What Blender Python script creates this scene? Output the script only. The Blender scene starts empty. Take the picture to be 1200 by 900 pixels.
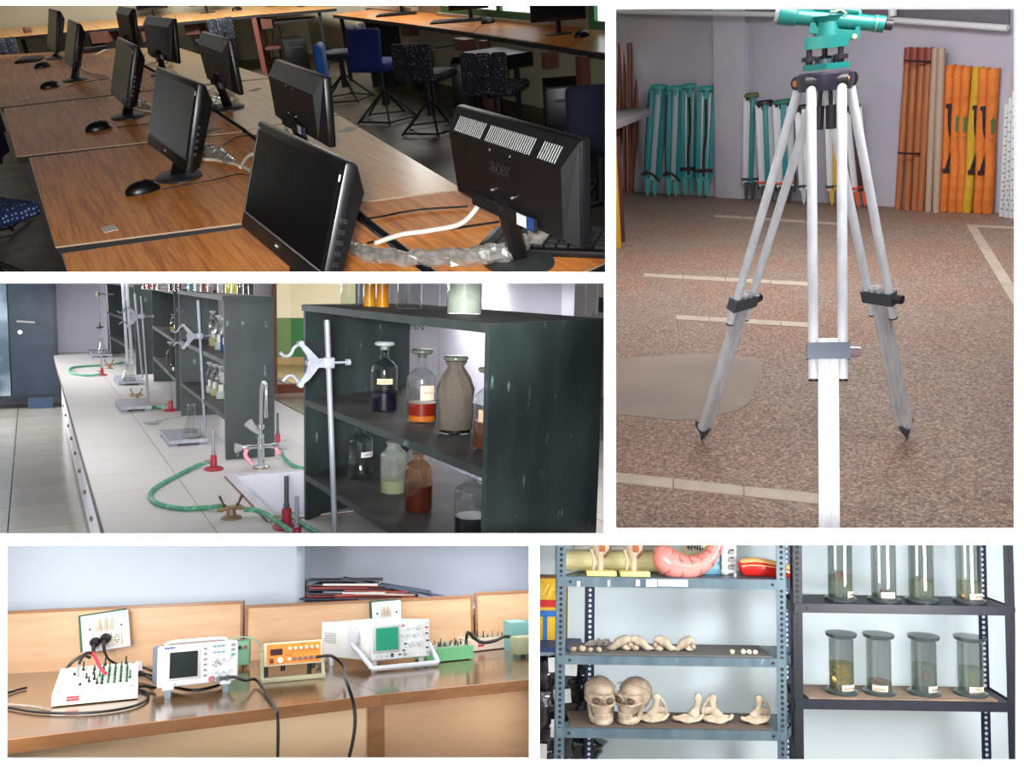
import bpy, bmesh, math, random
from mathutils import Vector, Matrix, Euler
from mathutils.noise import noise
random.seed(7)
PI = math.pi
# ---------------------------------------------------------------- camera, world, flashes, added fill lights, exposure
F, CX, CY = 1000.0, 600.0, 450.0
CAM = Vector((0, 0, 1.5))
sc = bpy.context.scene
COL = sc.collection
cd = bpy.data.cameras.new('camera'); cam = bpy.data.objects.new('camera', cd); COL.objects.link(cam)
cd.sensor_fit = 'HORIZONTAL'; cd.sensor_width = 36.0; cd.lens = 36.0 * F / 1200.0
cd.clip_start = 0.05; cd.clip_end = 200
cam.location = CAM; cam.rotation_euler = (PI / 2, 0, 0)
sc.camera = cam
sc.view_settings.view_transform = 'Standard'; sc.view_settings.look = 'None'
sc.view_settings.exposure = 0.0; sc.view_settings.gamma = 1.0
sc.view_settings.use_curve_mapping = False
w = bpy.data.worlds.new('daylight'); sc.world = w; w.use_nodes = True
w.node_tree.nodes['Background'].inputs[0].default_value = (0.93, 0.96, 1.0, 1)
w.node_tree.nodes['Background'].inputs[1].default_value = 1.12
sc.cycles.max_bounces = 8; sc.cycles.transparent_max_bounces = 24
sc.cycles.transmission_bounces = 8; sc.cycles.glossy_bounces = 4; sc.cycles.diffuse_bounces = 3
sc.cycles.caustics_reflective = False; sc.cycles.caustics_refractive = False
sc.cycles.sample_clamp_indirect = 4.0
sc.cycles.use_denoising = True

def pxdir(u, v): return Vector(((u - CX) / F, 1.0, (CY - v) / F))

class Room:
    """One room of the building: its own level floor; the viewer's eye is its local origin."""
    def __init__(s, key, vp, h2, clip):
        d = pxdir(*vp).normalized(); e = pxdir(*h2)
        z = d.cross(e).normalized()
        if z.z < 0: z = -z
        x = d.cross(z)
        s.R = Matrix((x, d, z)); s.Rt = s.R.transposed(); s.key = key; s.clip = clip
        s.M = Matrix.Translation(CAM) @ s.Rt.to_4x4(); s.obs = []
    def dl(s, u, v): return s.R @ pxdir(u, v)
    def P(s, u, v, z):
        l = s.dl(u, v); return l * (z / l.z)
    def Y(s, u, v, y):
        l = s.dl(u, v); return l * (y / l.y)
    def X(s, u, v, x):
        l = s.dl(u, v); return l * (x / l.x)
    def PL(s, u, v, p, n):
        l = s.dl(u, v); return l * (p.dot(n) / l.dot(n))
    def px(s, p):
        q = s.Rt @ Vector(p); return (CX + F * q.x / q.y, CY - F * q.z / q.y)
    def H(s, b, v):
        """height above local point b whose picture row is v"""
        q = s.Rt @ Vector(b); z = s.Rt @ Vector((0, 0, 1)); k = (CY - v) / F
        return (k * q.y - q.z) / (z.z - k * z.y)
    def sc(s, b):  # metres per pixel at b
        return (s.Rt @ Vector(b)).y / F

R1 = Room('computer', (-30, -40), (970, -124), (-330, 713, -330, 323))
R2 = Room('survey', (880, 87), (0, 171), (716, 1530, -330, 623))
R3 = Room('chemistry', (35, 318), (1035, 343), (-330, 712, 328, 630))
R4 = Room('electronics', (-68, 652), (932, 617), (-330, 624, 634, 1250))
R5 = Room('anatomy', (600, 524), (1600, 539), (629, 1530, 633, 1250))

def spot(name, loc, uv, px_r, power, size=0.05, color=(1, 1, 1), blend=0.35):
    l = bpy.data.lights.new(name, 'SPOT'); l.energy = power; l.shadow_soft_size = size; l.color = color
    l.spot_size = 2 * math.atan(px_r / F); l.spot_blend = blend
    o = bpy.data.objects.new(name, l); COL.objects.link(o); o.location = CAM + Vector(loc)
    tgt = CAM + pxdir(*uv) * 3.0
    o.rotation_euler = (tgt - o.location).to_track_quat('-Z', 'Y').to_euler()
    return o
def area(name, room, loc, aim, power, sx, sy, color=(1, 1, 1)):
    l = bpy.data.lights.new(name, 'AREA'); l.energy = power; l.shape = 'RECTANGLE'; l.size = sx; l.size_y = sy; l.color = color
    o = bpy.data.objects.new(name, l); COL.objects.link(o)
    a = room.M @ Vector(loc); b = room.M @ Vector(aim)
    o.location = a; o.rotation_euler = (b - a).to_track_quat('-Z', 'Y').to_euler()
    return o
def fill_light(name, uvd, aim, power, sx, sy, color=(1, 1, 1)):  # area fill added to brighten a room, aimed between two pixel points
    l = bpy.data.lights.new(name, 'AREA'); l.energy = power; l.shape = 'RECTANGLE'; l.size = sx; l.size_y = sy; l.color = color
    o = bpy.data.objects.new(name, l); COL.objects.link(o); a = CAM + pxdir(uvd[0], uvd[1]) * uvd[2]; b = CAM + pxdir(aim[0], aim[1]) * aim[2]
    o.location = a; o.rotation_euler = (b - a).to_track_quat('-Z', 'Y').to_euler(); return o
def top_fill(name, u, v, depth, sx, sy, power, color=(1, 1, 1)):
    """flat lamp added under a partition, edge-on and unseen"""
    l = bpy.data.lights.new(name, 'AREA'); l.energy = power; l.shape = 'RECTANGLE'; l.size = sx; l.size_y = sy; l.color = color
    o = bpy.data.objects.new(name, l); COL.objects.link(o)
    y = Vector((0, 1, (CY - v) / F)).normalized(); x = Vector((1, 0, 0)); z = x.cross(y)
    m = Matrix((x, y, z)).transposed().to_4x4(); m.translation = CAM + pxdir(u, v) * depth; o.matrix_world = m; return o
spot('flash_computer', (-.04, 0, .03), (355, 160), 430, 400, .05)
fill_light('fill_computer', (170, -170, 8.8), (200, 15, 12.5), 190, 1.4, .5)  # unseen fill added to lift the dark back wall
spot('flash_survey', (-.08, 0, .03), (955, 315), 420, 34, .02)
fill_light('fill_survey', (1000, -180, 4.5), (950, 300, 6), 96, 1.6, .6)  # this and the next are unseen fills added to even out the flash
fill_light('fill_survey', (1150, -150, 2.0), (960, 400, 3.2), 16, .7, .4)
spot('front_fill_chemistry', (-.05, 0, .0), (355, 480), 430, 110, .10)  # added front fill; this room is daylit, without a flash
fill_light('fill_chemistry', (-260, 350, 3.2), (300, 480, 5), 9, .8, .2)  # this and the next are fills added at the left, out of view
fill_light('fill_chemistry', (-200, 350, 6.4), (200, 430, 8), 60, 1.2, .3)
fill_light('fill_passage', (445, 350, 9.5), (350, 390, 12), 60, .5, .3, (1, .97, .9))  # fill hidden behind the grey cupboard, added to brighten the passage
spot('flash_electronics', (0, 0, -.04), (310, 765), 400, 62, .06)
fill_light('fill_electronics', (-180, 780, 2.2), (320, 760, 3.6), 14, .5, .3)  # side fill added out of view at the left
top_fill('top_fill_electronics', 320, 636.0, 3.1, 1.5, .9, 8)  # edge-on pair of fills added to brighten the bench from above
top_fill('top_fill_electronics', 540, 636.0, 4.0, .5, .5, 5)
fill_light('fill_electronics', (-150, 665, 3.0), (330, 670, 4.2), 7, .6, .2)  # extra unseen fill added for the back wall
top_fill('top_fill_chemistry', 180, 328.8, 3.3, 1.2, 1.4, 5)  # three edge-on fills added for the tiled bench and right wall
top_fill('top_fill_chemistry', 150, 328.8, 6.2, 1.8, 1.6, 16)
top_fill('top_fill_chemistry', 590, 328.8, 4.6, .9, 1.2, 34)
top_fill('top_fill_anatomy', 900, 634.6, 2.8, 1.5, .6, 14)  # unseen fill added over the racks, edge-on to the camera
spot('flash_anatomy', (.04, 0, -.04), (910, 762), 420, 130, .05)
fill_light('fill_anatomy', (1400, 760, 2.3), (900, 760, 3.6), 30, .5, .4)  # fill added beyond the right edge to brighten wall and jars


# ---------------------------------------------------------------- materials
def lin(c):
    if isinstance(c, (int, float)): c = (c, c, c)
    return tuple(((x / 255.0) / 12.92 if x <= 10 else (((x / 255.0) + 0.055) / 1.055) ** 2.4) for x in c) + (1.0,)
def newmat(name):
    m = bpy.data.materials.new(name); m.use_nodes = True
    nt = m.node_tree; return m, nt, nt.nodes['Principled BSDF']
_mc = {}
def M(c, rough=0.5, metal=0.0, spec=0.5, name=None, emit=0.0, alpha=1.0, coat=0.0):
    key = (c if not isinstance(c, list) else tuple(c), rough, metal, spec, emit, alpha, coat)
    if key in _mc: return _mc[key]
    m, nt, b = newmat(name or 'paint')
    b.inputs['Base Color'].default_value = lin(c); b.inputs['Roughness'].default_value = rough
    b.inputs['Metallic'].default_value = metal; b.inputs['Specular IOR Level'].default_value = spec
    b.inputs['Coat Weight'].default_value = coat
    if emit:
        b.inputs['Emission Color'].default_value = lin(c); b.inputs['Emission Strength'].default_value = emit
    b.inputs['Alpha'].default_value = alpha
    # fine wear so that no surface is perfectly even
    tc = nt.nodes.new('ShaderNodeTexCoord'); n = nt.nodes.new('ShaderNodeTexNoise'); n.inputs['Scale'].default_value = 23
    n.inputs['Detail'].default_value = 3
    nt.links.new(tc.outputs['Object'], n.inputs['Vector'])
    mr = nt.nodes.new('ShaderNodeMapRange'); mr.inputs[3].default_value = max(0.0, rough - .06); mr.inputs[4].default_value = min(1.0, rough + .08)
    nt.links.new(n.outputs['Fac'], mr.inputs[0])
    if rough > .3: nt.links.new(mr.outputs[0], b.inputs['Roughness'])
    _mc[key] = m; return m
def noisy(name, c1, c2, scale=6.0, stretch=(1, 1, 1), rough=0.5, detail=5, bump=0.0, lo=0.35, hi=0.65, spec=0.5, c3=None, s3=40.0, t3=0.66, metal=0.0, coat=0.0, rot=0.0, dist=0.0):
    """two colours mixed by stretched noise, optional third colour as sparse marks"""
    m, nt, b = newmat(name); N = nt.nodes; L = nt.links
    tc = N.new('ShaderNodeTexCoord'); mp = N.new('ShaderNodeMapping'); mp.inputs['Scale'].default_value = stretch
    mp.inputs['Rotation'].default_value = (0, 0, rot)
    L.new(tc.outputs['Object'], mp.inputs['Vector'])
    n = N.new('ShaderNodeTexNoise'); n.inputs['Scale'].default_value = scale; n.inputs['Detail'].default_value = detail
    n.inputs['Distortion'].default_value = dist
    L.new(mp.outputs[0], n.inputs['Vector'])
    r = N.new('ShaderNodeValToRGB'); r.color_ramp.elements[0].position = lo; r.color_ramp.elements[1].position = hi
    r.color_ramp.elements[0].color = lin(c1); r.color_ramp.elements[1].color = lin(c2)
    L.new(n.outputs['Fac'], r.inputs[0]); out = r.outputs[0]
    if c3 is not None:
        n2 = N.new('ShaderNodeTexNoise'); n2.inputs['Scale'].default_value = s3; n2.inputs['Detail'].default_value = 4
        L.new(mp.outputs[0], n2.inputs['Vector'])
        r2 = N.new('ShaderNodeValToRGB'); r2.color_ramp.elements[0].position = t3; r2.color_ramp.elements[1].position = t3 + .06
        L.new(n2.outputs['Fac'], r2.inputs[0])
        mx = N.new('ShaderNodeMix'); mx.data_type = 'RGBA'; L.new(r2.outputs[0], mx.inputs[0]); L.new(out, mx.inputs[6]); mx.inputs[7].default_value = lin(c3)
        out = mx.outputs[2]
    L.new(out, b.inputs['Base Color']); b.inputs['Roughness'].default_value = rough; b.inputs['Specular IOR Level'].default_value = spec
    b.inputs['Metallic'].default_value = metal; b.inputs['Coat Weight'].default_value = coat; b.inputs['Coat Roughness'].default_value = .12
    if bump:
        bp = N.new('ShaderNodeBump'); bp.inputs['Strength'].default_value = bump; bp.inputs['Distance'].default_value = .004
        L.new(n.outputs['Fac'], bp.inputs['Height']); L.new(bp.outputs[0], b.inputs['Normal'])
    return m
def wood(name, c1, c2, axis='Y', scale=9.0, rough=0.28, coat=0.3, ratio=14.0, dist=1.2, rings=.5, c3=None, spec=.5):
    """laminate with dark grain lines running along one local axis"""
    m, nt, b = newmat(name); N = nt.nodes; L = nt.links
    tc = N.new('ShaderNodeTexCoord'); mp = N.new('ShaderNodeMapping')
    mp.inputs['Scale'].default_value = {'X': (1 / ratio, 1, 1), 'Y': (1, 1 / ratio, 1), 'Z': (1, 1, 1 / ratio)}[axis]
    L.new(tc.outputs['Object'], mp.inputs['Vector'])
    n = N.new('ShaderNodeTexNoise'); n.inputs['Scale'].default_value = scale; n.inputs['Detail'].default_value = 6; n.inputs['Distortion'].default_value = dist
    n.inputs['Roughness'].default_value = .7
    L.new(mp.outputs[0], n.inputs['Vector'])
    n2 = N.new('ShaderNodeTexNoise'); n2.inputs['Scale'].default_value = scale * 6; n2.inputs['Detail'].default_value = 3
    L.new(mp.outputs[0], n2.inputs['Vector'])
    mth = N.new('ShaderNodeMath'); mth.operation = 'MULTIPLY_ADD'; mth.inputs[1].default_value = rings; L.new(n2.outputs['Fac'], mth.inputs[0])
    sb = N.new('ShaderNodeMath'); sb.operation = 'SUBTRACT'; L.new(n.outputs['Fac'], sb.inputs[0]); sb.inputs[1].default_value = rings / 2
    L.new(sb.outputs[0], mth.inputs[2])
    r = N.new('ShaderNodeValToRGB'); r.color_ramp.elements[0].position = .36; r.color_ramp.elements[1].position = .58
    r.color_ramp.elements[0].color = lin(c1); r.color_ramp.elements[1].color = lin(c2)
    L.new(mth.outputs[0], r.inputs[0]); L.new(r.outputs[0], b.inputs['Base Color'])
    b.inputs['Roughness'].default_value = rough; b.inputs['Coat Weight'].default_value = coat; b.inputs['Coat Roughness'].default_value = .15; b.inputs['Specular IOR Level'].default_value = spec
    return m
def glass(name, tint=(235, 242, 240), base=0.06, edge=0.75, rough=0.02, haze=0.0, hazec=(220, 220, 215)):
    """clear sheet glass: see-through in the middle, brighter and darker at grazing angles"""
    m = bpy.data.materials.new(name); m.use_nodes = True; nt = m.node_tree; N = nt.nodes; L = nt.links
    N.remove(N['Principled BSDF']); out = N['Material Output']
    t = N.new('ShaderNodeBsdfTransparent'); t.inputs[0].default_value = lin(tint)
    g = N.new('ShaderNodeBsdfGlossy'); g.inputs['Roughness'].default_value = rough; g.inputs[0].default_value = (1, 1, 1, 1)
    lw = N.new('ShaderNodeLayerWeight'); lw.inputs[0].default_value = .35
    mr = N.new('ShaderNodeMapRange'); mr.inputs[3].default_value = base; mr.inputs[4].default_value = edge
    pw = N.new('ShaderNodeMath'); pw.operation = 'POWER'; pw.inputs[1].default_value = 2.2
    L.new(lw.outputs['Facing'], pw.inputs[0]); L.new(pw.outputs[0], mr.inputs[0])
    mx = N.new('ShaderNodeMixShader'); L.new(mr.outputs[0], mx.inputs[0]); L.new(t.outputs[0], mx.inputs[1]); L.new(g.outputs[0], mx.inputs[2])
    last = mx.outputs[0]
    if haze:
        d = N.new('ShaderNodeBsdfDiffuse'); d.inputs[0].default_value = lin(hazec)
        tc = N.new('ShaderNodeTexCoord'); nz = N.new('ShaderNodeTexNoise'); nz.inputs['Scale'].default_value = 30; L.new(tc.outputs['Object'], nz.inputs['Vector'])
        mh = N.new('ShaderNodeMath'); mh.operation = 'MULTIPLY'; mh.inputs[1].default_value = haze * 2; L.new(nz.outputs['Fac'], mh.inputs[0])
        m2 = N.new('ShaderNodeMixShader'); L.new(mh.outputs[0], m2.inputs[0]); L.new(last, m2.inputs[1]); L.new(d.outputs[0], m2.inputs[2]); last = m2.outputs[0]
    L.new(last, out.inputs['Surface']); return m
def liquid(name, c, dens=0.6):
    m = bpy.data.materials.new(name); m.use_nodes = True; nt = m.node_tree; N = nt.nodes; L = nt.links
    b = N['Principled BSDF']; out = N['Material Output']
    b.inputs['Base Color'].default_value = lin(c); b.inputs['Roughness'].default_value = .3; b.inputs['Specular IOR Level'].default_value = .25
    t = N.new('ShaderNodeBsdfTransparent'); t.inputs[0].default_value = lin(c)
    mx = N.new('ShaderNodeMixShader'); mx.inputs[0].default_value = dens
    L.new(t.outputs[0], mx.inputs[1]); L.new(b.outputs[0], mx.inputs[2]); L.new(mx.outputs[0], out.inputs['Surface']); return m

# ---------------------------------------------------------------- mesh helpers
class G:
    def __init__(s): s.b = bmesh.new(); s.T = Matrix.Identity(4)
    def _v(s, p): return s.b.verts.new(s.T @ Vector(p))
    def face(s, pts): return s.b.faces.new([s._v(p) for p in pts])
    def hexa(s, c):  # 8 corners: bottom ring then top ring
        v = [s._v(p) for p in c]
        for f in ((3, 2, 1, 0), (4, 5, 6, 7), (0, 1, 5, 4), (1, 2, 6, 5), (2, 3, 7, 6), (3, 0, 4, 7)): s.b.faces.new([v[i] for i in f])
        return s
    def box(s, x0, x1, y0, y1, z0, z1):
        return s.hexa([(x0, y0, z0), (x1, y0, z0), (x1, y1, z0), (x0, y1, z0), (x0, y0, z1), (x1, y0, z1), (x1, y1, z1), (x0, y1, z1)])
    def rbox(s, c, size, rot=(0, 0, 0), bev=0.0, seg=2):
        m = Matrix.Translation(c) @ Euler(rot).to_matrix().to_4x4()
        h = [x / 2 for x in size]
        g = bmesh.new(); r = bmesh.ops.create_cube(g, size=1.0)
        for v in g.verts: v.co = Vector((v.co.x * size[0], v.co.y * size[1], v.co.z * size[2]))
        if bev: bmesh.ops.bevel(g, geom=list(g.edges), offset=bev, segments=seg, profile=.5, affect='EDGES')
        s._merge(g, m); return s
    def _merge(s, g, m=Matrix.Identity(4)):
        mm = s.T @ m; mp = {}
        for v in g.verts: mp[v] = s.b.verts.new(mm @ v.co)
        for f in g.faces:
            try: s.b.faces.new([mp[v] for v in f.verts])
            except ValueError: pass
        g.free()
    def ring(s, c, ax, up, r, n): 
        return [c + (up * math.cos(2 * PI * i / n) + ax.cross(up) * math.sin(2 * PI * i / n)) * r for i in range(n)]
    def tube(s, pts, r, n=8, cap=True, rr=None):
        pts = [Vector(p) for p in pts]; k = len(pts); rings = []
        up = None
        for i, p in enumerate(pts):
            t = (pts[min(i + 1, k - 1)] - pts[max(i - 1, 0)]).normalized()
            if up is None:
                up = Vector((0, 0, 1)) if abs(t.z) < .9 else Vector((1, 0, 0))
            up = (up - t * up.dot(t)).normalized()
            rad = rr[i] if rr else r
            rings.append([s._v(q) for q in s.ring(p, t, up, rad, n)])
        for a, b in zip(rings, rings[1:]):
            for i in range(n): s.b.faces.new((a[i], a[(i + 1) % n], b[(i + 1) % n], b[i]))
        if cap: s.b.faces.new(rings[0][::-1]); s.b.faces.new(rings[-1])
        return s
    def cyl(s, p0, p1, r0, r1=None, n=16):
        return s.tube([p0, p1], r0, n, True, [r0, r0 if r1 is None else r1])
    def lathe(s, prof, c=(0, 0, 0), n=24, sx=1.0, sy=1.0, cap=True):
        c = Vector(c); rings = []
        for r, z in prof: rings.append([s._v(c + Vector((r * sx * math.cos(2 * PI * i / n), r * sy * math.sin(2 * PI * i / n), z))) for i in range(n)])
        for a, b in zip(rings, rings[1:]):
            for i in range(n): s.b.faces.new((a[i], a[(i + 1) % n], b[(i + 1) % n], b[i]))
        if cap:
            if prof[0][0] > 1e-5: s.b.faces.new(rings[0][::-1])
            if prof[-1][0] > 1e-5: s.b.faces.new(rings[-1])
        return s
    def prism(s, poly, d, o=(0, 0, 0), ax=(1, 0, 0), ay=(0, 0, 1)):
        """poly in the ax/ay plane at o, extruded by vector d"""
        o, ax, ay, d = Vector(o), Vector(ax), Vector(ay), Vector(d)
        a = [s._v(o + ax * x + ay * y) for x, y in poly]; b = [s._v(o + ax * x + ay * y + d) for x, y in poly]
        s.b.faces.new(a[::-1]); s.b.faces.new(b); n = len(a)
        for i in range(n): s.b.faces.new((a[i], a[(i + 1) % n], b[(i + 1) % n], b[i]))
        return s
    def slab(s, top, th):
        """top: list of Vectors (a level polygon); thickness downwards"""
        a = [s._v(p) for p in top]; b = [s._v(Vector(p) - Vector((0, 0, th))) for p in top]
        s.b.faces.new(a); s.b.faces.new(b[::-1]); n = len(a)
        for i in range(n): s.b.faces.new((a[i], b[i], b[(i + 1) % n], a[(i + 1) % n]))
        return s
    def ball(s, c, r, u=12, v=8, sc_=(1, 1, 1)):
        g = bmesh.new(); bmesh.ops.create_uvsphere(g, u_segments=u, v_segments=v, radius=1.0)
        s._merge(g, Matrix.Translation(c) @ Matrix.Diagonal((r * sc_[0], r * sc_[1], r * sc_[2], 1))); return s
    def bevel(s, w, seg=2):
        bmesh.ops.bevel(s.b, geom=[e for e in s.b.edges if len(e.link_faces) == 2 and e.calc_face_angle(0) > .6], offset=w, segments=seg, profile=.5, affect='EDGES'); return s
    def mesh(s, name, mat, smooth=35):
        bmesh.ops.recalc_face_normals(s.b, faces=list(s.b.faces))
        me = bpy.data.meshes.new(name)
        if smooth:
            a = math.radians(smooth)
            for e in s.b.edges:
                if len(e.link_faces) == 2 and e.calc_face_angle(0) > a: e.smooth = False
            for f in s.b.faces: f.smooth = True
        s.b.to_mesh(me); s.b.free(); me.materials.append(mat); return me

def link(name, me, parent=None, room=None, M4=None):
    o = bpy.data.objects.new(name, me); COL.objects.link(o)
    if parent is not None:
        o.parent = parent
        if M4 is not None: o.matrix_local = M4
    elif room is not None:
        o.matrix_world = room.M @ (M4 or Matrix.Identity(4)); room.obs.append(o)
    return o
def TR(loc, rz=0.0, rx=0.0, ry=0.0): return Matrix.Translation(loc) @ Euler((rx, ry, rz)).to_matrix().to_4x4()
def thing(room, name, label, cat, loc=(0, 0, 0), rz=0.0, group=None, rx=0.0, ry=0.0):
    o = link(name, None, None, room, TR(loc, rz, rx, ry)); o.empty_display_size = .05
    o['label'] = label; o['category'] = cat
    if group: o['group'] = group
    return o
def part(name, g, mat, t, M4=None, smooth=35, label=None, stuff=False):
    o = link(name, g.mesh(name, mat, smooth) if isinstance(g, G) else g, t, None, M4)
    if label: o['label'] = label
    if stuff: o['kind'] = 'stuff'
    return o
def single(room, name, g, mat, label, cat, group=None, loc=(0, 0, 0), rz=0.0, smooth=35, rx=0, ry=0):
    o = link(name, g.mesh(name, mat, smooth) if isinstance(g, G) else g, None, room, TR(loc, rz, rx, ry))
    o['label'] = label; o['category'] = cat
    if group: o['group'] = group
    return o
def struct(room, name, g, mat, smooth=0, label=None):
    o = link(name, g.mesh(name, mat, smooth), None, room); o['kind'] = 'structure'
    if label: o['label'] = label
    return o
def copy_thing(src, room, M4, label, group=None):
    def cp(o, parent):
        c = o.copy(); COL.objects.link(c)
        if parent is not None: c.parent = parent; c.matrix_parent_inverse = o.matrix_parent_inverse.copy(); c.matrix_local = o.matrix_local.copy()
        for ch in [x for x in kids.get(o, [])]: cp(ch, c)
        return c
    kids = {}
    for x in COL.objects:
        if x.parent: kids.setdefault(x.parent, []).append(x)
    c = cp(src, None); c.matrix_world = room.M @ M4; room.obs.append(c)
    c['label'] = label
    if group: c['group'] = group
    return c
def smoothpath(pts, n=6):
    """Catmull-Rom through points"""
    p = [Vector(q) for q in pts]; p = [p[0] * 2 - p[1]] + p + [p[-1] * 2 - p[-2]]; out = []
    for i in range(1, len(p) - 2):
        for k in range(n):
            t = k / n; a, b, c, d = p[i - 1], p[i], p[i + 1], p[i + 2]
            out.append(.5 * ((2 * b) + (c - a) * t + (2 * a - 5 * b + 4 * c - d) * t * t + (3 * b - a - 3 * c + d) * t ** 3))
    out.append(p[-2]); return out
_font = {}
def text(body, size, mat, parent, M4, name='lettering', th=0.0006, font=None, align='CENTER', bold=0.0):
    cu = bpy.data.curves.new('t', 'FONT'); cu.body = body; cu.size = size; cu.align_x = align; cu.align_y = 'CENTER'; cu.extrude = th; cu.offset = bold
    cu.resolution_u = 2
    o = bpy.data.objects.new('t', cu); COL.objects.link(o)
    dg = bpy.context.evaluated_depsgraph_get(); dg.update()
    me = bpy.data.meshes.new_from_object(o.evaluated_get(dg)); bpy.data.objects.remove(o); bpy.data.curves.remove(cu)
    me.materials.clear(); me.materials.append(mat)
    q = link(name, me, parent, None, M4); return q
def quadlocal(pts): return [Vector(p) for p in pts]

# ---------------------------------------------------------------- the white front wall of the five rooms
white = noisy('white board', (247, 247, 247), (250, 250, 250), 3, rough=.9, spec=.1)
DF = 1.3
def mat_board(name, outer, inner, dz, th, label):
    """a flat white board with one rectangular opening (pixel rectangles at the wall's distance)"""
    def q(u, v, d): return pxdir(u, v) * DF + Vector((0, d, 0)) + CAM
    g = G(); x0, x1, y0, y1 = outer; a0, a1, b0, b1 = inner
    for d in (0,):
        O = [(x0, y0), (x1, y0), (x1, y1), (x0, y1)]; I = [(a0, b0), (a1, b0), (a1, b1), (a0, b1)]
        of = [g._v(q(u, v, dz)) for u, v in O]; ob = [g._v(q(u, v, dz + th)) for u, v in O]
        jf = [g._v(q(u, v, dz)) for u, v in I]; jb = [g._v(q(u, v, dz + th)) for u, v in I]
        for i in range(4):
            k = (i + 1) % 4
            g.b.faces.new((of[i], of[k], jf[k], jf[i])); g.b.faces.new((ob[k], ob[i], jb[i], jb[k]))
            g.b.faces.new((of[k], of[i], ob[i], ob[k])); g.b.faces.new((jf[i], jf[k], jb[k], jb[i]))
    o = link(name, g.mesh(name, white, 0)); o['kind'] = 'structure'; o['label'] = label
    return o
mat_board('wall_front', (-340, 713.5, -340, 327), (-40, 710, 3, 319), .000, .010, 'white surround of the computer room opening')
mat_board('wall_front', (-340, 719.5, 321, 630), (-40, 708.5, 331, 626.5), .003, .010, 'white surround of the chemistry room opening')
mat_board('wall_front', (-340, 627, 627.3, 1260), (7, 620, 639, 889), -.004, .008, 'white surround of the electronics room opening')
mat_board('wall_front', (711.5, 1540, -340, 627), (721, 1188, 11, 618.5), -.008, .008, 'white surround of the surveying room opening')
mat_board('wall_front', (622, 1540, 626.5, 1260), (632, 1189, 637, 889), -.012, .010, 'white surround of the anatomy room opening')
def divider(name, a, b, perp, far, mat=white):
    """partition wall between two neighbouring rooms, running back from the front wall"""
    (u0, v0), (u1, v1) = a, b; g = G(); c = []
    for d in (DF + .012, far):
        t = 1.0
        for (u, v, s) in ((u0, v0, -1), (u1, v1, -1), (u1, v1, 1), (u0, v0, 1)):
            c.append(pxdir(u + perp[0] * s * t, v + perp[1] * s * t) * d + CAM)
    g.hexa(c); o = link(name, g.mesh(name, mat, 0)); o['kind'] = 'structure'; return o
divider('wall_middle', (714.5, -335), (714.5, 624), (1, 0), 9.0)
divider('wall_middle', (-335, 325.5), (713, 325.5), (0, 1), 9.0)
divider('wall_middle', (-335, 632), (1535, 632), (0, .8), 9.0)
divider('wall_middle', (626.5, 633), (626.5, 1255), (1, 0), 6.0)

shell = noisy('added outer shell', (150, 146, 138), (158, 154, 146), 3, rough=.9)  # unseen shell round all rooms, added to keep world light out
divider('wall_left', (-335, -335), (-335, 1255), (1, 0), 12.0, shell)
divider('ceiling', (-335, -335), (1535, -335), (0, 1), 12.0, shell)
divider('wall_right', (1535, -335), (1535, 1255), (1, 0), 9.0, shell)
divider('floor', (-335, 1255), (1535, 1255), (0, 1), 6.0, shell)
chrome = M((200, 200, 204), .2, .9, name='plated metal')

# ================================================================ room one: computer laboratory
ZT = -0.82; ZF = ZT - 0.74
r = R1
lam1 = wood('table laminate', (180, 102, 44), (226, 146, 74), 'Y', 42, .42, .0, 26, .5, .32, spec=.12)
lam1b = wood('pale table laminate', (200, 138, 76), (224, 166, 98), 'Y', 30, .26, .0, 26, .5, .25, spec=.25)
blk = M((9, 9, 11), .36, name='black plastic'); blk2 = M((12, 12, 13), .42, name='matt black plastic')
scr = M((7, 7, 9), .22, spec=.12, name='dark screen'); dark = M((20, 19, 20), .6, name='dark steel')
rimw = M((170, 150, 126), .6, name='worn edge'); whp = M((225, 222, 212), .5, name='white plastic')
beige = noisy('beige wall', (166, 158, 132), (176, 168, 142), 2, rough=.85)
greyw = noisy('grey wall', (150, 152, 142), (160, 162, 152), 2, rough=.85)
floor1 = noisy('dark floor', (58, 52, 44), (92, 82, 68), 5, rough=.45, detail=6, lo=.4, hi=.62)
# setting
A = r.P(0, 33, ZT); B = r.P(330, 3.5, ZT); nrm = Vector((-(B - A).y, (B - A).x, 0)).normalized()
if nrm.y < 0: nrm = -nrm
off = nrm * .02; dAB = (B - A).normalized()
# corner with the window wall
C0 = r.P(436, 9, ZT); C1 = r.P(708, 35, ZT); dW = (C1 - C0).normalized(); nW = Vector((dW.y, -dW.x, 0))
if nW.x < 0: nW = -nW
def isect(p, d, q, e):
    den = d.x * e.y - d.y * e.x; t = ((q.x - p.x) * e.y - (q.y - p.y) * e.x) / den; return p + d * t
COR = isect(A + off, dAB, C0 + nW * .02, dW)
L0 = A + off - dAB * 3.0; Rr = C1 + nW * .02 + dW * 3.0
def wallq(room, name, a, b, n, z0, z1, mat, th=.06):
    g = G(); a0 = Vector((a.x, a.y, 0)); b0 = Vector((b.x, b.y, 0)); t = n * th
    g.hexa([a0 + Vector((0, 0, z0)), b0 + Vector((0, 0, z0)), b0 + t + Vector((0, 0, z0)), a0 + t + Vector((0, 0, z0)),
            a0 + Vector((0, 0, z1)), b0 + Vector((0, 0, z1)), b0 + t + Vector((0, 0, z1)), a0 + t + Vector((0, 0, z1))])
    return struct(room, name, g, mat)
wallq(r, 'wall_back', L0, COR, nrm, ZF, 1.2, beige)
wallq(r, 'wall_right', COR, Rr, nW, ZF, 1.2, beige)
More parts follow.
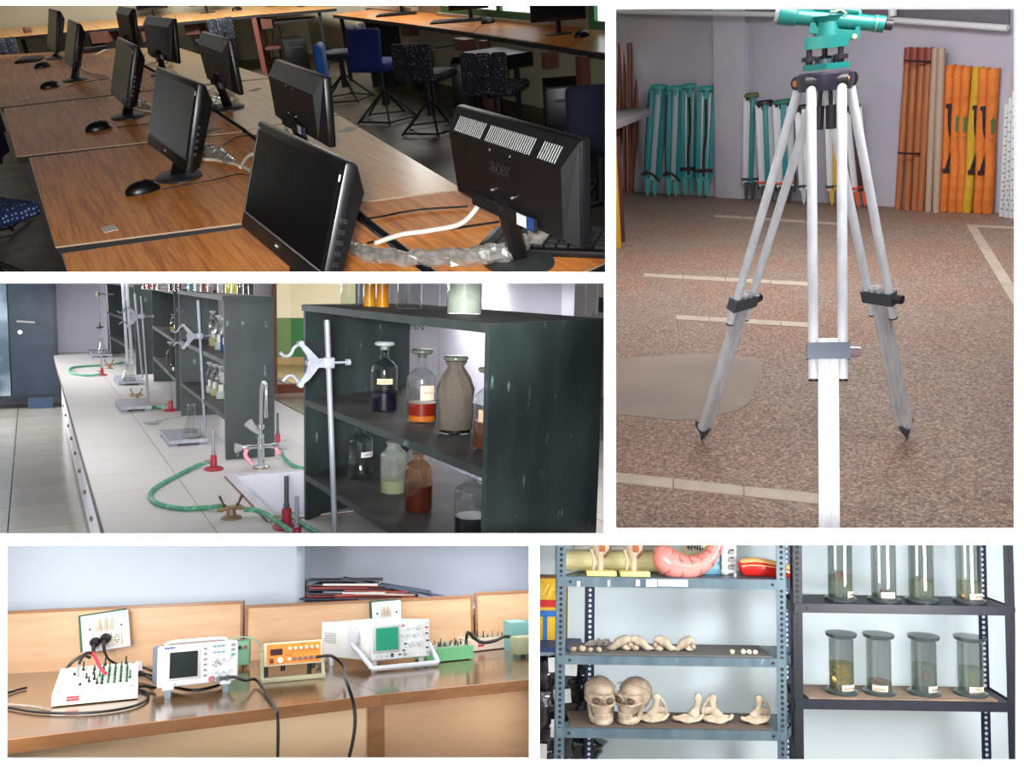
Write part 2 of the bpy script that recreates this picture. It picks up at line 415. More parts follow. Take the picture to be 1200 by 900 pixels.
g = G(); g.slab([Vector((-4.5, 1.0, ZF)), Vector((8, 1.0, ZF)), Vector((8, 16, ZF)), Vector((-4.5, 16, ZF))], .05)
struct(r, 'floor', g, floor1)
# windows on the right wall
grn = M((70, 128, 84), .5, name='green window frame'); sky = M((240, 248, 250), .5, name='daylit glass', emit=1.6)
def onwall(u, v): return r.PL(u, v, C0, nW)
def window(n_, u0, u1, vb, bars):
    a = onwall(u0, vb); b = onwall(u1, vb + (u1 - u0) * .125); zb = a.z; d = (b - a); d.z = 0; wd = d.length; d.normalize(); h = 1.3
    t = link('window_%d' % n_, None, None, r, Matrix.Translation(Vector((a.x, a.y, zb)) - nW * .0) @ Matrix((( d.x, nW.x, 0), (d.y, nW.y, 0), (0, 0, 1))).to_4x4())
    t['kind'] = 'structure'
    g = G(); g.box(0, wd, -.012, .004, .05, h); part('pane', g, sky, t, smooth=0)
    for (x0, x1, z0, z1) in [(-.05, wd + .05, -.0, .06), (-.05, .03, .06, h), (wd - .03, wd + .05, .06, h)]:
        g = G(); g.box(x0, x1, -.05, .0, z0, z1); part('window_frame', g, grn, t, smooth=0)
    for f_ in bars:
        g = G(); g.box(wd * f_ - .035, wd * f_ + .035, -.045, .0, .06, h); part('mullion', g, grn, t, smooth=0)
    g = G(); g.box(-.1, wd + .1, -.09, 0, -.05, 0); part('window_sill', g, M((190, 180, 160), .7), t, smooth=0)
window(1, 524, 637, 14, (.62,))
window(2, 700, 760, 33, ())
window(3, 430, 486, 2.5, (.5,))

def table(cs, label, group, mat=lam1, th=.03, legs=(0, 1, 2, 3), zz=None, room=r, zf=None, cat='table', edgem=None):
    zz = ZT if zz is None else zz; zf = ZF if zf is None else zf
    P4 = [room.P(u, v, zz) for u, v in cs] if not isinstance(cs[0], Vector) else cs
    o = sum(P4, Vector()) / 4; o.z = zf
    t = thing(room, 'computer_table', label, cat, o, 0, group)
    L = [p - o for p in P4]; cen = sum(L, Vector()) / 4
    g = G(); g.slab(L, .006); part('tabletop', g, mat, t, smooth=0)
    g = G(); g.slab([p + (cen - p) * .004 - Vector((0, 0, .006)) for p in L], th); part('edge_band', g, edgem or dark, t, smooth=0)
    for i, p in enumerate(L):       # scuffed pale rim strips
        q = L[(i + 1) % 4]; d = (q - p).normalized(); n = Vector((-d.y, d.x, 0)); n = n if n.dot(cen - p) > 0 else -n
        g = G(); g.hexa([p + Vector((0, 0, -.005)) - n * .0015, q + Vector((0, 0, -.005)) - n * .0015, q + Vector((0, 0, -.005)), p + Vector((0, 0, -.005)), p - n * .0015, q - n * .0015, q, p]); part('rim_strip', g, rimw, t, smooth=0)
    for i in legs:
        p = L[i] + (cen - L[i]) * .08
        g = G(); g.box(p.x - .022, p.x + .022, p.y - .022, p.y + .022, 0, zz - zf - .04); part('leg', g, dark, t, smooth=0)
    return t
E0, S1, S2 = (-30, -40), 0, 0
def mid(a, b, t): return (a[0] + (b[0] - a[0]) * t, a[1] + (b[1] - a[1]) * t)
# left row, front to back; right edge of the row follows the cable gap
table([(73, 297), (408, 250), (560, 371), (96, 380)], 'front wooden computer table with orange-brown grain, cut by the bottom edge', 'computer tables of the left row')
table([(34, 185), (286, 155.5), (402, 246), (65, 289)], 'wooden computer table under the second monitor, with a white tag near its front edge', 'computer tables of the left row')
table([(4, 127), (210, 103), (284, 153.5), (19, 183)], 'wooden computer table under the third monitor, with a faded paper tag', 'computer tables of the left row')
table([(-32, 66.5), (130, 57), (208, 101), (1, 125)], 'hindmost wooden computer table of the left row, with keyboard and mouse', 'computer tables of the left row')
# right row
table([(414, 240), (542, 222.5), (760, 285), (640, 400), (563, 358)][0:3] + [(575, 366)], 'front right computer table under the big monitor seen from behind', 'computer tables of the right row')
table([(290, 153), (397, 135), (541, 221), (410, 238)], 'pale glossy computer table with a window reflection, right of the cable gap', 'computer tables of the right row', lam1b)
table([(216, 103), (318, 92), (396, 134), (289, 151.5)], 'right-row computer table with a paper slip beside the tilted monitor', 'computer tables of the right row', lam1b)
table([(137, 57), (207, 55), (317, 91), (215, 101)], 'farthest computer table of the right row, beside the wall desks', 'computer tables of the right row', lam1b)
# cable tray in the gap
a, b, c, d = [r.P(u, v, ZT - .05) for u, v in ((131, 57), (136, 57), (560, 360), (545, 362))]
g = G(); g.slab([a, b, c, d], .03); single(r, 'cable_tray', g, blk, 'black cable tray running in the gap between the two table rows', 'cable tray')

def slip(u, v, w_, h_, rz, col, label, holes=True, zz=ZT):
    p = r.P(u, v, zz + .0012); t = thing(r, 'paper_tag', label, 'paper tag', p, rz)
    g = G(); g.box(-w_ / 2, w_ / 2, -h_ / 2, h_ / 2, -.001, .0005); part('sheet', g, M(col, .7), t, smooth=0)
    if holes:
        for i in range(3):
            for j in (-1, 1):
                g = G(); g.box((i - 1) * w_ * .3 - w_ * .06, (i - 1) * w_ * .3 + w_ * .06, j * h_ * .27 - h_ * .07, j * h_ * .27 + h_ * .07, .0005, .0009); part('printed_mark', g, M((90, 88, 84), .7), t, smooth=0)
slip(128, 268, .045, .07, .1, (214, 208, 196), 'white punched paper tag stuck on the second table')
slip(63, 173.5, .05, .05, .1, (190, 178, 158), 'faded paper tag stuck on the third table', False)
slip(28, 118, .06, .05, .1, (150, 118, 88), 'brown outlined tag on the hindmost left table', False)
slip(249, 153, .09, .06, .2, (150, 142, 126), 'grey paper tag on the pale table beside the cable gap')
slip(299, 105, .10, .05, .9, (196, 178, 150), 'pale paper slip on the right-row table behind the tilted monitor', False)
slip(408, 152, .10, .06, .8, (214, 208, 190), 'white paper slip on the glossy table near its far corner', False)

# ---- monitors
def monitor(bpx, Apx, Bpx, bot, side, back, label, rbase=.1, vents=False, ht=.40):
    b = r.P(bpx[0], bpx[1], ZT)
    A_ = r.P(Apx[0], Apx[1], ZT + ht); B_ = r.P(Bpx[0], Bpx[1], ZT + ht); d = B_ - A_; wd = min(d.length, .68); d.normalize()
    n = Vector((-d.y, d.x, 0))                       # horizontal, away from the side we see
    p0 = A_ if side == 'A' else B_; dv = r.dl(*bot)  # p0 + o*n - z*Z = k*dv
    mt = Matrix(((n.x, 0, -dv.x), (n.y, 0, -dv.y), (0, -1, -dv.z))); sol = mt.inverted() @ (-p0); o_, z_ = sol.x, sol.y
    o_ = max(-.12, min(.12, o_)); z_ = max(.22, min(.36, z_)); h = math.hypot(o_, z_); tilt = math.atan2(o_, z_)
    rz = math.atan2(d.y, d.x) + (PI if back else 0)
    if back: tilt = -tilt
    cen = (A_ + B_) / 2
    base = Vector((cen.x, cen.y, ZT)) + n * (o_ * .6); base = base * .4 + b * .6
    t = thing(r, 'monitor', label, 'monitor', base, rz, 'flat monitors on the computer tables')
    rel = Matrix.Rotation(-rz, 4, 'Z') @ Matrix.Translation(cen - base)
    tl = (Matrix.Rotation(-rz, 3, 'Z') @ (cen - base))
    PM = Matrix.Translation(tl) @ Matrix.Rotation(tilt, 4, 'X')
    def pp(name, g, m, **k): return part(name, g, m, t, PM, **k)
    zc = -h / 2
    g = G(); g.rbox((0, 0, zc), (wd, .03, h), bev=.008); pp('bezel', g, blk)
    g = G(); g.box(-wd / 2 + .022, wd / 2 - .022, -.0165, -.0145, -h + .05, -.022); pp('screen', g, scr, smooth=0)
    g = G(); g.box(-wd / 2 + .014, wd / 2 - .014, -.0162, -.015, -h + .044, -h + .047); g.box(-wd / 2 + .016, -wd / 2 + .019, -.0162, -.015, -h + .047, -.015); pp('bezel_line', g, M((120, 120, 122), .3), smooth=0)
    x0, x1 = -wd / 2 + .004, wd / 2 - .004; y0, y1 = .014, .050; z0, z1 = -h + .004, -.004
    g = G(); g.hexa([(x0, y0, z0), (x1, y0, z0), (x1 - .03, y1 - .01, z0 + .02), (x0 + .03, y1 - .01, z0 + .02), (x0, y0, z1), (x1, y0, z1), (x1 - .02, y1, z1 - .055), (x0 + .02, y1, z1 - .055)]); g.bevel(.006, 2)
    bs = pp('back_shell', g, blk2)
    if back:
        g = G()
        for sx in (-.05, .05):
            for sz in (-.05, .05): g.cyl((sx, y1 - .006, zc + sz), (sx, y1 + .001, zc + sz), .003, n=8)
        pp('mounting_screws', g, M((150, 150, 150), .4, .6), stuff=True)
        g = G(); g.box(-.16, .16, .045, y1 + .001, -h + .012, -h + .045); pp('port_recess', g, M((8, 8, 9), .6), smooth=0)
        g = G(); g.box(-.12, -.075, y1 - .004, y1 + .0015, -h + .014, -h + .043); pp('sticker', g, M((200, 202, 205), .4), smooth=0, label='white printed rating sticker')
        g = G(); g.box(-.155, -.125, y1 - .004, y1 + .0015, -h + .014, -h + .045); pp('sticker', g, M((30, 60, 112), .4), smooth=0, label='blue sticker')
    if vents:
        nn = 50; g = G()
        for i in range(nn):
            x = x0 + .05 + (x1 - x0 - .10) * i / (nn - 1)
            if i in (8, 9, 10, 33, 34): continue
            p0_ = Vector((x, y0 + (y1 - y0) * .92 + .001, z1 - .055 * .92)); p1_ = Vector((x, y0 + (y1 - y0) * .3 + .001, z1 - .055 * .3))
            g.tube([p0_, p1_], .0013, 5)
        pp('vent_slats', g, M((150, 152, 150), .5), stuff=True)
        text('acer', .06, M((34, 34, 36), .3), bs, Matrix.Translation((0, y1 + .0005, zc + .015)) @ Euler((PI / 2, 0, PI)).to_matrix().to_4x4(), th=.001)
    else:
        text('acer', .014, M((170, 170, 172), .4), bs, Matrix.Translation((0, -.0165, -h + .026)) @ Euler((PI / 2, 0, 0)).to_matrix().to_4x4(), name='maker_mark')
        for k in range(5):
            g = G(); g.rbox((wd / 2 + .003, .006, -h + .07 + k * .024), (.008, .016, .015), bev=.002, seg=1); pp('button', g, blk2)
        g = G(); g.box(wd / 2 - .018, wd / 2 - .012, -.0165, -.015, -.045, -.03); pp('energy_mark', g, M((200, 205, 205), .4), smooth=0)
    a_ = PM @ Vector((0, .04, -h + .06))
    g = G(); g.tube([(0, .0, .012), Vector((0, 0, .012)).lerp(a_, .5), a_], .024, 10, rr=[.030, .024, .026]); part('neck', g, blk2, t)
    g = G(); g.lathe([(0.0, 0), (rbase, 0), (rbase, .006), (rbase * .9, .012), (.03, .018), (0, .018)], n=32, sx=1.2, sy=.92, cap=False); part('base', g, M((40, 43, 43), .45), t)
    return t
monitor((345, 333), (309, 142), (413, 191), (288, 266), 'A', False, 'large black monitor in front with its screen to the left, cut by the bottom edge', .1)
monitor((203, 203), (186, 78), (239, 99), (175, 168), 'A', False, 'black monitor with screen facing left, standing behind a black mouse in mid table')
monitor((145, 135), (137, 42), (165, 56), (129, 107), 'A', False, 'third black monitor of the left row, seen nearly edge on')
monitor((84, 95), (77, 20), (100, 31), (71, 68), 'A', False, 'fourth black monitor of the left row, in front of the farthest one')
monitor((63, 71), (52, 8), (78, 15), (50, 52), 'A', False, 'farthest black monitor of the left row against the beige wall')
monitor((602, 296), (539, 122), (687, 163), (687, 292), 'B', True, 'big black monitor seen from behind with a slotted vent and white cable', .1, True)
monitor((356, 180), (322, 68), (389, 92), (395, 176), 'B', True, 'black monitor seen from behind, right of centre beside the blue chair back')
monitor((264, 123), (236, 36), (273, 47), (286, 113), 'B', True, 'tilted black monitor seen from behind, a crumpled bag of cable at its foot')
monitor((186, 86), (173, 18), (206, 22), (211, 75), 'B', True, 'small black monitor seen from behind in the far right row')
monitor((156, 68), (136, 6), (163, 11), (169, 56), 'B', True, 'farthest black monitor seen from behind, below the wall desk')

# ---- mice and keyboards
def mouse(u, v, rz, label, room=r, zz=ZT, s=1.0):
    s *= 1.2; p = room.P(u, v, zz); t = thing(room, 'mouse', label, 'mouse', p, rz, 'computer mice')
    g = G(); g.ball((0, 0, .004), 1, 20, 12, (.058 * s, .034 * s, .034 * s))
    bmesh.ops.bisect_plane(g.b, geom=list(g.b.verts) + list(g.b.edges) + list(g.b.faces), plane_co=(0, 0, .0005), plane_no=(0, 0, 1), clear_inner=True)
    part('shell', g, blk, t)
    g = G(); g.tube([(.012 * s, 0, .036 * s), (.045 * s, 0, .026 * s)], .0035 * s, 6); part('wheel', g, dark, t)
    return t
mouse(168, 225, .25, 'black mouse on the second table, nearest of the loose mice')
mouse(116, 152, .2, 'black mouse on the third table')
mouse(59, 102.5, .2, 'black mouse on the hindmost left table, in front of its keyboard')
mouse(50, 79, .2, 'black mouse touching the far keyboard')
def wire(room, pts, rad, mat, label, name='cable', cat='cable', group=None, n=6):
    g = G(); g.tube(smoothpath(pts, 6), rad, n); return single(room, name, g, mat, label, cat, group)
def tw(pts, z=ZT + .006): return [r.P(u, v, z + (q[0] if q else 0)) for u, v, *q in pts]
wire(r, tw([(190, 222), (215, 217), (250, 211), (280, 204), (296, 208)]), .0025, blk, 'thin black lead running from the nearest mouse to the cable gap')
wire(r, tw([(137, 149), (155, 147), (176, 145)]), .0025, blk, 'thin black lead of the mouse on the third table')
wire(r, tw([(79, 102), (100, 96), (128, 92)]), .0025, blk, 'thin black lead of the far left mouse')
wire(r, tw([(262, 170), (280, 160), (305, 159)]), .003, blk, 'short black lead crossing the pale table')
wire(r, tw([(412, 257), (440, 255), (470, 249), (500, 245), (548, 242)]), .0035, blk, 'black lead crossing the front right table')
wire(r, tw([(430, 285), (470, 277), (530, 268), (585, 260)]), .004, blk, 'second black lead in front of the white cable on the right table')
wcab = M((226, 218, 200), .45, name='white cable')
def up(u, v, u2, v2):  # point at height over table point (u,v) showing at row v2
    b = r.P(u, v, ZT); return b + Vector((0, 0, r.H(b, v2)))
wire(r, [up(568, 262, 0, 226), up(562, 268, 0, 242), r.P(540, 262, ZT + .02), r.P(505, 270, ZT + .015), r.P(470, 275, ZT + .012), r.P(440, 285, ZT + .012)], .0075, wcab, 'thick white video cable curving from the big monitor across the table', group='white video cables')
wire(r, [r.P(296, 202, ZT + .02), r.P(280, 194, ZT + .015), r.P(255, 188, ZT + .01), r.P(235, 186, ZT + .01), r.P(226, 180, ZT + .01)], .0075, wcab, 'white video cable looping behind the second monitor', group='white video cables')
wire(r, [r.P(282, 196, ZT + .015), r.P(290, 184, ZT + .02), r.P(303, 178, ZT + .02)], .007, wcab, 'short white video cable beside the big front screen', group='white video cables')
wire(r, [r.P(93, 78, ZT + .012), r.P(104, 85, ZT + .012), r.P(118, 88, ZT + .012), r.P(130, 91, ZT + .012)], .007, wcab, 'white video cable in front of the far left monitors', group='white video cables')
wire(r, [r.P(101, 66, ZT + .012), r.P(112, 64, ZT + .02), r.P(122, 59, ZT + .02), r.P(134, 57.5, ZT + .02)], .007, wcab, 'white video cable arching near the back wall', group='white video cables')
wire(r, [r.P(155, 125, ZT + .012), r.P(165, 129, ZT + .012), r.P(178, 131, ZT + .012)], .008, wcab, 'white video cable behind the third monitor', group='white video cables')
wire(r, [up(252, 102, 0, 92), r.P(252, 101, ZT + .02), r.P(246, 106, ZT + .01), r.P(240, 107, ZT + .01)], .006, wcab, 'white video cable hanging from the tilted monitor', group='white video cables')
wire(r, [up(183, 84, 0, 58), r.P(184, 72, ZT + .03), r.P(176, 74, ZT + .01), r.P(167, 76, ZT + .01)], .006, wcab, 'white video cable hanging from the small far monitor', group='white video cables')
wire(r, [up(341, 176, 0, 138), up(340, 176, 0, 150), r.P(338, 158, ZT + .02)], .007, wcab, 'white video cable hanging behind the monitor right of centre', group='white video cables')
# VGA plug on the big monitor
p = up(568, 262, 0, 226); g = G(); g.rbox((0, 0, .012), (.045, .02, .03), bev=.003); g.tube([(0, 0, 0), (0, 0, -.03)], .01, 8, rr=[.013, .008]); single(r, 'video_plug', g, whp, 'white plug hanging under the big monitor', 'plug', loc=p, rz=-.9)
# crumpled clear bags round spare cable
bagm = glass('crumpled clear plastic', (225, 222, 215), .30, .9, .12, .22, (200, 196, 190))
def bag(pts, rads, label, core=True):
    sp = smoothpath(pts, 8); rr = []
    for i in range(len(sp)):
        f_ = i / (len(sp) - 1) * (len(rads) - 1); k = min(int(f_), len(rads) - 2); rr.append(rads[k] + (rads[k + 1] - rads[k]) * (f_ - k))
    g = G(); g.tube(sp, 0.01, 14, True, rr); 
    for v in g.b.verts: v.co += Vector((noise(v.co * 45), noise(v.co * 45 + Vector((9, 2, 1))), noise(v.co * 45 + Vector((3, 7, 5))))) * .012
    o_ = sum(sp, Vector()) / len(sp); t = thing(r, 'plastic_bag', label, 'plastic bag', (0, 0, 0))
    part('film', g, bagm, t, smooth=0)
    if core:
        g = G(); g.tube(sp[2:-2], .006, 6); part('cable_core', g, M((70, 66, 62), .5), t)
bag([r.P(408, 288, ZT + .02), r.P(430, 298, ZT + .02), r.P(470, 302, ZT + .022), r.P(520, 302, ZT + .025), r.P(565, 300, ZT + .03), r.P(600, 293, ZT + .04), r.P(622, 280, ZT + .04)], [.016, .024, .020, .022, .026, .026, .012], 'long crumpled clear bag with spare cable in front of the big monitor')
bag([r.P(622, 281, ZT + .05), r.P(632, 274, ZT + .07), r.P(637, 268, ZT + .05)], [.008, .026, .012], 'twisted end of clear bag under the big monitor', False)
bag([r.P(230, 170, ZT + .02), r.P(245, 176, ZT + .02), r.P(262, 184, ZT + .02), r.P(274, 190, ZT + .02)], [.012, .03, .028, .01], 'crumpled clear bag beside the second monitor')
bag([r.P(233, 128, ZT + .02), r.P(247, 120, ZT + .03), r.P(258, 110, ZT + .04)], [.016, .026, .016], 'crumpled clear bag at the foot of the tilted monitor')
bag([r.P(266, 112, ZT + .03), r.P(271, 108, ZT + .045), r.P(274, 104, ZT + .03)], [.014, .028, .012], 'round wad of clear bag behind the tilted monitor', False)
bag([r.P(158, 118, ZT + .015), r.P(168, 124, ZT + .02), r.P(178, 127, ZT + .015)], [.012, .03, .012], 'crumpled clear bag behind the third monitor')
bag([r.P(190, 74, ZT + .03), r.P(196, 68, ZT + .05), r.P(198, 63, ZT + .05)], [.014, .032, .014], 'crumpled clear bag behind the small far monitor', False)
def keyboard(room, c, rz, L, W, label, keys=True, mat=blk2, rows=5, cols=16):
    t = thing(room, 'keyboard', label, 'keyboard', c, rz)
    g = G(); g.rbox((0, 0, .010), (L, W, .020), bev=.004); part('case', g, mat, t)
    g = G()
    for i in range(cols):
        for j in range(rows):
            x = -L / 2 + .02 + (L - .04) * (i + .5) / cols; y = -W / 2 + .02 + (W - .035) * (j + .5) / rows
            g.rbox((x, y, .0235), ((L - .04) / cols * .8, (W - .035) / rows * .8, .008))
    part('keys', g, M((34, 34, 37), .45), t, stuff=True)
    return t
keyboard(r, r.P(35, 71, ZT), 1.35, .34, .2, 'black keyboard on the hindmost left table')
keyboard(r, r.P(688, 288, ZT), -.82, .60, .20, 'black keyboard half hidden behind the big monitor')
# spare black boxes behind monitors
g = G(); g.rbox((0, 0, .02), (.22, .10, .04), bev=.005); single(r, 'set_top_box', g, blk2, 'low black box lying among the white cables at the back', 'box', loc=r.P(112, 60, ZT), rz=.1)

# ---- wall desks
def desk(front, back, label, apron=True, leg_u=(), zz=ZT, mat=None):
    f = [r.P(u, v, zz) for u, v in front]; b = [r.P(u, v, zz) for u, v in back]; poly = f + b[::-1]
    o = sum(poly, Vector()) / len(poly); o.z = ZF
    t = thing(r, 'side_desk', label, 'desk', o, 0, 'desks along the walls')
    g = G(); g.slab([p - o for p in poly], .02); part('desktop', g, mat or lam1b, t, smooth=0)
    g = G(); 
    for a_, b_ in zip(f, f[1:]):
        d = (b_ - a_).normalized(); n = Vector((-d.y, d.x, 0)); n = n if n.y > 0 else -n
        q = [a_ - n * .004, b_ - n * .004, b_ + n * .02, a_ + n * .02]; g.slab([p - o - Vector((0, 0, .004)) for p in q], .034)
    part('edge_band', g, dark, t, smooth=0)
    for (u, v, w_, dd, zl, zh, m_, nm) in leg_u:
        p = r.P(u, v, zz); d = (f[-1] - f[0]).normalized(); n = Vector((-d.y, d.x, 0)); n = n if n.y > 0 else -n
        p = p + n * .05 - o; 
        g = G(); g.hexa([Vector((q.x, q.y, z_)) for z_ in (zl, zh) for q in (p, p + d * w_, p + d * w_ + n * dd, p + n * dd)])
        part(nm, g, m_, t, smooth=0)
    return t
brn = M((92, 52, 40), .55, name='brown board'); H_ = ZT - ZF
desk([(-25, 46.5), (100, 35.5), (205, 26)], [(-25, 35.5), (100, 24.5), (205, 15.5)], 'wall desk along the back wall, left part below the beige wall', leg_u=((20, 41, .04, .04, 0, H_ - .03, dark, 'leg'), (102, 36, .22, .45, H_ - .16, H_ - .03, brn, 'drawer'), (98, 36, .03, .5, 0, H_ - .03, dark, 'side_panel'), (162, 30, .2, .4, H_ - .2, H_ - .03, brn, 'drawer')))
desk([(206, 26), (300, 17), (394, 9.5)], [(206, 15.5), (262, 10), (340, 3)], 'wall desk along the back wall, right part with two small monitors', leg_u=((213, 25, .18, .4, H_ - .17, H_ - .03, brn, 'drawer'), (293, 18, .06, .5, 0, H_ - .03, M((110, 62, 52), .5), 'side_panel'), (303, 17, .14, .4, H_ - .18, H_ - .03, brn, 'drawer'), (318, 16, .5, .35, H_ - .13, H_ - .10, dark, 'keyboard_shelf'), (302, 17, .45, .4, .30, .33, brn, 'lower_shelf'), (371, 11.5, .04, .04, 0, H_ - .03, dark, 'leg')))
desk([(390, 17), (463, 26), (553, 38)], [(452, 9), (500, 12.5), (578, 19.5)], 'window desk with two keyboards, left part behind the blue chair', mat=lam1, leg_u=((392, 18, .04, .04, 0, H_ - .03, dark, 'leg'), (463, 26, .22, .1, H_ - .13, H_ - .03, brn, 'drawer'), (420, 21, .04, .4, 0, H_ - .03, dark, 'leg'), (497, 31, .10, .3, H_ - .22, H_ - .20, M((120, 124, 120), .4), 'keyboard_shelf'), (484, 29, .10, .06, 0, H_ - .2, brn, 'side_panel')))
desk([(555, 38), (591, 43.5), (664, 54.5)], [(579, 19.5), (620, 25), (700, 34)], 'window desk with the bright window reflection, beside the polka-dot chair', mat=lam1, leg_u=((549, 38, .22, .10, H_ - .12, H_ - .03, brn, 'drawer'), (574, 41, .08, .06, 0, H_ - .03, brn, 'side_panel'), (594, 44, .5, .35, H_ - .16, H_ - .06, blk, 'keyboard_tray'), (610, 47, .03, .03, 0, H_ - .06, dark, 'leg'), (655, 53, .06, .1, H_ - .14, H_ - .03, brn, 'drawer')))
desk([(666, 55), (716, 63)], [(701, 34), (745, 39)], 'window desk at the right edge of the computer room', mat=lam1b, leg_u=((690, 58, .08, .06, 0, H_ - .03, brn, 'side_panel'),))
def far_monitor(u, v, w_, h_, rz, label, foot=True):
    b = r.P(u, v, ZT); t = thing(r, 'monitor', label, 'monitor', b, rz, 'small monitors on the wall desks')
    g = G(); g.rbox((0, 0, .10 + h_ / 2), (w_, .04, h_), bev=.006); part('bezel', g, blk, t)
    g = G(); g.box(-w_ / 2 + .015, w_ / 2 - .015, -.0225, -.020, .125, .10 + h_ - .015); part('screen', g, scr, t, smooth=0)
    g = G(); g.tube([(0, .02, .01), (0, .02, .13)], .02, 8); part('neck', g, blk2, t)
    g = G(); g.lathe([(0, 0), (.10, 0), (.10, .006), (.03, .014), (0, .014)], n=24, sx=1.1, sy=.9, cap=False); part('base', g, blk2, t)
    return t
far_monitor(181, 20, .42, .30, -.05, 'small monitor on the back wall desk, left of the one with a visible foot')
far_monitor(243, 15, .42, .30, -.05, 'small monitor with a visible oval foot on the back wall desk')
far_monitor(321, 7, .42, .30, -.05, 'small monitor whose foot shows at the right end of the back wall desk')
far_monitor(471, 15, .42, .30, -.5, 'small monitor on the window desk behind the blue chair')
far_monitor(552, 24, .42, .26, -.5, 'small monitor in front of the left window panes')
far_monitor(655, 40, .44, .36, -.5, 'small monitor on the window desk at the right, on a round foot')
for (u, v, l) in ((278, 12, 'black mouse on the back wall desk'), (354, 7.5, 'tiny black mouse at the right end of the back wall desk'), (572, 27, 'black mouse beside the window desk keyboard'), (682, 43, 'brown-lit mouse at the right end of the window desk')):
    mouse(u, v, .3, l, s=1.15)
keyboard(r, r.P(465, 18, ZT), -.55, .44, .15, 'black keyboard on the window desk behind the blue chair', rows=4, cols=14)
keyboard(r, r.P(535, 25.5, ZT), -.55, .5, .16, 'black keyboard on the window desk left of a mouse', rows=4, cols=14)
g = G(); g.rbox((0, 0, .03), (.09, .07, .06), bev=.006); single(r, 'small_box', g, M((86, 44, 36), .6), 'small dark red box on the back wall desk, far left', 'box', loc=r.P(33, 38, ZT), rz=.2)
def tower(u, v, w_, dp, h_, rz, label):
    b = r.P(u, v, ZF); t = thing(r, 'computer_tower', label, 'computer', b, rz, 'black computer towers under the desks')
    g = G(); g.rbox((0, dp / 2, h_ / 2), (w_, dp, h_), bev=.008); part('case', g, M((20, 20, 22), .5), t)
    g = G(); g.rbox((0, -.006, h_ / 2), (w_ * .94, .014, h_ * .96), bev=.004); part('front_panel', g, blk, t)
    g = G(); g.box(-w_ * .3, w_ * .3, -.016, -.013, h_ * .75, h_ * .8); part('drive_door', g, M((50, 50, 52), .4), t, smooth=0)
tower(352, 86, .30, .45, .42, -.1, 'black computer tower on the floor below the back wall desk')
tower(545, 128, .20, .45, .42, -.5, 'black computer tower left of the polka-dot chair')
tower(668, 172, .34, .45, .45, -.5, 'black computer tower at the right beside the dark blue chair')
tower(494, 100, .2, .4, .40, -.5, 'black computer tower half hidden behind the blue chair')
# ---- chairs
def dots(name, base, dot, scale=34.0, thr=.16):
    m, nt, b = newmat(name); N = nt.nodes; L = nt.links
    tc = N.new('ShaderNodeTexCoord'); v = N.new('ShaderNodeTexVoronoi'); v.inputs['Scale'].default_value = scale; v.inputs['Randomness'].default_value = .35
    L.new(tc.outputs['Object'], v.inputs['Vector'])
    c = N.new('ShaderNodeMath'); c.operation = 'LESS_THAN'; c.inputs[1].default_value = thr * 1.6; L.new(v.outputs['Distance'], c.inputs[0])
    mx = N.new('ShaderNodeMix'); mx.data_type = 'RGBA'; L.new(c.outputs[0], mx.inputs[0]); mx.inputs[6].default_value = lin(base); mx.inputs[7].default_value = lin(dot)
    L.new(mx.outputs[2], b.inputs['Base Color']); b.inputs['Roughness'].default_value = .85; return m
polka = dots('dark dotted fabric', (22, 24, 36), (150, 150, 156), 52); bluedot = dots('blue dotted fabric', (24, 44, 92), (150, 165, 190), 44)
navy = noisy('blue fabric', (22, 34, 100), (30, 44, 120), 30, rough=.9); cyan = M((20, 90, 170), .7, name='bright blue fabric'); dnavy = M((9, 14, 40), .85, name='dark navy fabric')
def chair(u, v, rz, label, mat, kind='split', s=1.0, hs=.47, base_ring=True):
    b = r.P(u, v, ZF); t = thing(r, 'swivel_chair', label, 'chair', b, rz, 'swivel chairs of the computer room')
    def S(g):
        for q in g.b.verts: q.co *= s
        return g
    if kind == 'tall':
        g = G(); g.rbox((0, -.02, hs), (.40, .42, .08), bev=.03, seg=3); part('seat', S(g), mat, t)
        g = G(); g.rbox((0, -.22, hs + .16), (.34, .07, .34), (-.12, 0, 0), bev=.03, seg=3); part('backrest', S(g), mat, t)
    else:
        g = G(); g.rbox((0, 0, hs), (.40, .38, .07), bev=.03, seg=3); part('seat', S(g), mat, t)
        for k in (-1, 0, 1):
            g = G(); g.rbox((k * .118, -.23 - (.012 if k == 0 else 0), hs + .14), (.125, .06, .28), bev=.028, seg=3); part('backrest_pad', S(g), mat, t)
        g = G(); g.tube([(0, -.10, hs - .04), (0, -.24, hs - .02), (0, -.275, hs + .12)], .018, 8); part('back_bracket', S(g), dark, t)
    g = G(); g.tube([(0, 0, .14), (0, 0, hs - .03)], .025, 10, rr=[.035, .022]); part('column', S(g), dark, t)
    for k in range(5):
        a_ = 2 * PI * k / 5 + .3; g = G(); g.tube([(.02 * math.cos(a_), .02 * math.sin(a_), .26), (.30 * math.cos(a_), .30 * math.sin(a_), .015)], .011, 6); part('leg', S(g), dark, t)
    g = G(); pts = [(.28 * math.cos(2 * PI * k / 5 + .3), .28 * math.sin(2 * PI * k / 5 + .3), .03) for k in range(6)]; g.tube(pts, .009, 6); part('foot_ring', S(g), dark, t)
    return t
chair(455, 141, -.95, 'blue upholstered swivel chair with a tall back, before the window desk', navy, 'tall', 1.0, .50)
chair(508, 154, -.9, 'dark polka-dot swivel chair standing right of the blue chair', polka)
chair(588, 176, -.85, 'dark polka-dot swivel chair behind the big monitor', polka)
chair(407, 118, .7, 'dark polka-dot swivel chair left of the blue chair', polka)
chair(262, 92, .3, 'dark polka-dot chair behind the tilted monitor', polka, s=1.0)
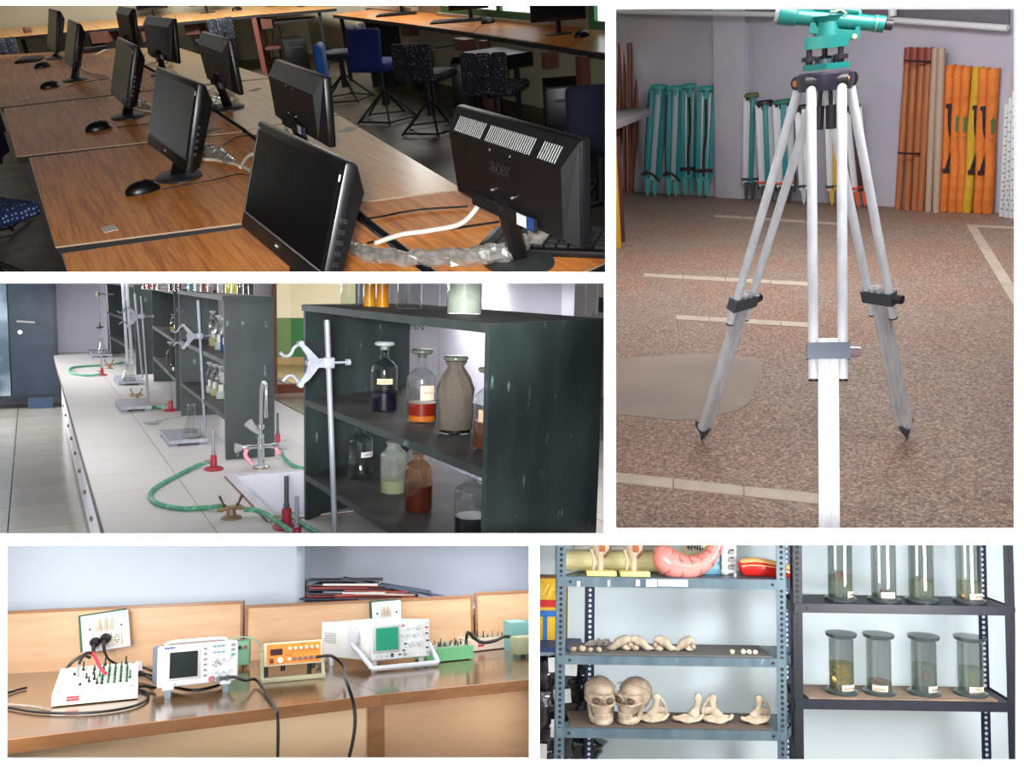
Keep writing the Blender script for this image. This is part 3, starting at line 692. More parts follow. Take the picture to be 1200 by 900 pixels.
chair(20, 116, .1, 'dark polka-dot chair pushed under the far left desk', polka, s=1.0)
chair(705, 262, -.6, 'dark navy chair cut by the right edge of the computer room', dnavy, 'tall')
chair(14, 372, -2.6, 'blue dotted chair seat below the tables at the lower left', bluedot, s=1.1)
g = G(); g.rbox((0, 0, 0), (.30, .06, .42), bev=.03, seg=3)
t = thing(r, 'chair', 'bright blue chair back standing behind the pale glossy table', 'chair', r.P(396, 188, ZF), 1.15)
part('backrest', g, cyan, t, TR((0, 0, .66))); g = G(); g.rbox((0, .2, .42), (.34, .34, .06), bev=.02); part('seat', g, cyan, t)
for sx in (-1, 1):
    for y_ in (.06, .34): g = G(); g.tube([(sx * .14, y_, 0), (sx * .14, y_, .4)], .012, 6); part('leg', g, dark, t)
g = G(); g.tube([(0, 0, .42), (0, 0, .6)], .014, 6); part('back_bracket', g, dark, t)
t = thing(r, 'drawer_box', 'small brown drawer box hanging under the second table at its left edge', 'drawer', r.P(31, 192, ZT) + Vector((.06, .0, -.20)), 0)
g = G(); g.rbox((.12, .1, .08), (.26, .3, .16), bev=.003); part('case', g, dark, t); g = G(); g.box(.0, .24, -.056, -.05, .03, .13); part('drawer_front', g, brn, t, smooth=0)
chair(-14, 268, 1.2, 'black swivel chair frame cut by the left edge beside the tables', dnavy, s=.95)
# hanging leads under the wall desk
for i, (u, v) in enumerate(((316, 20), (325, 19), (222, 29), (228, 28))):
    a_ = r.P(u, v, ZT - .05) + Vector((0, .12, 0)); wire(r, [a_, a_ + Vector((.03, 0, -.2)), a_ + Vector((-.02, 0, -.42)), a_ + Vector((.03, 0, -.6))], .005, dark, ['black lead hanging left of the lower shelf under the wall desk', 'black lead hanging right in the opening under the wall desk', 'black lead hanging behind the tilted monitor, left one', 'black lead hanging behind the tilted monitor, right one'][i])
area('window_light', r, (C0 + dW * 1.6 - nW * .15) + Vector((0, 0, .9)), (C0 - nW * 4) + Vector((0, -1, -1)), 60, 2.5, 1.0, (1, 1, .96))

# ================================================================ room two: surveying store
r = R2; ZF = -1.3
teal = M((7, 112, 106), .35, coat=.3, name='teal paint'); teal2 = noisy('worn teal paint', (16, 120, 118), (30, 150, 146), 12, rough=.45)
alu = noisy('brushed aluminium', (206, 208, 214), (224, 226, 232), 40, (1, 1, .1), rough=.4, metal=.0, spec=.6)
alu2 = noisy('grey aluminium channel', (172, 172, 176), (196, 196, 200), 30, (1, 1, .1), rough=.45, metal=.0)
blkm = M((26, 22, 26), .4, name='black metal'); gun = M((92, 98, 110), .35, .6, name='gunmetal')
def terrazzo():
    m, nt, b = newmat('terrazzo'); N = nt.nodes; L = nt.links
    tc = N.new('ShaderNodeTexCoord'); v = N.new('ShaderNodeTexVoronoi'); v.inputs['Scale'].default_value = 120
    L.new(tc.outputs['Object'], v.inputs['Vector'])
    sp = N.new('ShaderNodeSeparateColor'); L.new(v.outputs['Color'], sp.inputs[0])
    rp = N.new('ShaderNodeValToRGB'); rp.color_ramp.interpolation = 'CONSTANT'
    el = rp.color_ramp.elements; el[0].position = 0; el[0].color = lin((112, 98, 92)); el[1].position = .18; el[1].color = lin((134, 118, 110))
    for p_, c_ in ((.45, (152, 134, 124)), (.66, (164, 146, 134)), (.82, (176, 160, 146)), (.95, (192, 176, 162))):
        e = el.new(p_); e.color = lin(c_)
    L.new(sp.outputs[0], rp.inputs[0])
    n = N.new('ShaderNodeTexNoise'); n.inputs['Scale'].default_value = 1.3; n.inputs['Detail'].default_value = 5; L.new(tc.outputs['Object'], n.inputs['Vector'])
    r2 = N.new('ShaderNodeValToRGB'); r2.color_ramp.elements[0].position = .42; r2.color_ramp.elements[1].position = .66
    r2.color_ramp.elements[0].color = lin((228, 220, 214)); r2.color_ramp.elements[1].color = lin((236, 206, 190)); L.new(n.outputs['Fac'], r2.inputs[0])
    mx = N.new('ShaderNodeMix'); mx.data_type = 'RGBA'; mx.blend_type = 'MULTIPLY'; mx.inputs[0].default_value = 1
    L.new(rp.outputs[0], mx.inputs[6]); L.new(r2.outputs[0], mx.inputs[7]); L.new(mx.outputs[2], b.inputs['Base Color']); b.inputs['Roughness'].default_value = .62
    return m
terr = terrazzo()
g = G(); g.slab([Vector((-6, .8, ZF)), Vector((7, .8, ZF)), Vector((7, 14, ZF)), Vector((-6, 14, ZF))], .05); struct(r, 'floor', g, terr)
lav = noisy('lavender wall', (178, 174, 190), (190, 186, 200), 1.4, rough=.8)
W0 = r.P(716, 223, ZF); W1 = r.P(1170, 249.5, ZF); dW = (W1 - W0).normalized(); nW = Vector((-dW.y, dW.x, 0)); nW = nW if nW.y > 0 else -nW
wallq(r, 'wall_back', W0 - dW * 1.5, W1, nW, ZF, 1.1, lav, .1)
dR = Vector((.18, -1, 0)).normalized(); wallq(r, 'wall_right', W1, W1 + dR * 4, Vector((1, .18, 0)).normalized(), ZF, 1.1, noisy('pale wall', (196, 196, 206), (206, 206, 214), 1.4, rough=.8), .1)
pa = r.PL(838, 200, W0 - nW * .06, nW) + nW * .06; pb = r.PL(873, 200, W0 - nW * .06, nW) + nW * .06; pa.z = pb.z = 0
wallq(r, 'wall_back', pa - nW * .06, pb - nW * .06, nW, ZF, 1.1, noisy('pillar plaster', (190, 188, 202), (200, 198, 210), 3, rough=.8), .07)
def ow(u, v, o=0.0): return r.PL(u, v, W0 - nW * o, nW)
g = G(); g.hexa([ow(700, 12, .05), ow(1182, 31, .05), ow(1182, 31, -.02), ow(700, 12, -.02), ow(700, -60, .05), ow(1182, -50, .05), ow(1182, -50, -.02), ow(700, -60, -.02)]); struct(r, 'trim_1', g, M((112, 108, 116), .7, name='grey band'))  # dark grey band above the pipe along the wall top
g = G(); g.tube([ow(700, 13.5, .1), ow(867, 16, .24), ow(935, 17.5, .1)], .026, 12); g.tube([ow(1020, 21.5, .1), ow(1181, 33, .1)], .026, 12); struct(r, 'trim_2', g, M((222, 222, 228), .4, name='white conduit'), 40)
g = G(); g.tube([ow(1046, 5, .14), ow(1046, 19, .14)], .035, 12); struct(r, 'trim_3', g, M((232, 232, 232), .4, name='white conduit'), 40)
strip = noisy('pale marble strip', (168, 152, 138), (184, 168, 152), 12, rough=.5)
def strip_(n_, a, b, c, d, k):
    t = link('trim_%d' % n_, None, None, r, Matrix.Identity(4)); t['kind'] = 'structure'
    A, B, C, D = [r.P(u, v, ZF + .003) for u, v in (a, b, c, d)]
    for i in range(k):
        f0, f1 = i / k + .003, (i + 1) / k - .003
        g = G(); g.slab([A.lerp(B, f0), A.lerp(B, f1), D.lerp(C, f1), D.lerp(C, f0)], .01); part('tile', g, strip, t, smooth=0)
strip_(4, (640, 545), (960, 578.5), (960, 590), (640, 556), 4)
strip_(5, (754, 320), (960, 331), (960, 335.5), (754, 324), 4)
strip_(6, (792, 369), (960, 378.5), (960, 384), (792, 374), 4)
strip_(7, (1132, 263), (1143, 263.5), (1205, 360), (1189, 360), 4)
strip_(8, (1137, 263), (1200, 266), (1200, 268.5), (1140, 265.5), 3)
strip_(9, (837, 251.5), (985, 261), (985, 263.5), (837, 254), 4)
g = G(); pts = [(700, 420), (760, 418), (830, 414), (885, 420), (893, 432), (884, 455), (876, 472), (850, 484), (800, 492), (750, 487), (700, 485)]
g.slab([r.P(u + random.uniform(-3, 3), v + random.uniform(-1.5, 1.5), ZF + .002) for u, v in smoothpath([(u, v, 0) for u, v in pts], 4) for _ in (0,)] if False else [r.P(p.x + random.uniform(-1.5, 1.5), p.y + random.uniform(-.8, .8), ZF + .002) for p in smoothpath([(u, v, 0) for u, v in pts], 5)], .01)
struct(r, 'trim_10', g, noisy('smooth cement patch', (134, 120, 112), (146, 130, 118), 3, rough=.75, detail=6), label='smooth grey cement patch in the terrazzo')

# ---- folded tripods and poles against the wall
def stick_frame(bu, bv, tu, tv):
    b = r.P(bu, bv, ZF); h = r.H(b, tv); p = r.Y(tu, tv, b.y + .05); top = Vector((p.x, b.y + .06, ZF + h * 1.0))
    return b, top
def folded(bu, bv, tu, tv, wpx, label, barm, midm, headm, strapm, foots, style=0):
    b, top = stick_frame(bu, bv, tu, tv); s = r.sc(b); W = wpx * s; ax = top - b; Lh = ax.length
    zz = ax.normalized(); xx = Vector((1, 0, 0)); xx = (xx - zz * xx.dot(zz)).normalized(); yy = zz.cross(xx)
    t = thing(r, 'folded_tripod', label, 'tripod', b, 0, 'folded survey tripods leaning on the wall')
    MM = Matrix((xx, yy, zz)).transposed().to_4x4()
    def pp(n_, g, m_, **k): return part(n_, g, m_, t, MM, **k)
    for k, fx in enumerate((-.36, 0.02, .38)):
        g = G(); g.rbox((fx * W * 1.05, (k == 1) * -.02, Lh * .56), (W * .30, .03, Lh * .80), (0, (-.015, 0, .015)[k], 0), bev=.004); pp('leg_bar', g, barm if k != 1 else midm, smooth=35)
    for k, fx in enumerate((-.2, .22)):
        g = G(); g.rbox((fx * W, .01, Lh * .55), (W * .20, .02, Lh * .78), bev=.003); pp('leg_rail', g, alu if style else barm)
    for k, fx in enumerate((-.22, .2)):
        g = G(); g.prism([(fx * W - W * .17, Lh * .17), (fx * W + W * .17, Lh * .17), (fx * W + W * .12, Lh * .05), (fx * W, .0), (fx * W - W * .12, Lh * .05)], (0, .05, 0), (0, -.02, 0)); pp('foot', g, foots)
    g = G(); g.lathe([(0, Lh * .955), (W * .52, Lh * .955), (W * .52, Lh * .985), (W * .40, Lh), (0, Lh)], n=16, sy=.6, cap=False); g.cyl((0, 0, Lh * .91), (0, 0, Lh * .96), W * .2); pp('head', g, headm)
    if style == 0:
        g = G(); pts = [(-W * .3, -.03, Lh * .24), (-W * .6, -.04, Lh * .20), (-W * .1, -.05, Lh * .22), (W * .45, -.04, Lh * .15)]
        g.tube(smoothpath(pts, 4), .012, 6); pp('strap', g, strapm)
        g = G(); g.tube([(-W * .5, -.02, Lh * .92), (-W * .52, -.03, Lh * .5), (-W * .45, -.03, Lh * .2)], .007, 6); pp('strap', g, strapm)
    elif style == 1:
        g = G(); g.tube(smoothpath([(0, -.045, Lh * .88), (.01, -.05, Lh * .6), (-.005, -.05, Lh * .4), (0, -.045, Lh * .2)], 4), .014, 6); pp('strap', g, strapm)
        g = G(); g.rbox((0, 0, Lh * .25), (W * 1.05, .08, Lh * .03), bev=.004); pp('belt', g, strapm)
    else:
        g = G(); g.rbox((0, 0, Lh * .20), (W * 1.15, .07, Lh * .022), bev=.003); pp('belt', g, strapm)
        g = G(); g.tube([(W * .5, -.03, Lh * .1), (W * .56, -.03, Lh * .32)], .009, 6); pp('strap', g, blkm)
        g = G(); g.cyl((-W * .35, 0, Lh * .93), (-W * .35, 0, Lh * .97), .02); g.cyl((W * .35, 0, Lh * .93), (W * .35, 0, Lh * .97), .02); pp('hinge_knobs', g, blkm)
    return t
dst = M((46, 18, 26), .8, name='dark strap'); wht = M((214, 216, 220), .45, name='white painted bar')
tealA = M((22, 132, 140), .45, name='teal bar'); tealB = M((46, 150, 146), .5, name='light teal'); tsil = M((150, 170, 176), .4, name='silver bar')
folded(763, 231, 772, 100, 20, 'teal folded tripod, leftmost of the row of four, with a dark strap round its feet', tealA, tsil, tealB, dst, tealB, 0)
folded(788, 231, 792, 101, 19, 'teal folded tripod, second from the left with a twisted dark strap', tealA, tsil, tealB, dst, tealB, 0)
folded(807, 230, 808, 98, 19, 'teal folded tripod, third from the left and tallest, long strap down its front', tealA, tealB, tealB, dst, tealB, 1)
folded(824, 232, 828, 101, 19, 'teal folded tripod, fourth from the left beside the pillar, with a long dark strap', tealA, tealB, tealB, dst, tealB, 1)
folded(879, 234, 882, 109, 18, 'white and teal folded tripod with olive head, right beside the pillar', wht, tealA, M((92, 104, 60), .6), blkm, blkm, 2)
folded(900, 236.5, 896, 117, 19, 'teal folded tripod leaning left, behind the big tripod leg', wht, tealA, blkm, M((206, 80, 50), .6), blkm, 2)
folded(921, 238, 917, 116, 20, 'teal folded tripod with green cap and orange belt, left of the silver one', wht, tealA, M((30, 110, 84), .5), M((206, 80, 50), .6), blkm, 2)
folded(946, 240.5, 941, 122, 17, 'plain silver folded tripod with two black belts', alu, alu, blkm, blkm, alu2, 2)
folded(979, 241.5, 977, 121, 18, 'yellow and black folded tripod between the legs of the big tripod', wht, M((206, 168, 40), .5), M((120, 116, 60), .6), blkm, M((190, 156, 50), .5), 2)
folded(1010, 243, 998, 121, 18, 'red and black folded tripod leaning left behind the right leg of the big tripod', wht, M((60, 22, 24), .5), blkm, M((210, 74, 40), .6), M((200, 80, 50), .5), 2)
def pole(bu, bv, tu, tv, wpx, label, mat, group, cap=None, name='ranging_pole', cat='pole'):
    b, top = stick_frame(bu, bv, tu, tv); s = r.sc(b); R_ = wpx * s / 2; ax = top - b
    t = thing(r, name, label, cat, b, 0, group)
    g = G(); g.tube([Vector((0, 0, 0)), ax * .5, ax], R_, 14, True, [R_ * .9, R_, R_ * .92]); part('shaft', g, mat, t)
    if cap: g = G(); g.cyl(ax * .9, ax * 1.002, R_ * 1.04, n=14); part('cap', g, cap, t)
    return t, ax, R_
bam = wood('bamboo brown', (150, 84, 44), (176, 106, 60), 'Z', 12, .5, .1, 20); bamd = wood('dark brown pole', (112, 60, 40), (140, 78, 52), 'Z', 12, .5, .1, 20)
grp_ = M((176, 150, 132), .5, name='grey pink pole'); capr = M((140, 62, 50), .5, name='red cap')
t_, ax_, R_ = None, None, None
for i, (bu, tu, m_) in enumerate(((1052.5, 1065, bam), (1063, 1073, bam), (1072, 1082, bam), (1079, 1090, bam), (1088, 1097, grp_), (1097, 1104, grp_))):
    pole(bu, 245 + i * .8, tu, 56, 8.6, ['brown pole at the left end of the right-hand bundle', 'second brown pole of the right-hand bundle', 'third brown pole of the right-hand bundle', 'fourth brown pole of the bundle, beside the grey ones', 'grey-pink pole beside the brown bundle, left of two', 'grey-pink pole beside the orange bags, right of two'][i], m_, 'poles leaning at the right of the wall', capr if i < 4 else None)
b = r.P(1051, 246, ZF)
for (u0, v0, u1, v1, l) in ((1052, 179, 1079, 180, 'dark cord tied round the brown poles at mid height'), (1060, 71, 1096, 73, 'dark cord tied round the tops of the poles')):
    wire(r, [r.Y(u0, v0, b.y - .10), r.Y((u0 + u1) / 2, v0 + 1, b.y - .14), r.Y(u1, v1, b.y - .12)], .009, dst, l, 'tie_cord', 'cord')
for i, (bu, bv, tu, w_) in enumerate(((726, 225, 728, 8), (736, 225, 733, 6), (741, 226, 737.5, 7), (746, 226, 751, 7))):
    pole(bu - 3 + (i == 3) * -4, bv, tu, 51, w_, ['reddish pole behind the grey table, leftmost', 'reddish pole behind the grey table, second from the left', 'reddish pole right of the yellow table leg, crossing its neighbour', 'reddish pole nearest the teal tripods'][i], bamd, 'poles behind the grey table')
org = noisy('orange bag cloth', (204, 106, 38), (224, 128, 52), 14, rough=.7); yel = noisy('yellow bag cloth', (190, 150, 30), (206, 168, 44), 14, rough=.7)
grn2 = M((70, 112, 60), .7, name='green print'); strp = M((44, 28, 40), .8, name='black strap')
bags = [(1105, 1114, 7.6 * 1.5, org, 's'), (1116, 1124, 11, org, 'g'), (1125, 1133, 10, org, 'g'), (1133, 1146, 11, yel, 's'), (1146, 1154, 11.5, org, 's'), (1157, 1165, 12.5, org, 'g')]
for i, (bu, tu, w_, m_, k_) in enumerate(bags):
    b, top = stick_frame(bu, 248 + i * .5, tu, 76 + i * .8); s = r.sc(b); ax = top - b; W = w_ * s; L_ = ax.length
    zz = ax.normalized(); xx = Vector((1, 0, 0)); xx = (xx - zz * xx.dot(zz)).normalized(); MM = Matrix((xx, zz.cross(xx), zz)).transposed().to_4x4()
    t = thing(r, 'staff_bag', ['orange staff bag with black strap, leftmost beside the grey poles', 'orange staff bag with green print, second from the left', 'orange staff bag with green print, left of the yellow bag', 'yellow staff bag with a long black strap', 'orange staff bag with black strap, right of the yellow bag', 'orange staff bag with green print at the right end'][i], 'bag', b, 0, 'staff bags leaning at the right of the wall')
    g = G(); g.tube([(0, 0, 0), (0, 0, L_ * .02), (.004, 0, L_ * .3), (-.004, 0, L_ * .6), (0, 0, L_ * .86), (0, 0, L_)], W / 2, 16, True, [W * .42, W * .5, W * .5, W * .47, W * .5, W * .55])
    for v in g.b.verts: v.co += Vector((noise(v.co * 9 + b), noise(v.co * 9 + b * 2), 0)) * .008
    part('cloth', g, m_, t, MM)
    g = G(); g.tube([(-W * .52, -W * .1, L_ * .93), (0, -W * .53, L_ * .925), (W * .52, -W * .1, L_ * .93)], .004, 5); part('draw_cord', g, strp, t, MM)
    if k_ == 's':
        g = G(); g.tube(smoothpath([(0, -W * .55, L_ * .74), (W * .1, -W * .62, L_ * .6), (W * .45, -W * .55, L_ * .45), (0, -W * .6, L_ * .30)], 4), .014, 6); part('strap', g, strp, t, MM)
        for z_ in (.73, .29): g = G(); g.rbox((0, -W * .52, L_ * z_), (W * .6, .02, L_ * .03), bev=.003); part('strap_patch', g, strp, t, MM)
    else:
        a_ = -W * .51; g = G(); g.prism([(-.012, 0), (.012, 0), (.012, .10), (.022, .10), (0, .135), (-.022, .10), (-.012, .10)], (0, -.004, 0), (0, a_, L_ * .56)); part('printed_arrow', g, grn2, t, MM)
        text('III', .03, grn2, t, MM @ Matrix.Translation((0, a_ - .004, L_ * .52)) @ Euler((PI / 2, 0, 0)).to_matrix().to_4x4(), name='printed_mark')
for i, (bu, tu) in enumerate(((1174, 1181), (1180, 1186), (1186, 1190))):
    b, top = stick_frame(bu, 254 + i, tu, 122 - i * 8); ax = top - b; L_ = ax.length; zz = ax.normalized(); xx = Vector((1, 0, 0)); xx = (xx - zz * xx.dot(zz)).normalized(); MM = Matrix((xx, zz.cross(xx), zz)).transposed().to_4x4()
    t = thing(r, 'levelling_staff', ['white graduated staff beside the orange bags, leftmost', 'white graduated staff beside the orange bags, middle', 'white graduated staff at the right edge of the surveying room'][i], 'staff', b, 0, 'white levelling staffs')
    g = G(); g.rbox((0, 0, L_ / 2), (.042, .02, L_), bev=.003); part('blade', g, wht, t, MM)
    g = G()
    for k in range(22): g.box(-.014 + (k % 2) * .012, .004 + (k % 2) * .012, -.0115, -.0095, .06 + k * (L_ - .1) / 22, .06 + k * (L_ - .1) / 22 + .012)
    part('graduations', g, M((140, 132, 140), .6), t, MM, smooth=0, stuff=True)
# ---- grey table with a yellow leg
ztb = -.27
cs = [r.P(u, v, ztb) for u, v in ((680, 162), (721, 145), (764, 129.5), (752, 123.5), (690, 123))]
o = sum(cs, Vector()) / 5; o.z = ZF; t = thing(r, 'work_table', 'grey topped table with a yellow leg at the left edge of the surveying room', 'table', o, 0)
g = G(); g.slab([c - o for c in cs], .045); part('tabletop', g, noisy('grey stone top', (132, 124, 128), (150, 142, 146), 20, rough=.5), t, smooth=0)
p = r.P(724.5, 290, ZF) - o; g = G(); g.box(p.x - .035, p.x + .025, p.y - .03, p.y + .03, 0, ztb - ZF - .045); part('leg', g, M((196, 150, 26), .5, name='yellow paint'), t, smooth=0)
g = G(); g.box(p.x - .3, p.x + .02, p.y + .25, p.y + .3, 0, .9); part('leg', g, M((80, 34, 30), .6), t, smooth=0)

# ---- the survey tripod with its level
FL, FR, FF = r.P(822, 516, ZF), r.P(1063, 514, ZF), r.P(972, 688, ZF)
cen = (FL + FR) / 2 * .62 + FF * .38
hz = r.H(cen, 84); q = r.px(cen + Vector((0, 0, hz)))
cen += (r.R @ Vector((1, 0, 0))) * ((966 - q[0]) * r.sc(cen)); cen.z = ZF; hz = r.H(cen, 84)
t = thing(r, 'survey_tripod', 'tall silver aluminium tripod with black head standing on the terrazzo floor', 'tripod', cen, 0)
HD = Vector((0, 0, hz))
for i, Ft in enumerate((FL, FR, FF)):
    f_ = Ft - cen; rad = Vector((f_.x, f_.y, 0)).normalized(); tan = Vector((-rad.y, rad.x, 0)); top = HD + rad * .055 + Vector((0, 0, -.03)); ax = f_ - top; u_ = ax.normalized(); n_ = tan.cross(u_)
    L_ = ax.length; sep = .037
    for s_ in (-1, 1):
        g = G(); g.tube([top + tan * s_ * .040, top + tan * s_ * sep + u_ * L_ * .60], .0135, 14); part('upper_tube', g, alu, t)
        g = G(); g.cyl(top + tan * s_ * sep + u_ * L_ * .600, top + tan * s_ * sep + u_ * L_ * .604, .0137, n=14); part('end_cap', g, blkm, t)
    g = G(); m0 = top + u_ * L_ * .52; m1 = top + u_ * L_ * .955
    w_ = .026; d_ = .012
    g.hexa([p_ + tan * a + n_ * b_ for p_ in (m0, m1) for a, b_ in ((-w_, -d_), (w_, -d_), (w_, d_), (-w_, d_))])
    for a in (-.018, .006): g.hexa([p_ + tan * (a + k) + n_ * b_ for p_ in (m0, m1) for k, b_ in ((0, -d_ - .004), (.012, -d_ - .004), (.012, d_ + .004), (0, d_ + .004))])
    part('lower_leg', g, alu if i == 2 else alu2, t, smooth=0)
    c0 = top + u_ * L_ * .545
    g = G(); g.hexa([c0 + u_ * k * .022 + tan * a + n_ * b_ for k in (-1, 1) for a, b_ in ((-.055, -.018), (.055, -.018), (.055, .018), (-.055, .018))]); g.bevel(.004); part('clamp', g, gun, t)
    cl = COL.objects[-1]
    sg = -1 if i == 2 else 1
    g = G(); g.cyl(c0 + tan * -.055 * sg, c0 + tan * -.082 * sg, .017, .014); part('clamp_knob', g, M((150, 130, 140), .3, .7) if i == 2 else blkm, t)
    g = G(); e0 = top + u_ * L_ * .95; g.tube([e0, e0 + u_ * L_ * .02, f_], .012, 10, True, [.024, .018, .002]); part('foot_spike', g, gun, t)
    g = G(); g.tube([e0 + u_ * .0, e0 + u_ * .03 + rad * .02, e0 + u_ * .01 + rad * .045, e0 - u_ * .012 + rad * .05], .005, 6); part('foot_step', g, gun, t)
    for s_ in (-1, 1):
        g = G(); g.cyl(top + tan * s_ * .026 + Vector((0, 0, .005)), top + tan * s_ * .056 + Vector((0, 0, .005)), .019, n=16); part('hinge', g, blkm, t)
    g = G(); g.cyl(top + tan * .055 + Vector((0, 0, .005)), top + tan * .060 + Vector((0, 0, .005)), .009, n=12); part('hinge_bolt', g, M((176, 110, 60), .4, .5), t, label='brass-coloured hinge bolt')
g = G(); g.lathe([(0, hz - .05), (.072, hz - .05), (.078, hz - .03), (.078, hz - .006), (.07, hz), (0, hz)], n=24, cap=False); part('head_plate', g, M((52, 44, 62), .4, .3), t)
for s_ in (-1, 1):
    g = G(); g.cyl((s_ * .013, -.03, hz - .05), (s_ * .016, -.03, hz - .10), .006); g.tube([(s_ * .016, -.03, hz - .09), (s_ * .018, -.03, hz - .155)], .015, 10); part('clamp_screw', g, blkm, t)
top = cen + HD
# level
t = thing(r, 'surveying_level', 'teal surveying level with telescope and eyepiece screwed onto the tripod head', 'instrument', top, 0)
k = r.sc(top)
def at(u, v): # point in the upright plane of the instrument
    p_ = r.Y(u, v, top.y); return p_ - top
g = G(); bp = at(970, 74); g.prism([(-.062, -.03), (.0, -.055), (.062, -.03), (.056, .03), (0, .055), (-.056, .03)], (0, 0, .016), (0, 0, .006), (1, 0, 0), (0, 1, 0)); g.bevel(.003); part('base_plate', g, teal, t)
for (x_, y_) in ((-.045, -.02), (.038, -.02), (.0, .035)):
    g = G(); g.lathe([(0, .02), (.010, .02), (.010, .030), (.021, .030), (.021, .042), (.008, .045), (.008, .064), (0, .064)], (x_, y_, 0), 12, cap=False); part('levelling_screw', g, blkm, t)
g = G(); g.lathe([(0, .02), (.03, .02), (.03, .034), (0, .034)], n=16, cap=False); part('bull_bubble', g, gun, t)
g = G(); g.prism([(-.058, -.028), (0, -.04), (.058, -.028), (.05, .03), (0, .045), (-.05, .03)], (0, 0, .032), (0, 0, .062), (1, 0, 0), (0, 1, 0)); g.bevel(.006); part('tribrach', g, teal, t)
g = G(); g.lathe([(0, .09), (.036, .09), (.032, .13), (.045, .145), (0, .145)], n=20, cap=False); part('vertical_axis', g, teal, t)
a0 = at(952, 36); a1 = at(1006, 41); yy = Vector((0, .022, 0))
g = G(); pl = [(at(u, v).x, at(u, v).z) for u, v in ((947, 39), (949, 27), (954, 26), (957, 32), (1000, 36), (1003, 31), (1007, 32), (1007, 45), (990, 48), (985, 50), (962, 46), (960, 40))]
g.prism(pl, (0, .05, 0), (0, -.025, 0)); g.bevel(.003); part('cradle', g, teal, t)
p0, p1 = at(913, 17.5), at(1036, 28.5); dv = (p1 - p0).normalized()
g = G(); L_ = (p1 - p0).length; g.tube([p0, p0 + dv * .045, p0 + dv * .05, p1 - dv * .03, p1 - dv * .028, p1], .02, 24, True, [.0265, .0265, .0225, .0205, .022, .022]); part('telescope', g, teal, t)
g = G(); g.tube([p1, p1 + dv * .004, p1 + dv * .022], .014, 16, True, [.012, .014, .014]); part('eyepiece', g, blkm, t)
g = G(); g.cyl(p0 - dv * .001, p0 - dv * .012, .028, n=24); part('objective_ring', g, M((150, 160, 160), .3, .5), t)
for f_ in (.0,): g = G(); g.cyl(p1 - dv * .022, p1 - dv * .020, .0226, n=24); part('ring', g, M((190, 180, 150), .3, .6), t)
q0, q1 = at(955, 9), at(1006, 13.5)
g = G(); g.tube([q0 + Vector((0, -.005, 0)), q1 + Vector((0, -.005, 0))], .012, 14); part('bubble_tube', g, teal, t)
g = G(); g.rbox((at(952, 14)), (.02, .02, .03), bev=.004); g.rbox((at(1005, 19)), (.02, .02, .03), bev=.004); part('bubble_post', g, teal, t)
g = G(); mq = at(981, 16) + Vector((0, -.022, 0)); g.tube(smoothpath([mq + Vector((-.02, 0, .006)), mq + Vector((-.008, -.004, .004)), mq + Vector((.006, -.004, .008)), mq + Vector((.022, 0, -.004))], 4), .0035, 6); part('maker_plate', g, M((170, 170, 150), .4, .4), t)
g = G(); g.cyl(at(1000, 43) + Vector((0, -.026, 0)), at(1000, 43) + Vector((0, -.034, 0)), .007, n=12); part('tangent_screw', g, M((180, 170, 150), .4, .6), t)

# ================================================================ room three: chemistry laboratory
r = R3; ZB = -.76; ZF = -1.25
tilew = noisy('glossy bench tile', (214, 210, 209), (224, 220, 219), 1.5, rough=.34, coat=.0); grout = M((120, 114, 108), .8, name='grout')
tilef = noisy('floor tile', (160, 156, 146), (174, 170, 160), 1.5, rough=.18, coat=.2); lavw = noisy('lavender white wall', (222, 220, 238), (230, 228, 244), 1.2, rough=.85)
YW = r.P(100, 412, ZB).y
g = G(); x_l = r.P(-60, 600, ZF).x
g.box(-7, r.Y(322, 400, YW).x, YW, YW + .1, ZF, 1.0); struct(r, 'wall_back', g, lavw)
g = G(); g.slab([Vector((-7, 1.2, ZF - .012)), Vector((6, 1.2, ZF - .012)), Vector((6, 14, ZF - .012)), Vector((-7, 14, ZF - .012))], .03); struct(r, 'floor', g, grout)
# floor tiles: real pieces
fx = r.P(11, 600, ZF).x; tw_ = .46; me = None; ft = link('floor', None, None, r, Matrix.Translation((0, 0, ZF))); ft['kind'] = 'structure'
g = G(); g.box(.003, tw_ - .003, .003, tw_ - .003, -.012, 0); me = g.mesh('tile', tilef, 0)
kk = 0
for j in range(24):
    for i in range(-9, 9):
        x = fx + i * tw_; y = 2.4 + j * tw_; c = Vector((x + tw_ / 2, y + tw_ / 2, ZF)); u, v = r.px(c)
        if not (-90 < u < 780 and 330 < v < 700): continue
        if 125 < u < 320 and v > 430 or (u >= 320 and u < 480 and v > 500): continue
        part('tile', me, None, ft, Matrix.Translation((x, y, 0))); kk += 1
# passage with green dado
YP = 12.4; a = r.Y(300, 400, YP); b = r.Y(341, 400, YP); c = r.Y(470, 400, YP - .6)
crm = noisy('cream wall', (250, 240, 206), (254, 246, 218), 2, rough=.8); grd = M((52, 126, 70), .6, name='green dado'); olv = M((112, 142, 86), .6, name='olive dado')
zd = r.Y(345, 372.5, YP).z; zs = r.Y(345, 418, YP).z
for (p0, p1, m_) in ((a, b, olv), (b, c, grd)):
    d = (p1 - p0); d.z = 0; d.normalize(); n = Vector((-d.y, d.x, 0)); n = n if n.y > 0 else -n
    wallq(r, 'wall_far', p0, p1, n, zd, 1.2, crm); wallq(r, 'wall_far', p0 - n * .004, p1 - n * .004, n, zs, zd, m_); wallq(r, 'baseboard_far', p0 - n * .02, p1 - n * .02, n, ZF, zs, M((190, 160, 110), .6))
g = G(); p_ = r.Y(322.5, 400, YW); g.box(p_.x - .03, p_.x + .015, YW - .02, YW + .12, ZF, 1.0); struct(r, 'trim_1', g, M((150, 100, 90), .6))
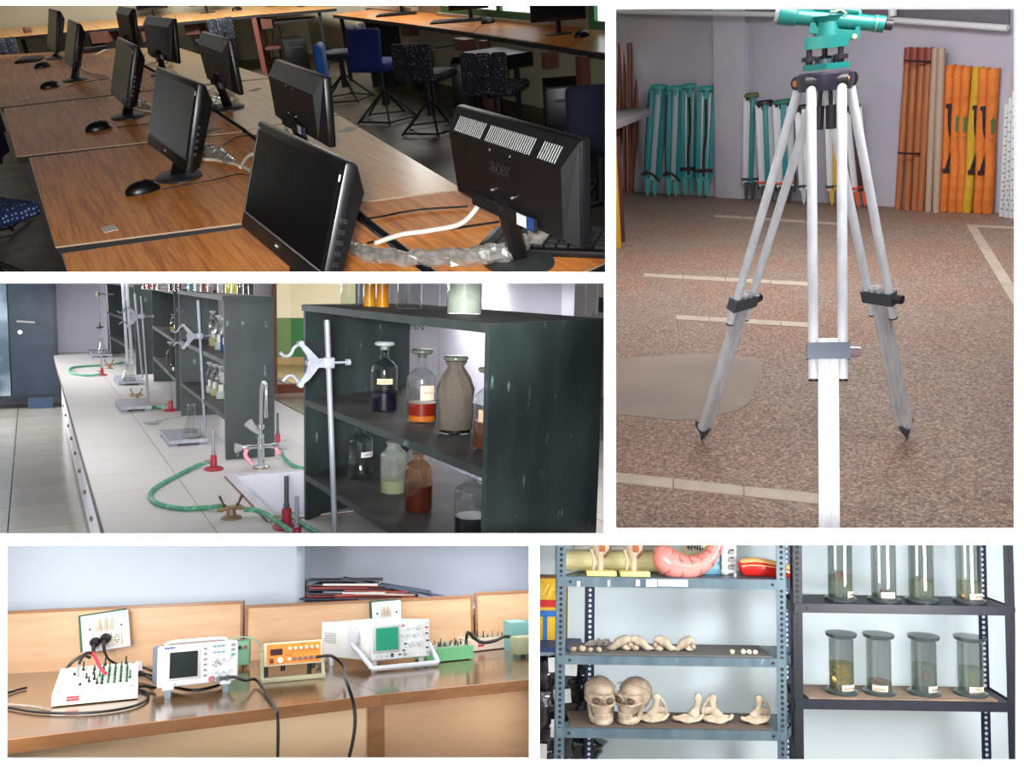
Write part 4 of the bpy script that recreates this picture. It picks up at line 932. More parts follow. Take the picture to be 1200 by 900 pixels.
g = G(); p0 = r.P(316, 462, ZF); p1 = r.P(360, 462, ZF); g.box(p0.x, p1.x + .3, p0.y, p0.y + .1, ZF, ZF + .1); single(r, 'floor_plank', g, M((120, 66, 48), .6), 'reddish plank lying on the floor beyond the bench', 'plank', smooth=0)
g = G(); g.box(r.P(322, 440, ZF).x, r.P(420, 440, ZF).x + 2, r.P(340, 470, ZF).y, r.P(340, 428, ZF).y, ZF, ZF + .004); struct(r, 'floor', g, noisy('sandy floor', (196, 168, 122), (208, 182, 136), 2, rough=.4))
# right wall (bright) and grey cupboard, far dark bench
q0 = r.P(508, 545, ZF); q0 = r.Y(513, 540, q0.y); q1 = r.P(560, 604, ZF); d = (q1 - q0); d.z = 0; d.normalize(); n = Vector((-d.y, d.x, 0)); n = n if n.x > 0 else -n
tend = 0
for k in range(400):
    e = q0 + d * (k * .01)
    if r.px(Vector((e.x, e.y, -.1)))[0] > 657: tend = k * .01; break
wallq(r, 'wall_right', q0 - d * .0, q0 + d * tend, n, ZF, .9, noisy('bright lavender wall', (232, 230, 246), (238, 236, 250), 1.2, rough=.8), .05)
t = thing(r, 'grey_cupboard', 'tall grey cupboard with two doors seen through the shelf unit', 'cupboard', Vector((r.Y(440, 400, 6.6).x, 6.6, ZF)))
W = r.Y(514, 400, 6.6).x - r.Y(440, 400, 6.6).x; xm = r.Y(475, 400, 6.6).x - r.Y(440, 400, 6.6).x
g = G(); g.box(0, W, 0, .5, 0, 2.0); part('body', g, M((186, 184, 194), .5), t, smooth=0)
for (x0, x1) in ((.01, xm - .004), (xm + .004, W - .01)): g = G(); g.box(x0, x1, -.018, 0, .05, 1.98); part('door', g, M((196, 194, 206), .5), t, smooth=0)
g = G(); zz_ = r.Y(488, 383, 6.58).z - ZF; text('MN', .09, M((90, 90, 100), .5), t, Matrix.Translation((xm + .09, -.020, zz_)) @ Euler((PI / 2, 0, 0)).to_matrix().to_4x4(), name='scribbled_mark')
g.b.free()
YD = 9.0; p0, p1 = r.Y(640, 340, YD), r.Y(760, 340, YD)
g = G(); g.box(r.Y(513, 340, YW).x - .1, p1.x + 1, YW + .3 if YW > YD else YD, (YW + .3 if YW > YD else YD) + .1, ZF, 1.0); struct(r, 'wall_back', g, noisy('grey wall', (150, 146, 144), (160, 156, 154), 1.2, rough=.85))
t = thing(r, 'dark_bench', 'dark bench with black shelf standing far behind at the right', 'bench', Vector((p0.x, 7.4, ZF)))
dk3 = M((30, 30, 42), .5, name='black bench'); z1 = r.Y(680, 368, 7.4).z - ZF; z2 = r.Y(680, 352, 7.4).z - ZF; z3 = r.Y(680, 360, 7.4).z - ZF
g = G(); g.box(0, 2.2, 0, .6, 0, z1); part('body', g, M((176, 172, 178), .5), t, smooth=0)
g = G(); g.box(.02, 2.2, .1, .5, z3 - .03, z2); part('shelf_beam', g, dk3, t, smooth=0)
for x_ in (.02, .62): g = G(); g.box(x_, x_ + .12, .1, .5, z1, z2 + .03); part('shelf_end', g, dk3, t, smooth=0)
for k, (u, l) in enumerate(((640, ''), (645, ''), (686, ''), (699, ''))):
    b_ = r.Y(u, 368, 7.3); g = G(); g.cyl((0, 0, 0), (0, 0, .5), .008, n=8); single(r, 'stand_rod', g, M((226, 226, 232), .3, .3), ['far white rod left of the dark bench end', 'far short white rod beside the dark shelf', 'far white rod in front of the dark bench end', 'far white rod at the right edge of the chemistry room'][k], 'rod', 'rods on the far dark bench', loc=Vector((b_.x, 7.3, ZF + z1)))
p_ = r.Y(646, 352, 7.6); fl_b = Vector((p_.x, 7.7, ZF + z2))
# ---- tiled bench with a sink
bx0 = r.P(123, 626, ZB).x; bx3 = r.P(337, 476.5, ZB).x; w_ = r.P(256, 626, ZB).x - bx0; by0 = 1.45; by1 = YW
sx0 = r.P(264, 559, ZB).x; sy1 = r.P(264, 559, ZB).y; sy0 = r.P(312, 612, ZB).y; sx1 = sx0 + .50
bt = thing(r, 'tiled_bench', 'long laboratory bench topped with pale glossy tiles', 'bench', Vector((bx0, by0, ZF)))
def bl(x, y, z): return (x - bx0, y - by0, z - ZF)
rows = []; y = r.P(117, 578, ZB).y; ty = w_ * 1.0
while y > by0: y -= ty
nt_ = 0
while y < by1:
    for i in range(8):
        x0 = bx0 + i * w_; x1 = min(x0 + w_, bx3)
        if x0 >= bx3 - .02: break
        rects = [(x0 + .0012, x1 - .0012, max(y, by0) + .0012, min(y + ty, by1) - .0012)]
        out = []
        for (a0, a1, b0, b1) in rects:   # leave the sink opening free
            if a1 <= sx0 or a0 >= sx1 or b1 <= sy0 or b0 >= sy1: out.append((a0, a1, b0, b1)); continue
            if a0 < sx0: out.append((a0, sx0, b0, b1))
            if a1 > sx1: out.append((sx1, a1, b0, b1))
            m0, m1 = max(a0, sx0), min(a1, sx1)
            if b0 < sy0: out.append((m0, m1, b0, sy0))
            if b1 > sy1: out.append((m0, m1, sy1, b1))
        for (a0, a1, b0, b1) in out:
            if a1 - a0 < .01 or b1 - b0 < .01: continue
            g = G(); g.box(*[v for v in (a0 - bx0, a1 - bx0, b0 - by0, b1 - by0)], ZB - .012 - ZF, ZB - ZF); part('tile', g, tilew, bt, smooth=0); nt_ += 1
    y += ty
g = G()
for (a0, a1, b0, b1) in ((bx0, sx0, by0, by1), (sx0, sx1, by0, sy0), (sx0, sx1, sy1, by1), (sx1, bx3, by0, by1)): g.box(a0 - bx0, a1 - bx0, b0 - by0, b1 - by0, ZB - .05 - ZF, ZB - .0125 - ZF)
part('mortar_bed', g, grout, bt, smooth=0)
whf = M((226, 226, 236), .5, name='white cabinet front'); 
g = G(); g.box(.05, .07, 0, by1 - by0, 0, ZB - .05 - ZF); part('front_panel', g, whf, bt, smooth=0)
for k in range(12):
    y0 = .1 + k * .52
    g = G(); g.box(.038, .05, y0, y0 + .48, .05, ZB - .08 - ZF); dd = part('door', g, whf, bt, smooth=0)
    g = G(); g.lathe([(0, 0), (.008, 0), (.014, .012), (0, .016)], (0, 0, 0), 10, cap=False)
    for q in g.b.verts: q.co = Vector((.038 - q.co.z, y0 + .44 + q.co.x, .18 + q.co.y))
    part('knob', g, M((150, 140, 130), .4, .3), dd)
g = G(); g.box(bx3 - bx0 - .06, bx3 - bx0 - .04, 0, by1 - by0, 0, ZB - .05 - ZF); part('rear_panel', g, whf, bt, smooth=0)
# sink
snk = noisy('white ceramic', (232, 232, 244), (240, 240, 250), 2, rough=.15, coat=.4)
t = thing(r, 'sink', 'white ceramic sink set into the tiled bench beside the gas tap', 'sink', Vector((sx0, sy0, ZB))); SX = sx1 - sx0; SY = sy1 - sy0; wd = .035
g = G()
g.box(0, SX, 0, wd, -.2, .006); g.box(0, SX, SY - wd, SY, -.2, .006); g.box(0, wd, wd, SY - wd, -.2, .006); g.box(SX - wd, SX, wd, SY - wd, -.2, .006); part('rim', g, snk, t, smooth=0)
g = G(); g.box(0, SX, 0, SY, -.22, -.2); part('bowl_floor', g, snk, t, smooth=0)
g = G(); g.box(-.005, 0.0, -.005, SY, -.002, .003); g.box(0, SX, -.005, 0, -.002, .003); part('sealant_line', g, M((130, 96, 76), .8), t, smooth=0)
g = G(); g.lathe([(0, -.199), (.03, -.199), (.03, -.196), (0, -.196)], (SX * .5, SY * .5, 0), 16, cap=False); part('drain', g, M((150, 150, 156), .3, .8), t)
# ---- dark green shelf units
dg = noisy('dark green painted wood', (26, 36, 37), (50, 62, 61), 7, (1, 1, .45), rough=.5, detail=8, c3=(98, 116, 112), s3=34, t3=.67, bump=.3, lo=.3, hi=.75)
dsh = noisy('worn dark shelf top', (52, 52, 52), (84, 82, 80), 7, rough=.6, detail=7, c3=(104, 100, 94), s3=22, t3=.70)
def unit(NL, NR, FL_, zt, shelves, label, th=.018, raise_=0.0, back=False):
    dx = NR - NL; dy = FL_ - NL; dx.z = dy.z = 0; o = Vector((NL.x, NL.y, ZB)); h = zt - ZB
    t = thing(r, 'shelf_unit', label, 'shelf unit', o, 0, 'dark green shelf units on the bench')
    ex, ey = dx.normalized(), dy.normalized()
    def bx(a0, a1, b0, b1, z0, z1): 
        g = G(); g.hexa([Vector((0, 0, z_)) + ex * a + ey * b_ for z_ in (z0, z1) for a, b_ in ((a0, b0), (a1, b0), (a1, b1), (a0, b1))]); return g
    Wd, Ln = dx.length, dy.length
    g = bx(0, Wd, 0, th, 0, h - th); g.bevel(.002, 1); part('end_panel', g, dg, t)
    g = bx(0, Wd, Ln - th, Ln, 0, h - th); g.bevel(.002, 1); part('end_panel', g, dg, t)
    g = bx(-.006, Wd + .004, -.004, Ln + .004, h - th, h); g.bevel(.002, 1); part('top_board', g, dg, t)
    g = bx(0, Wd, 0, Ln, h, h + .001); part('top_surface', g, dsh, t, smooth=0)
    for z in shelves:
        g = bx(.0, Wd - .002, th, Ln - th, z - th - ZB, z - ZB); g.bevel(.0015, 1); part('shelf', g, dg, t)
        g = bx(.002, Wd - .004, th, Ln - th, z - ZB, z - ZB + .001); part('shelf_surface', g, dsh, t, smooth=0)
    if back: g = bx(Wd - .01, Wd, th, Ln - th, shelves[-1] - ZB, h - th); part('back_panel', g, dg, t, smooth=0)
    return t, o, ex, ey, Wd, Ln
zt1 = -.081; NL = r.P(574, 380, zt1); FL_ = r.P(355.6, 357, zt1); NR = r.P(708, 373.6, zt1)
zm, zl = -.376, -.613
U1 = unit(NL, NR, FL_, zt1, (zm, zl), 'big dark green shelf unit in front with bottles on two shelves')
unit(r.P(265, 539, ZB), r.P(322, 535, ZB), r.P(212, 487, ZB), -.079, (-.345, -.575), 'dark green shelf unit behind the water tap, with clear bottles', .02)
unit(r.P(207, 482, ZB), r.P(246, 480, ZB), r.P(180, 447, ZB), -.085, (-.36, -.58), 'third dark green shelf unit, behind the second clamp stand', .02, back=True)
unit(r.P(160, 439, ZB), r.P(186, 438, ZB), r.P(127, 414.5, ZB), -.08, (-.36, -.58), 'farthest dark green shelf unit near the white wall', .02, back=True)
# ---- bottles
gl = glass('bottle glass', (240, 244, 242), .08, .70, .02); glh = glass('hazy bottle glass', (230, 234, 228), .10, .8, .05, .20, (206, 210, 204)); glg = glass('greenish beaker glass', (224, 230, 222), .12, .8, .03, .10, (190, 198, 188))
stop = M((84, 90, 80), .2, name='dark glass stopper', alpha=.9, coat=.5); stop2 = M((176, 184, 180), .2, name='clear glass stopper', alpha=.75, coat=.5)
def bottle(p, h, R_, label, liq=None, fill=.3, stopper=True, gm=gl, tag=None, liq2=None, cloth=False, group='reagent bottles on the shelf units', neck=.34, name='reagent_bottle'):
    t = thing(r, name, label, 'bottle', p, 0, group); nr = R_ * neck; sh = .60 if stopper else .68
    body = [(0, .002), (R_ * .9, .0), (R_, .006), (R_, h * sh), (R_ * .93, h * (sh + .05)), (R_ * .66, h * (sh + .105)), (nr * 1.05, h * (sh + .15)), (nr, h * (sh + .19)), (nr, h * .90), (nr * 1.25, h * .91), (nr * 1.25, h * .93), (nr * .9, h * .93)]
    g = G(); g.lathe(body, n=32, cap=False); part('glass_body', g, gm, t, smooth=60)
    if liq: 
        q = .95; g = G(); g.lathe([(0, .004), (R_ * q, .004), (R_ * q, h * fill), (0, h * fill)], n=32, cap=False); part('liquid', g, liquid('liquid', liq, .85), t)
    if liq2: g = G(); g.lathe([(0, .0045), (R_ * .955, .0045), (R_ * .955, h * .10), (0, h * .10)], n=32, cap=False); part('liquid', g, liquid('liquid', liq2, .7), t)
    if stopper:
        g = G(); g.lathe([(0, h * .88), (nr * .8, h * .88), (nr * .85, h * .945), (R_ * .62, h * .935), (R_ * .74, h * .955), (R_ * .74, h * .98), (R_ * .62, h), (0, h)], n=28, cap=False); part('stopper', g, stop if stopper is True else stop2, t, smooth=60)
    if tag:
        (z0, z1, a0, a1, c_, txt) = tag; g = G(); n_ = 8; rr = R_ * 1.01
        for i in range(n_):
            t0 = a0 + (a1 - a0) * i / n_ - PI / 2; t1 = a0 + (a1 - a0) * (i + 1) / n_ - PI / 2
            g.hexa([(rr * math.cos(x) * s_, rr * math.sin(x) * s_, z_ * h) for z_ in (z0, z1) for x, s_ in ((t0, 1), (t1, 1), (t1, 1.01), (t0, 1.01))])
        part('paper_label', g, M(c_, .8), t, smooth=0)
        if txt: text(txt, h * .045, M((110, 84, 66), .8), t, Matrix.Rotation((a0 + a1) / 2, 4, 'Z') @ Matrix.Translation((0, -rr * 1.03, h * (z0 + z1) / 2)) @ Euler((PI / 2, 0, 0)).to_matrix().to_4x4(), th=.0003)
    if cloth:
        g = G(); g.lathe([(R_ * 1.06, .012), (R_ * 1.10, h * .3), (R_ * 1.12, h * .58), (R_ * .9, h * .72), (nr * 1.8, h * .82), (nr * 1.35, h * .87), (nr * 1.9, h * .93)], n=40, cap=False)
        bmesh.ops.subdivide_edges(g.b, edges=list(g.b.edges), cuts=2, use_grid_fill=True)
        for q in g.b.verts:
            a = math.atan2(q.co.y, q.co.x); f_ = 1 + .05 * math.sin(a * 9 + q.co.z * 40) * (q.co.z / h) + .10 * noise(q.co * 26) ; q.co.x *= f_; q.co.y *= f_
        part('sack_cloth', g, noisy('sackcloth', (66, 60, 52), (88, 80, 70), 400, rough=.95, bump=.5), t, smooth=80)
    return t
def onshelf(u, v, z): return r.P(u, v, z + .0012)
def bo(u, vb, vt, wpx, z, label, **k):
    p = onshelf(u, vb, z); s = r.sc(p); bottle(p, r.H(p, vt), wpx * s / 2, label, **k)
bo(450, 481, 400, 31, zm, 'clear bottle with dark violet liquid, first on the middle shelf', liq=(24, 14, 34), fill=.27, stopper=2, tag=(.40, .48, -.9, .3, (200, 180, 150), 'CRESOL'))
bo(494, 494, 409, 35, zm, 'clear bottle with red-brown liquid and pale label, second on the middle shelf', liq=(120, 28, 14), fill=.27, liq2=(200, 110, 30), tag=(.32, .52, -.5, .5, (190, 168, 148), 'HNO3'))
bo(533, 507, 417, 39, zm, 'bottle wrapped in grey-brown sackcloth on the middle shelf', liq=(20, 16, 14), fill=.10, cloth=True)
bo(572, 526, 430, 36, zm, 'bottle with brown liquid half hidden by the near end panel', liq=(110, 60, 34), fill=.35, tag=(.35, .5, -1.2, .2, (200, 170, 140), ''))
bo(422.5, 560, 497, 29, zl, 'clear open bottle with a small white label, first on the lower shelf', liq=None, stopper=False, tag=(.42, .52, -.3, .9, (196, 196, 206), 'BARIUM'))
bo(461, 577, 513, 31, zl, 'cloudy bottle with a little pale green liquid on the lower shelf', liq=(206, 214, 150), fill=.24, stopper=False, gm=glh, neck=.5, tag=None)
bo(490, 598, 526, 33, zl, 'brown stained bottle with dark red liquid on the lower shelf', liq=(72, 8, 6), fill=.42, stopper=False, gm=glass('stained glass', (240, 216, 190), .06, .6, .05, .05, (180, 130, 100)), neck=.38)
bo(552, 626, 552, 40, zl, 'hazy bottle with black liquid half hidden at the right of the lower shelf', liq=(20, 20, 24), fill=.3, stopper=False)
def jarg(u, vb, wpx, z, label, liq=None, h=.16, lc=.9, gm=gl, name='beaker'):
    p = onshelf(u, vb, z); R_ = wpx * r.sc(p) / 2; t = thing(r, name, label, 'glass', p, 0, 'beakers on top of the shelf units')
    g = G(); g.lathe([(0, .001), (R_ * .96, .001), (R_, .006), (R_, h), (R_ * 1.04, h + .004)], n=32, cap=False); part('glass_body', g, gm, t, smooth=60)
    if liq: g = G(); g.lathe([(0, .003), (R_ * .95, .003), (R_ * .95, h * lc), (0, h * lc)], n=28, cap=False); part('liquid', g, liquid('liquid', liq, .75), t)
jarg(410, 358, 22, zt1 + .001, 'clear measuring glass on the big unit, leftmost'); jarg(433, 360, 15, zt1 + .001, 'tall glass of orange liquid, left of the two', (232, 160, 20)); jarg(448, 361, 16, zt1 + .001, 'tall glass of orange liquid, right of the two', (232, 146, 14)); jarg(479, 362, 30, zt1 + .001, 'clear wide beaker right of the orange glasses'); jarg(544, 368, 42, zt1 + .001, 'large cloudy white beaker on the big unit', (226, 228, 222), .2, .8, glg)
# coloured tubes on the rear units
tc = [(98, 4, 'clear'), (150, 4, 'x')]
rowc = [((186, 110, 40), 'amber'), ((190, 40, 30), 'red'), ((220, 100, 20), 'orange'), ((200, 196, 190), 'clear'), ((110, 14, 34), 'dark red'), ((70, 12, 30), 'maroon'), ((120, 20, 30), 'wine red'), ((70, 170, 190), 'turquoise'), ((210, 214, 214), 'pale'), ((214, 90, 44), 'orange red'), ((190, 150, 140), 'pinkish'), ((206, 200, 190), 'colourless'), ((226, 214, 30), 'yellow'), ((232, 220, 40), 'bright yellow'), ((50, 14, 40), 'violet black'), ((40, 12, 36), 'darkest violet'), ((44, 20, 30), 'brown black')]
us = [169, 174, 180, 186, 200, 206, 211, 223, 231, 238, 246, 258, 267, 274, 281, 288, 294]
for k, ((c_, n_), u) in enumerate(zip(rowc, us)):
    p = r.Y(u, 344.5, 3.72 + (us[-1] - u) * .011); p.z = -.079 + .0012 if u > 207 else -.085 + .0012
    s = r.sc(p); R_ = (2.6 + (u > 215) * 1.0) * s
    t = thing(r, 'reagent_tube', '%s liquid in a glass tube on the rear shelf units' % n_, 'glass tube', p, 0, 'coloured glasses on the rear units')
    g = G(); g.lathe([(0, .001), (R_, .001), (R_, .16), (R_ * 1.06, .163)], n=18, cap=False); part('glass_body', g, gl, t, smooth=60)
    g = G(); g.lathe([(0, .003), (R_ * .94, .003), (R_ * .94, .12), (0, .12)], n=18, cap=False); part('liquid', g, liquid('liquid', c_, .8), t)
# clear bottles on the second unit
for k, (u, vb, vt, w2, z, l) in enumerate(((250, 406, 364, 10, -.345, 'clear stoppered bottle at the back of the second unit, upper shelf'), (257, 410.5, 369, 11, -.345, 'clear stoppered bottle near the end panel, upper shelf'), (263, 414, 372, 9, -.345, 'clear bottle with blue liquid half hidden by the end panel'), (246, 461, 424, 9, -.575, 'clear bottle deepest in the lower shelf of the second unit'), (252, 464, 426, 11, -.575, 'clear bottle in the lower shelf of the second unit, middle'), (259, 468, 428, 12, -.575, 'clear bottle in the lower shelf beside the end panel'))):
    bo(u, vb, vt, w2, z, l, liq=((180, 170, 120), (190, 196, 196), (30, 60, 130), (190, 190, 190), (190, 180, 130), (200, 206, 206))[k], fill=.25 if k != 2 else .5, stopper=2, tag=(.25, .45, -.6, .3, (200, 196, 186), ''))
bo(201, 437, 400, 11, -.58, 'clear stoppered bottle on the lower shelf of the third unit', stopper=2); bo(203, 389, 368, 6, -.36, 'small bottle with yellow liquid on the third unit', liq=(210, 190, 60), fill=.3, stopper=2); bo(208, 395, 372, 7, -.36, 'small clear bottle on the upper shelf of the third unit', stopper=2)
p_ = r.Y(646, 352, 7.7)
# ---- stands, clamps
sil = M((150, 154, 164), .35, .35, name='silver rod'); clampm = noisy('grey clamp casting', (132, 136, 146), (152, 156, 166), 30, rough=.45, metal=.2); hmr = noisy('hammered grey base', (150, 154, 164), (170, 174, 184), 60, rough=.45, bump=.4)
def stand(rb, top, base, label, group='clamp stands on the bench', rr=.0065):
    """rb rod foot pixel, top pixel, base plate pixels (left x, right x, near v, far v)"""
    p = r.P(*rb, ZB); h = r.H(p, top[1]); q = r.Y(top[0], top[1], p.y); lean = Vector((q.x - p.x, 0, h))
    t = thing(r, 'clamp_stand', label, 'stand', p, 0, group)
    g = G(); g.cyl((0, 0, .015), lean, rr, n=14); part('rod', g, sil, t)
    if base:
        a = r.P(base[0], base[2], ZB) - p; b = r.P(base[1], base[2], ZB) - p; c = r.P(base[0], base[3], ZB) - p; D = abs(c.y - a.y)
        g = G(); g.hexa([(a.x, a.y, .012), (b.x, a.y, .012), (b.x + .01, a.y + D, .012), (a.x + .0, a.y + D, .012), (a.x, a.y, .028), (b.x, a.y, .028), (b.x + .01, a.y + D, .028), (a.x + .0, a.y + D, .028)]); g.bevel(.003); part('base_plate', g, hmr, t)
        for (x_, y_) in ((a.x + .02, a.y + .015), (b.x - .02, a.y + .015), (a.x + .02, a.y + D - .015), (b.x - .02, a.y + D - .015)): g = G(); g.box(x_ - .018, x_ + .018, y_ - .012, y_ + .012, 0, .013); part('foot', g, M((120, 124, 140), .5), t, smooth=0)
    else:
        g = G(); g.rbox((-.02, -.03, .010), (.16, .12, .02), bev=.004); part('base_plate', g, hmr, t)
    return t, p, lean
def clamp(p, lean, v, left, label, s=1.0, lob=1):
    """burette clamp: boss on the rod, forked arm with two curved jaws to the left"""
    f_ = None
    for k in range(1, 200):
        q = p + lean * (k / 200)
        if r.px(q)[1] < v: f_ = q; break
    t = thing(r, 'burette_clamp', label, 'clamp', f_, 0, 'burette clamps on the stands'); S = s
    def sp(pts, rad, nm='jaw', n=8, rr=None): g = G(); P_ = smoothpath([(x * S, 0, z * S) for x, z in pts], 5); g.tube(P_, rad * S, n, True, None); part(nm, g, clampm, t)
    g = G(); g.rbox((.0, 0, 0), (.030 * S, .024 * S, .030 * S), bev=.003 * S); part('boss', g, clampm, t)
    g = G(); g.cyl((.012 * S, 0, .0), (.055 * S, 0, .0), .0035 * S, n=10); g.cyl((.05 * S, 0, .0), (.062 * S, 0, 0), .009 * S, n=10); part('thumb_screw', g, clampm, t)
    g = G(); g.prism([(.0, -.011), (.0, .011), (-.030, .013), (-.055, .040), (-.075, .058), (-.082, .052), (-.062, .022), (-.056, 0), (-.062, -.022), (-.085, -.055), (-.078, -.062), (-.052, -.042), (-.030, -.013)], (0, .014, 0), (0, -.007, 0)); 
    for q in g.b.verts: q.co *= S
    g.bevel(.002 * S, 1); part('arm', g, clampm, t)
    g = G(); g.cyl((-.052 * S, -.016 * S, 0), (-.052 * S, .012 * S, 0), .011 * S, n=16); part('pivot', g, clampm, t)
    sp([(-.078, .052), (-.094, .044), (-.104, .026), (-.118, .020), (-.134, .030)], .0048); sp([(-.080, -.056), (-.096, -.036), (-.112, -.034), (-.126, -.048)], .0048)
    for (x_, z_) in ((-.078, .054), (-.080, -.058)): g = G(); g.cyl((x_ * S, -.012 * S, z_ * S), (x_ * S, .012 * S, z_ * S), .008 * S, n=12); part('jaw_rivet', g, clampm, t)
    return t
t, p, ln = stand((394, 668), (383, 375), None, 'nearest clamp stand with a tall silver rod, in front of the big unit', rr=.0072)
clamp(p, ln, 425, True, 'large grey burette clamp on the nearest stand', .92)
t, p, ln = stand((240.5, 513), (232, 352), (198, 247, 524, 510), 'clamp stand with a conical flask on its plate, left of the tap')
clamp(p, ln, 394, True, 'grey burette clamp on the stand with the conical flask', .92)
t, p, ln = stand((174, 473), (165.5, 347), (141, 180, 483, 473), 'clamp stand in mid bench beside the red burner')
clamp(p, ln, 371, True, 'grey burette clamp in front of the third shelf unit', 1.0)
t, p, ln = stand((167, 445), (158, 344), (139, 170, 452, 444), 'clamp stand behind the mid bench one, with a flask on its plate')
t, p, ln = stand((130, 415), (125, 334), (108, 132, 419, 413), 'farthest clamp stand near the white wall', rr=.004)
def burette(foot, top, rad, label):
    p = r.P(*foot, ZB); a = p + Vector((0, 0, .10)); q = r.Y(top[0], top[1], p.y); t = thing(r, 'burette', label, 'burette', a, 0, 'burettes'); L_ = q - a
    g = G(); g.tube([L_ * .08, L_ * .95, L_], rad, 14); part('glass_tube', g, M((206, 210, 222), .15, alpha=.8, coat=.5), t)
    g = G(); g.tube([(0, 0, 0), L_ * .08], rad, 10, True, [rad * .3, rad * .8]); part('tip', g, gl, t)
    g = G(); k = L_ * .1; g.cyl(k + Vector((-.022, 0, 0)), k + Vector((.022, 0, 0)), .006, n=10); g.ball(k, .009, 10, 8); part('stopcock', g, glh, t)
burette((150.5, 452), (143, 318), .010, 'thick white burette rising in front of the third unit, left of two')
burette((156.5, 455), (147.5, 318), .010, 'thick white burette rising in front of the third unit, right of two')
p = r.P(117.5, 419, ZB); t = thing(r, 'burette', 'thin burette with dark stopcock hanging before the white wall', 'burette', r.Y(117.5, 390, p.y), 0, 'burettes')
z0 = r.Y(117.5, 390, p.y); L_ = r.Y(113.5, 325, p.y) - z0; g = G(); g.tube([(0, 0, 0), L_], .0035, 8); part('glass_tube', g, M((150, 150, 160), .2, alpha=.8), t)
g = G(); k = L_ * .1; g.cyl(k + Vector((-.03, 0, -.004)), k + Vector((.03, 0, .004)), .006, n=8); g.ball(k, .014, 10, 8); g.cyl(k, k + Vector((-.0, 0, .04)), .006, n=8); part('stopcock', g, dk3, t)
k = L_ * .70; g = G(); g.cyl(k + Vector((-.01, 0, 0)), k + Vector((.13, 0, 0)), .006, n=8); g.ball(k, .02, 10, 8); g.cyl(k + Vector((.0, 0, -.03)), k + Vector((0, 0, .03)), .006); part('holder', g, M((150, 154, 140), .4, .3), t)
def flask(u, v, vt, wpx, label, dz=.0285, ):
    p = r.P(u, v, ZB + dz); h = r.H(p, vt); R_ = wpx * r.sc(p) / 2; t = thing(r, 'conical_flask', label, 'flask', p, 0, 'conical flasks')
    g = G(); g.lathe([(0, .002), (R_ * .93, .001), (R_, .008), (R_ * .93, h * .16), (R_ * .40, h * .70), (R_ * .36, h * .95), (R_ * .46, h)], n=32, cap=False); part('glass_body', g, gl, t, smooth=60)
    g = G(); g.lathe([(0, .003), (R_ * .9, .003), (R_ * .88, h * .14), (0, h * .14)], n=24, cap=False); part('liquid', g, liquid('liquid', (224, 226, 224), .25), t)
flask(225, 512, 474, 23, 'clear conical flask on the plate of the second stand'); flask(151, 446, 424, 16, 'conical flask on the plate of the mid bench stand'); flask(119.5, 414.5, 396, 12, 'small conical flask near the white wall')
redb = M((164, 40, 60), .45, name='red enamel')
def burner(u, v, vt, label, s=1.0, dark_=False):
    p = r.P(u, v, ZB); h = r.H(p, vt); t = thing(r, 'gas_burner', label, 'burner', p, 0, 'red based gas burners')
    g = G(); g.lathe([(0, 0), (.036 * s, 0), (.038 * s, .004), (.033 * s, .009), (.013 * s, .014), (.0125 * s, h * .36), (.009 * s, h * .38), (0, h * .38)], n=28, cap=False); part('base', g, redb, t, smooth=50)
    g = G(); g.cyl((0, 0, h * .36), (0, 0, h), .0062 * s, n=14); g.cyl((0, 0, h * .40), (0, 0, h * .47), .008 * s, n=14); part('tube', g, sil if not dark_ else M((96, 100, 104), .35, .6), t)
    g = G(); g.cyl((-.012 * s, 0, h * .22), (-.034 * s, 0, h * .24), .0045 * s, n=8); part('gas_inlet', g, M((170, 160, 130), .4, .6), t)
burner(250.5, 550.5, 504, 'red based gas burner with pale tube beside the green hose loop'); burner(200, 481.5, 449, 'red based gas burner in mid bench near the third unit'); burner(119.5, 440, 417, 'small far red gas burner on the left of the bench')
burner(336, 618, 558, 'red based gas burner at the sink corner', 1.15, True); burner(348, 640, 582, 'gas burner with bright tube in front of the sink corner', 1.0); burner(325.5, 523, 484, 'dark gas burner behind the water tap', .9, True)
grh = noisy('green rubber hose', (74, 156, 120), (150, 206, 180), 50, rough=.5, lo=.5, hi=.75)
def hose(pts, label, rad=.0075): wire(r, [r.P(q[0], q[1], ZB + (q[2] if len(q) > 2 else rad)) for q in pts], rad, grh, label, 'rubber_hose', 'hose', 'green rubber hoses', 10)
hose([(246, 541, .022), (232, 545, .012), (210, 556), (188, 568), (177, 577), (178, 585), (190, 592), (215, 596), (240, 595), (259, 593, .02)], 'long green hose looping on the tiles from the red burner to the gas tap', .0082)
hose([(286, 597, .022), (300, 598, .02), (316, 605, .022), (332, 616, .014), (350, 628), (370, 640)], 'green hose running from the gas tap past the sink corner', .0085)
hose([(342, 602, .01), (352, 612), (368, 622), (385, 630)], 'green hose lying behind the sink corner burner', .0075)
hose([(118, 438, .02), (106, 440), (92, 439), (82, 436), (84, 431), (100, 429), (120, 428)], 'far green hose loop at the left bench edge', .0085)
hose([(158, 466, .02), (166, 472), (178, 476), (192, 478, .02)], 'green hose from the small brass tap to the mid burner', .0085)
hose([(133, 427, .02), (142, 425), (152, 424)], 'short green hose beside the far brass tap', .008)
hose([(327, 520, .05), (333, 536, .01), (345, 546), (362, 550)], 'green hose hanging from the right arm of the water tap', .0075)
brs = M((160, 140, 100), .4, .6, name='dull brass')
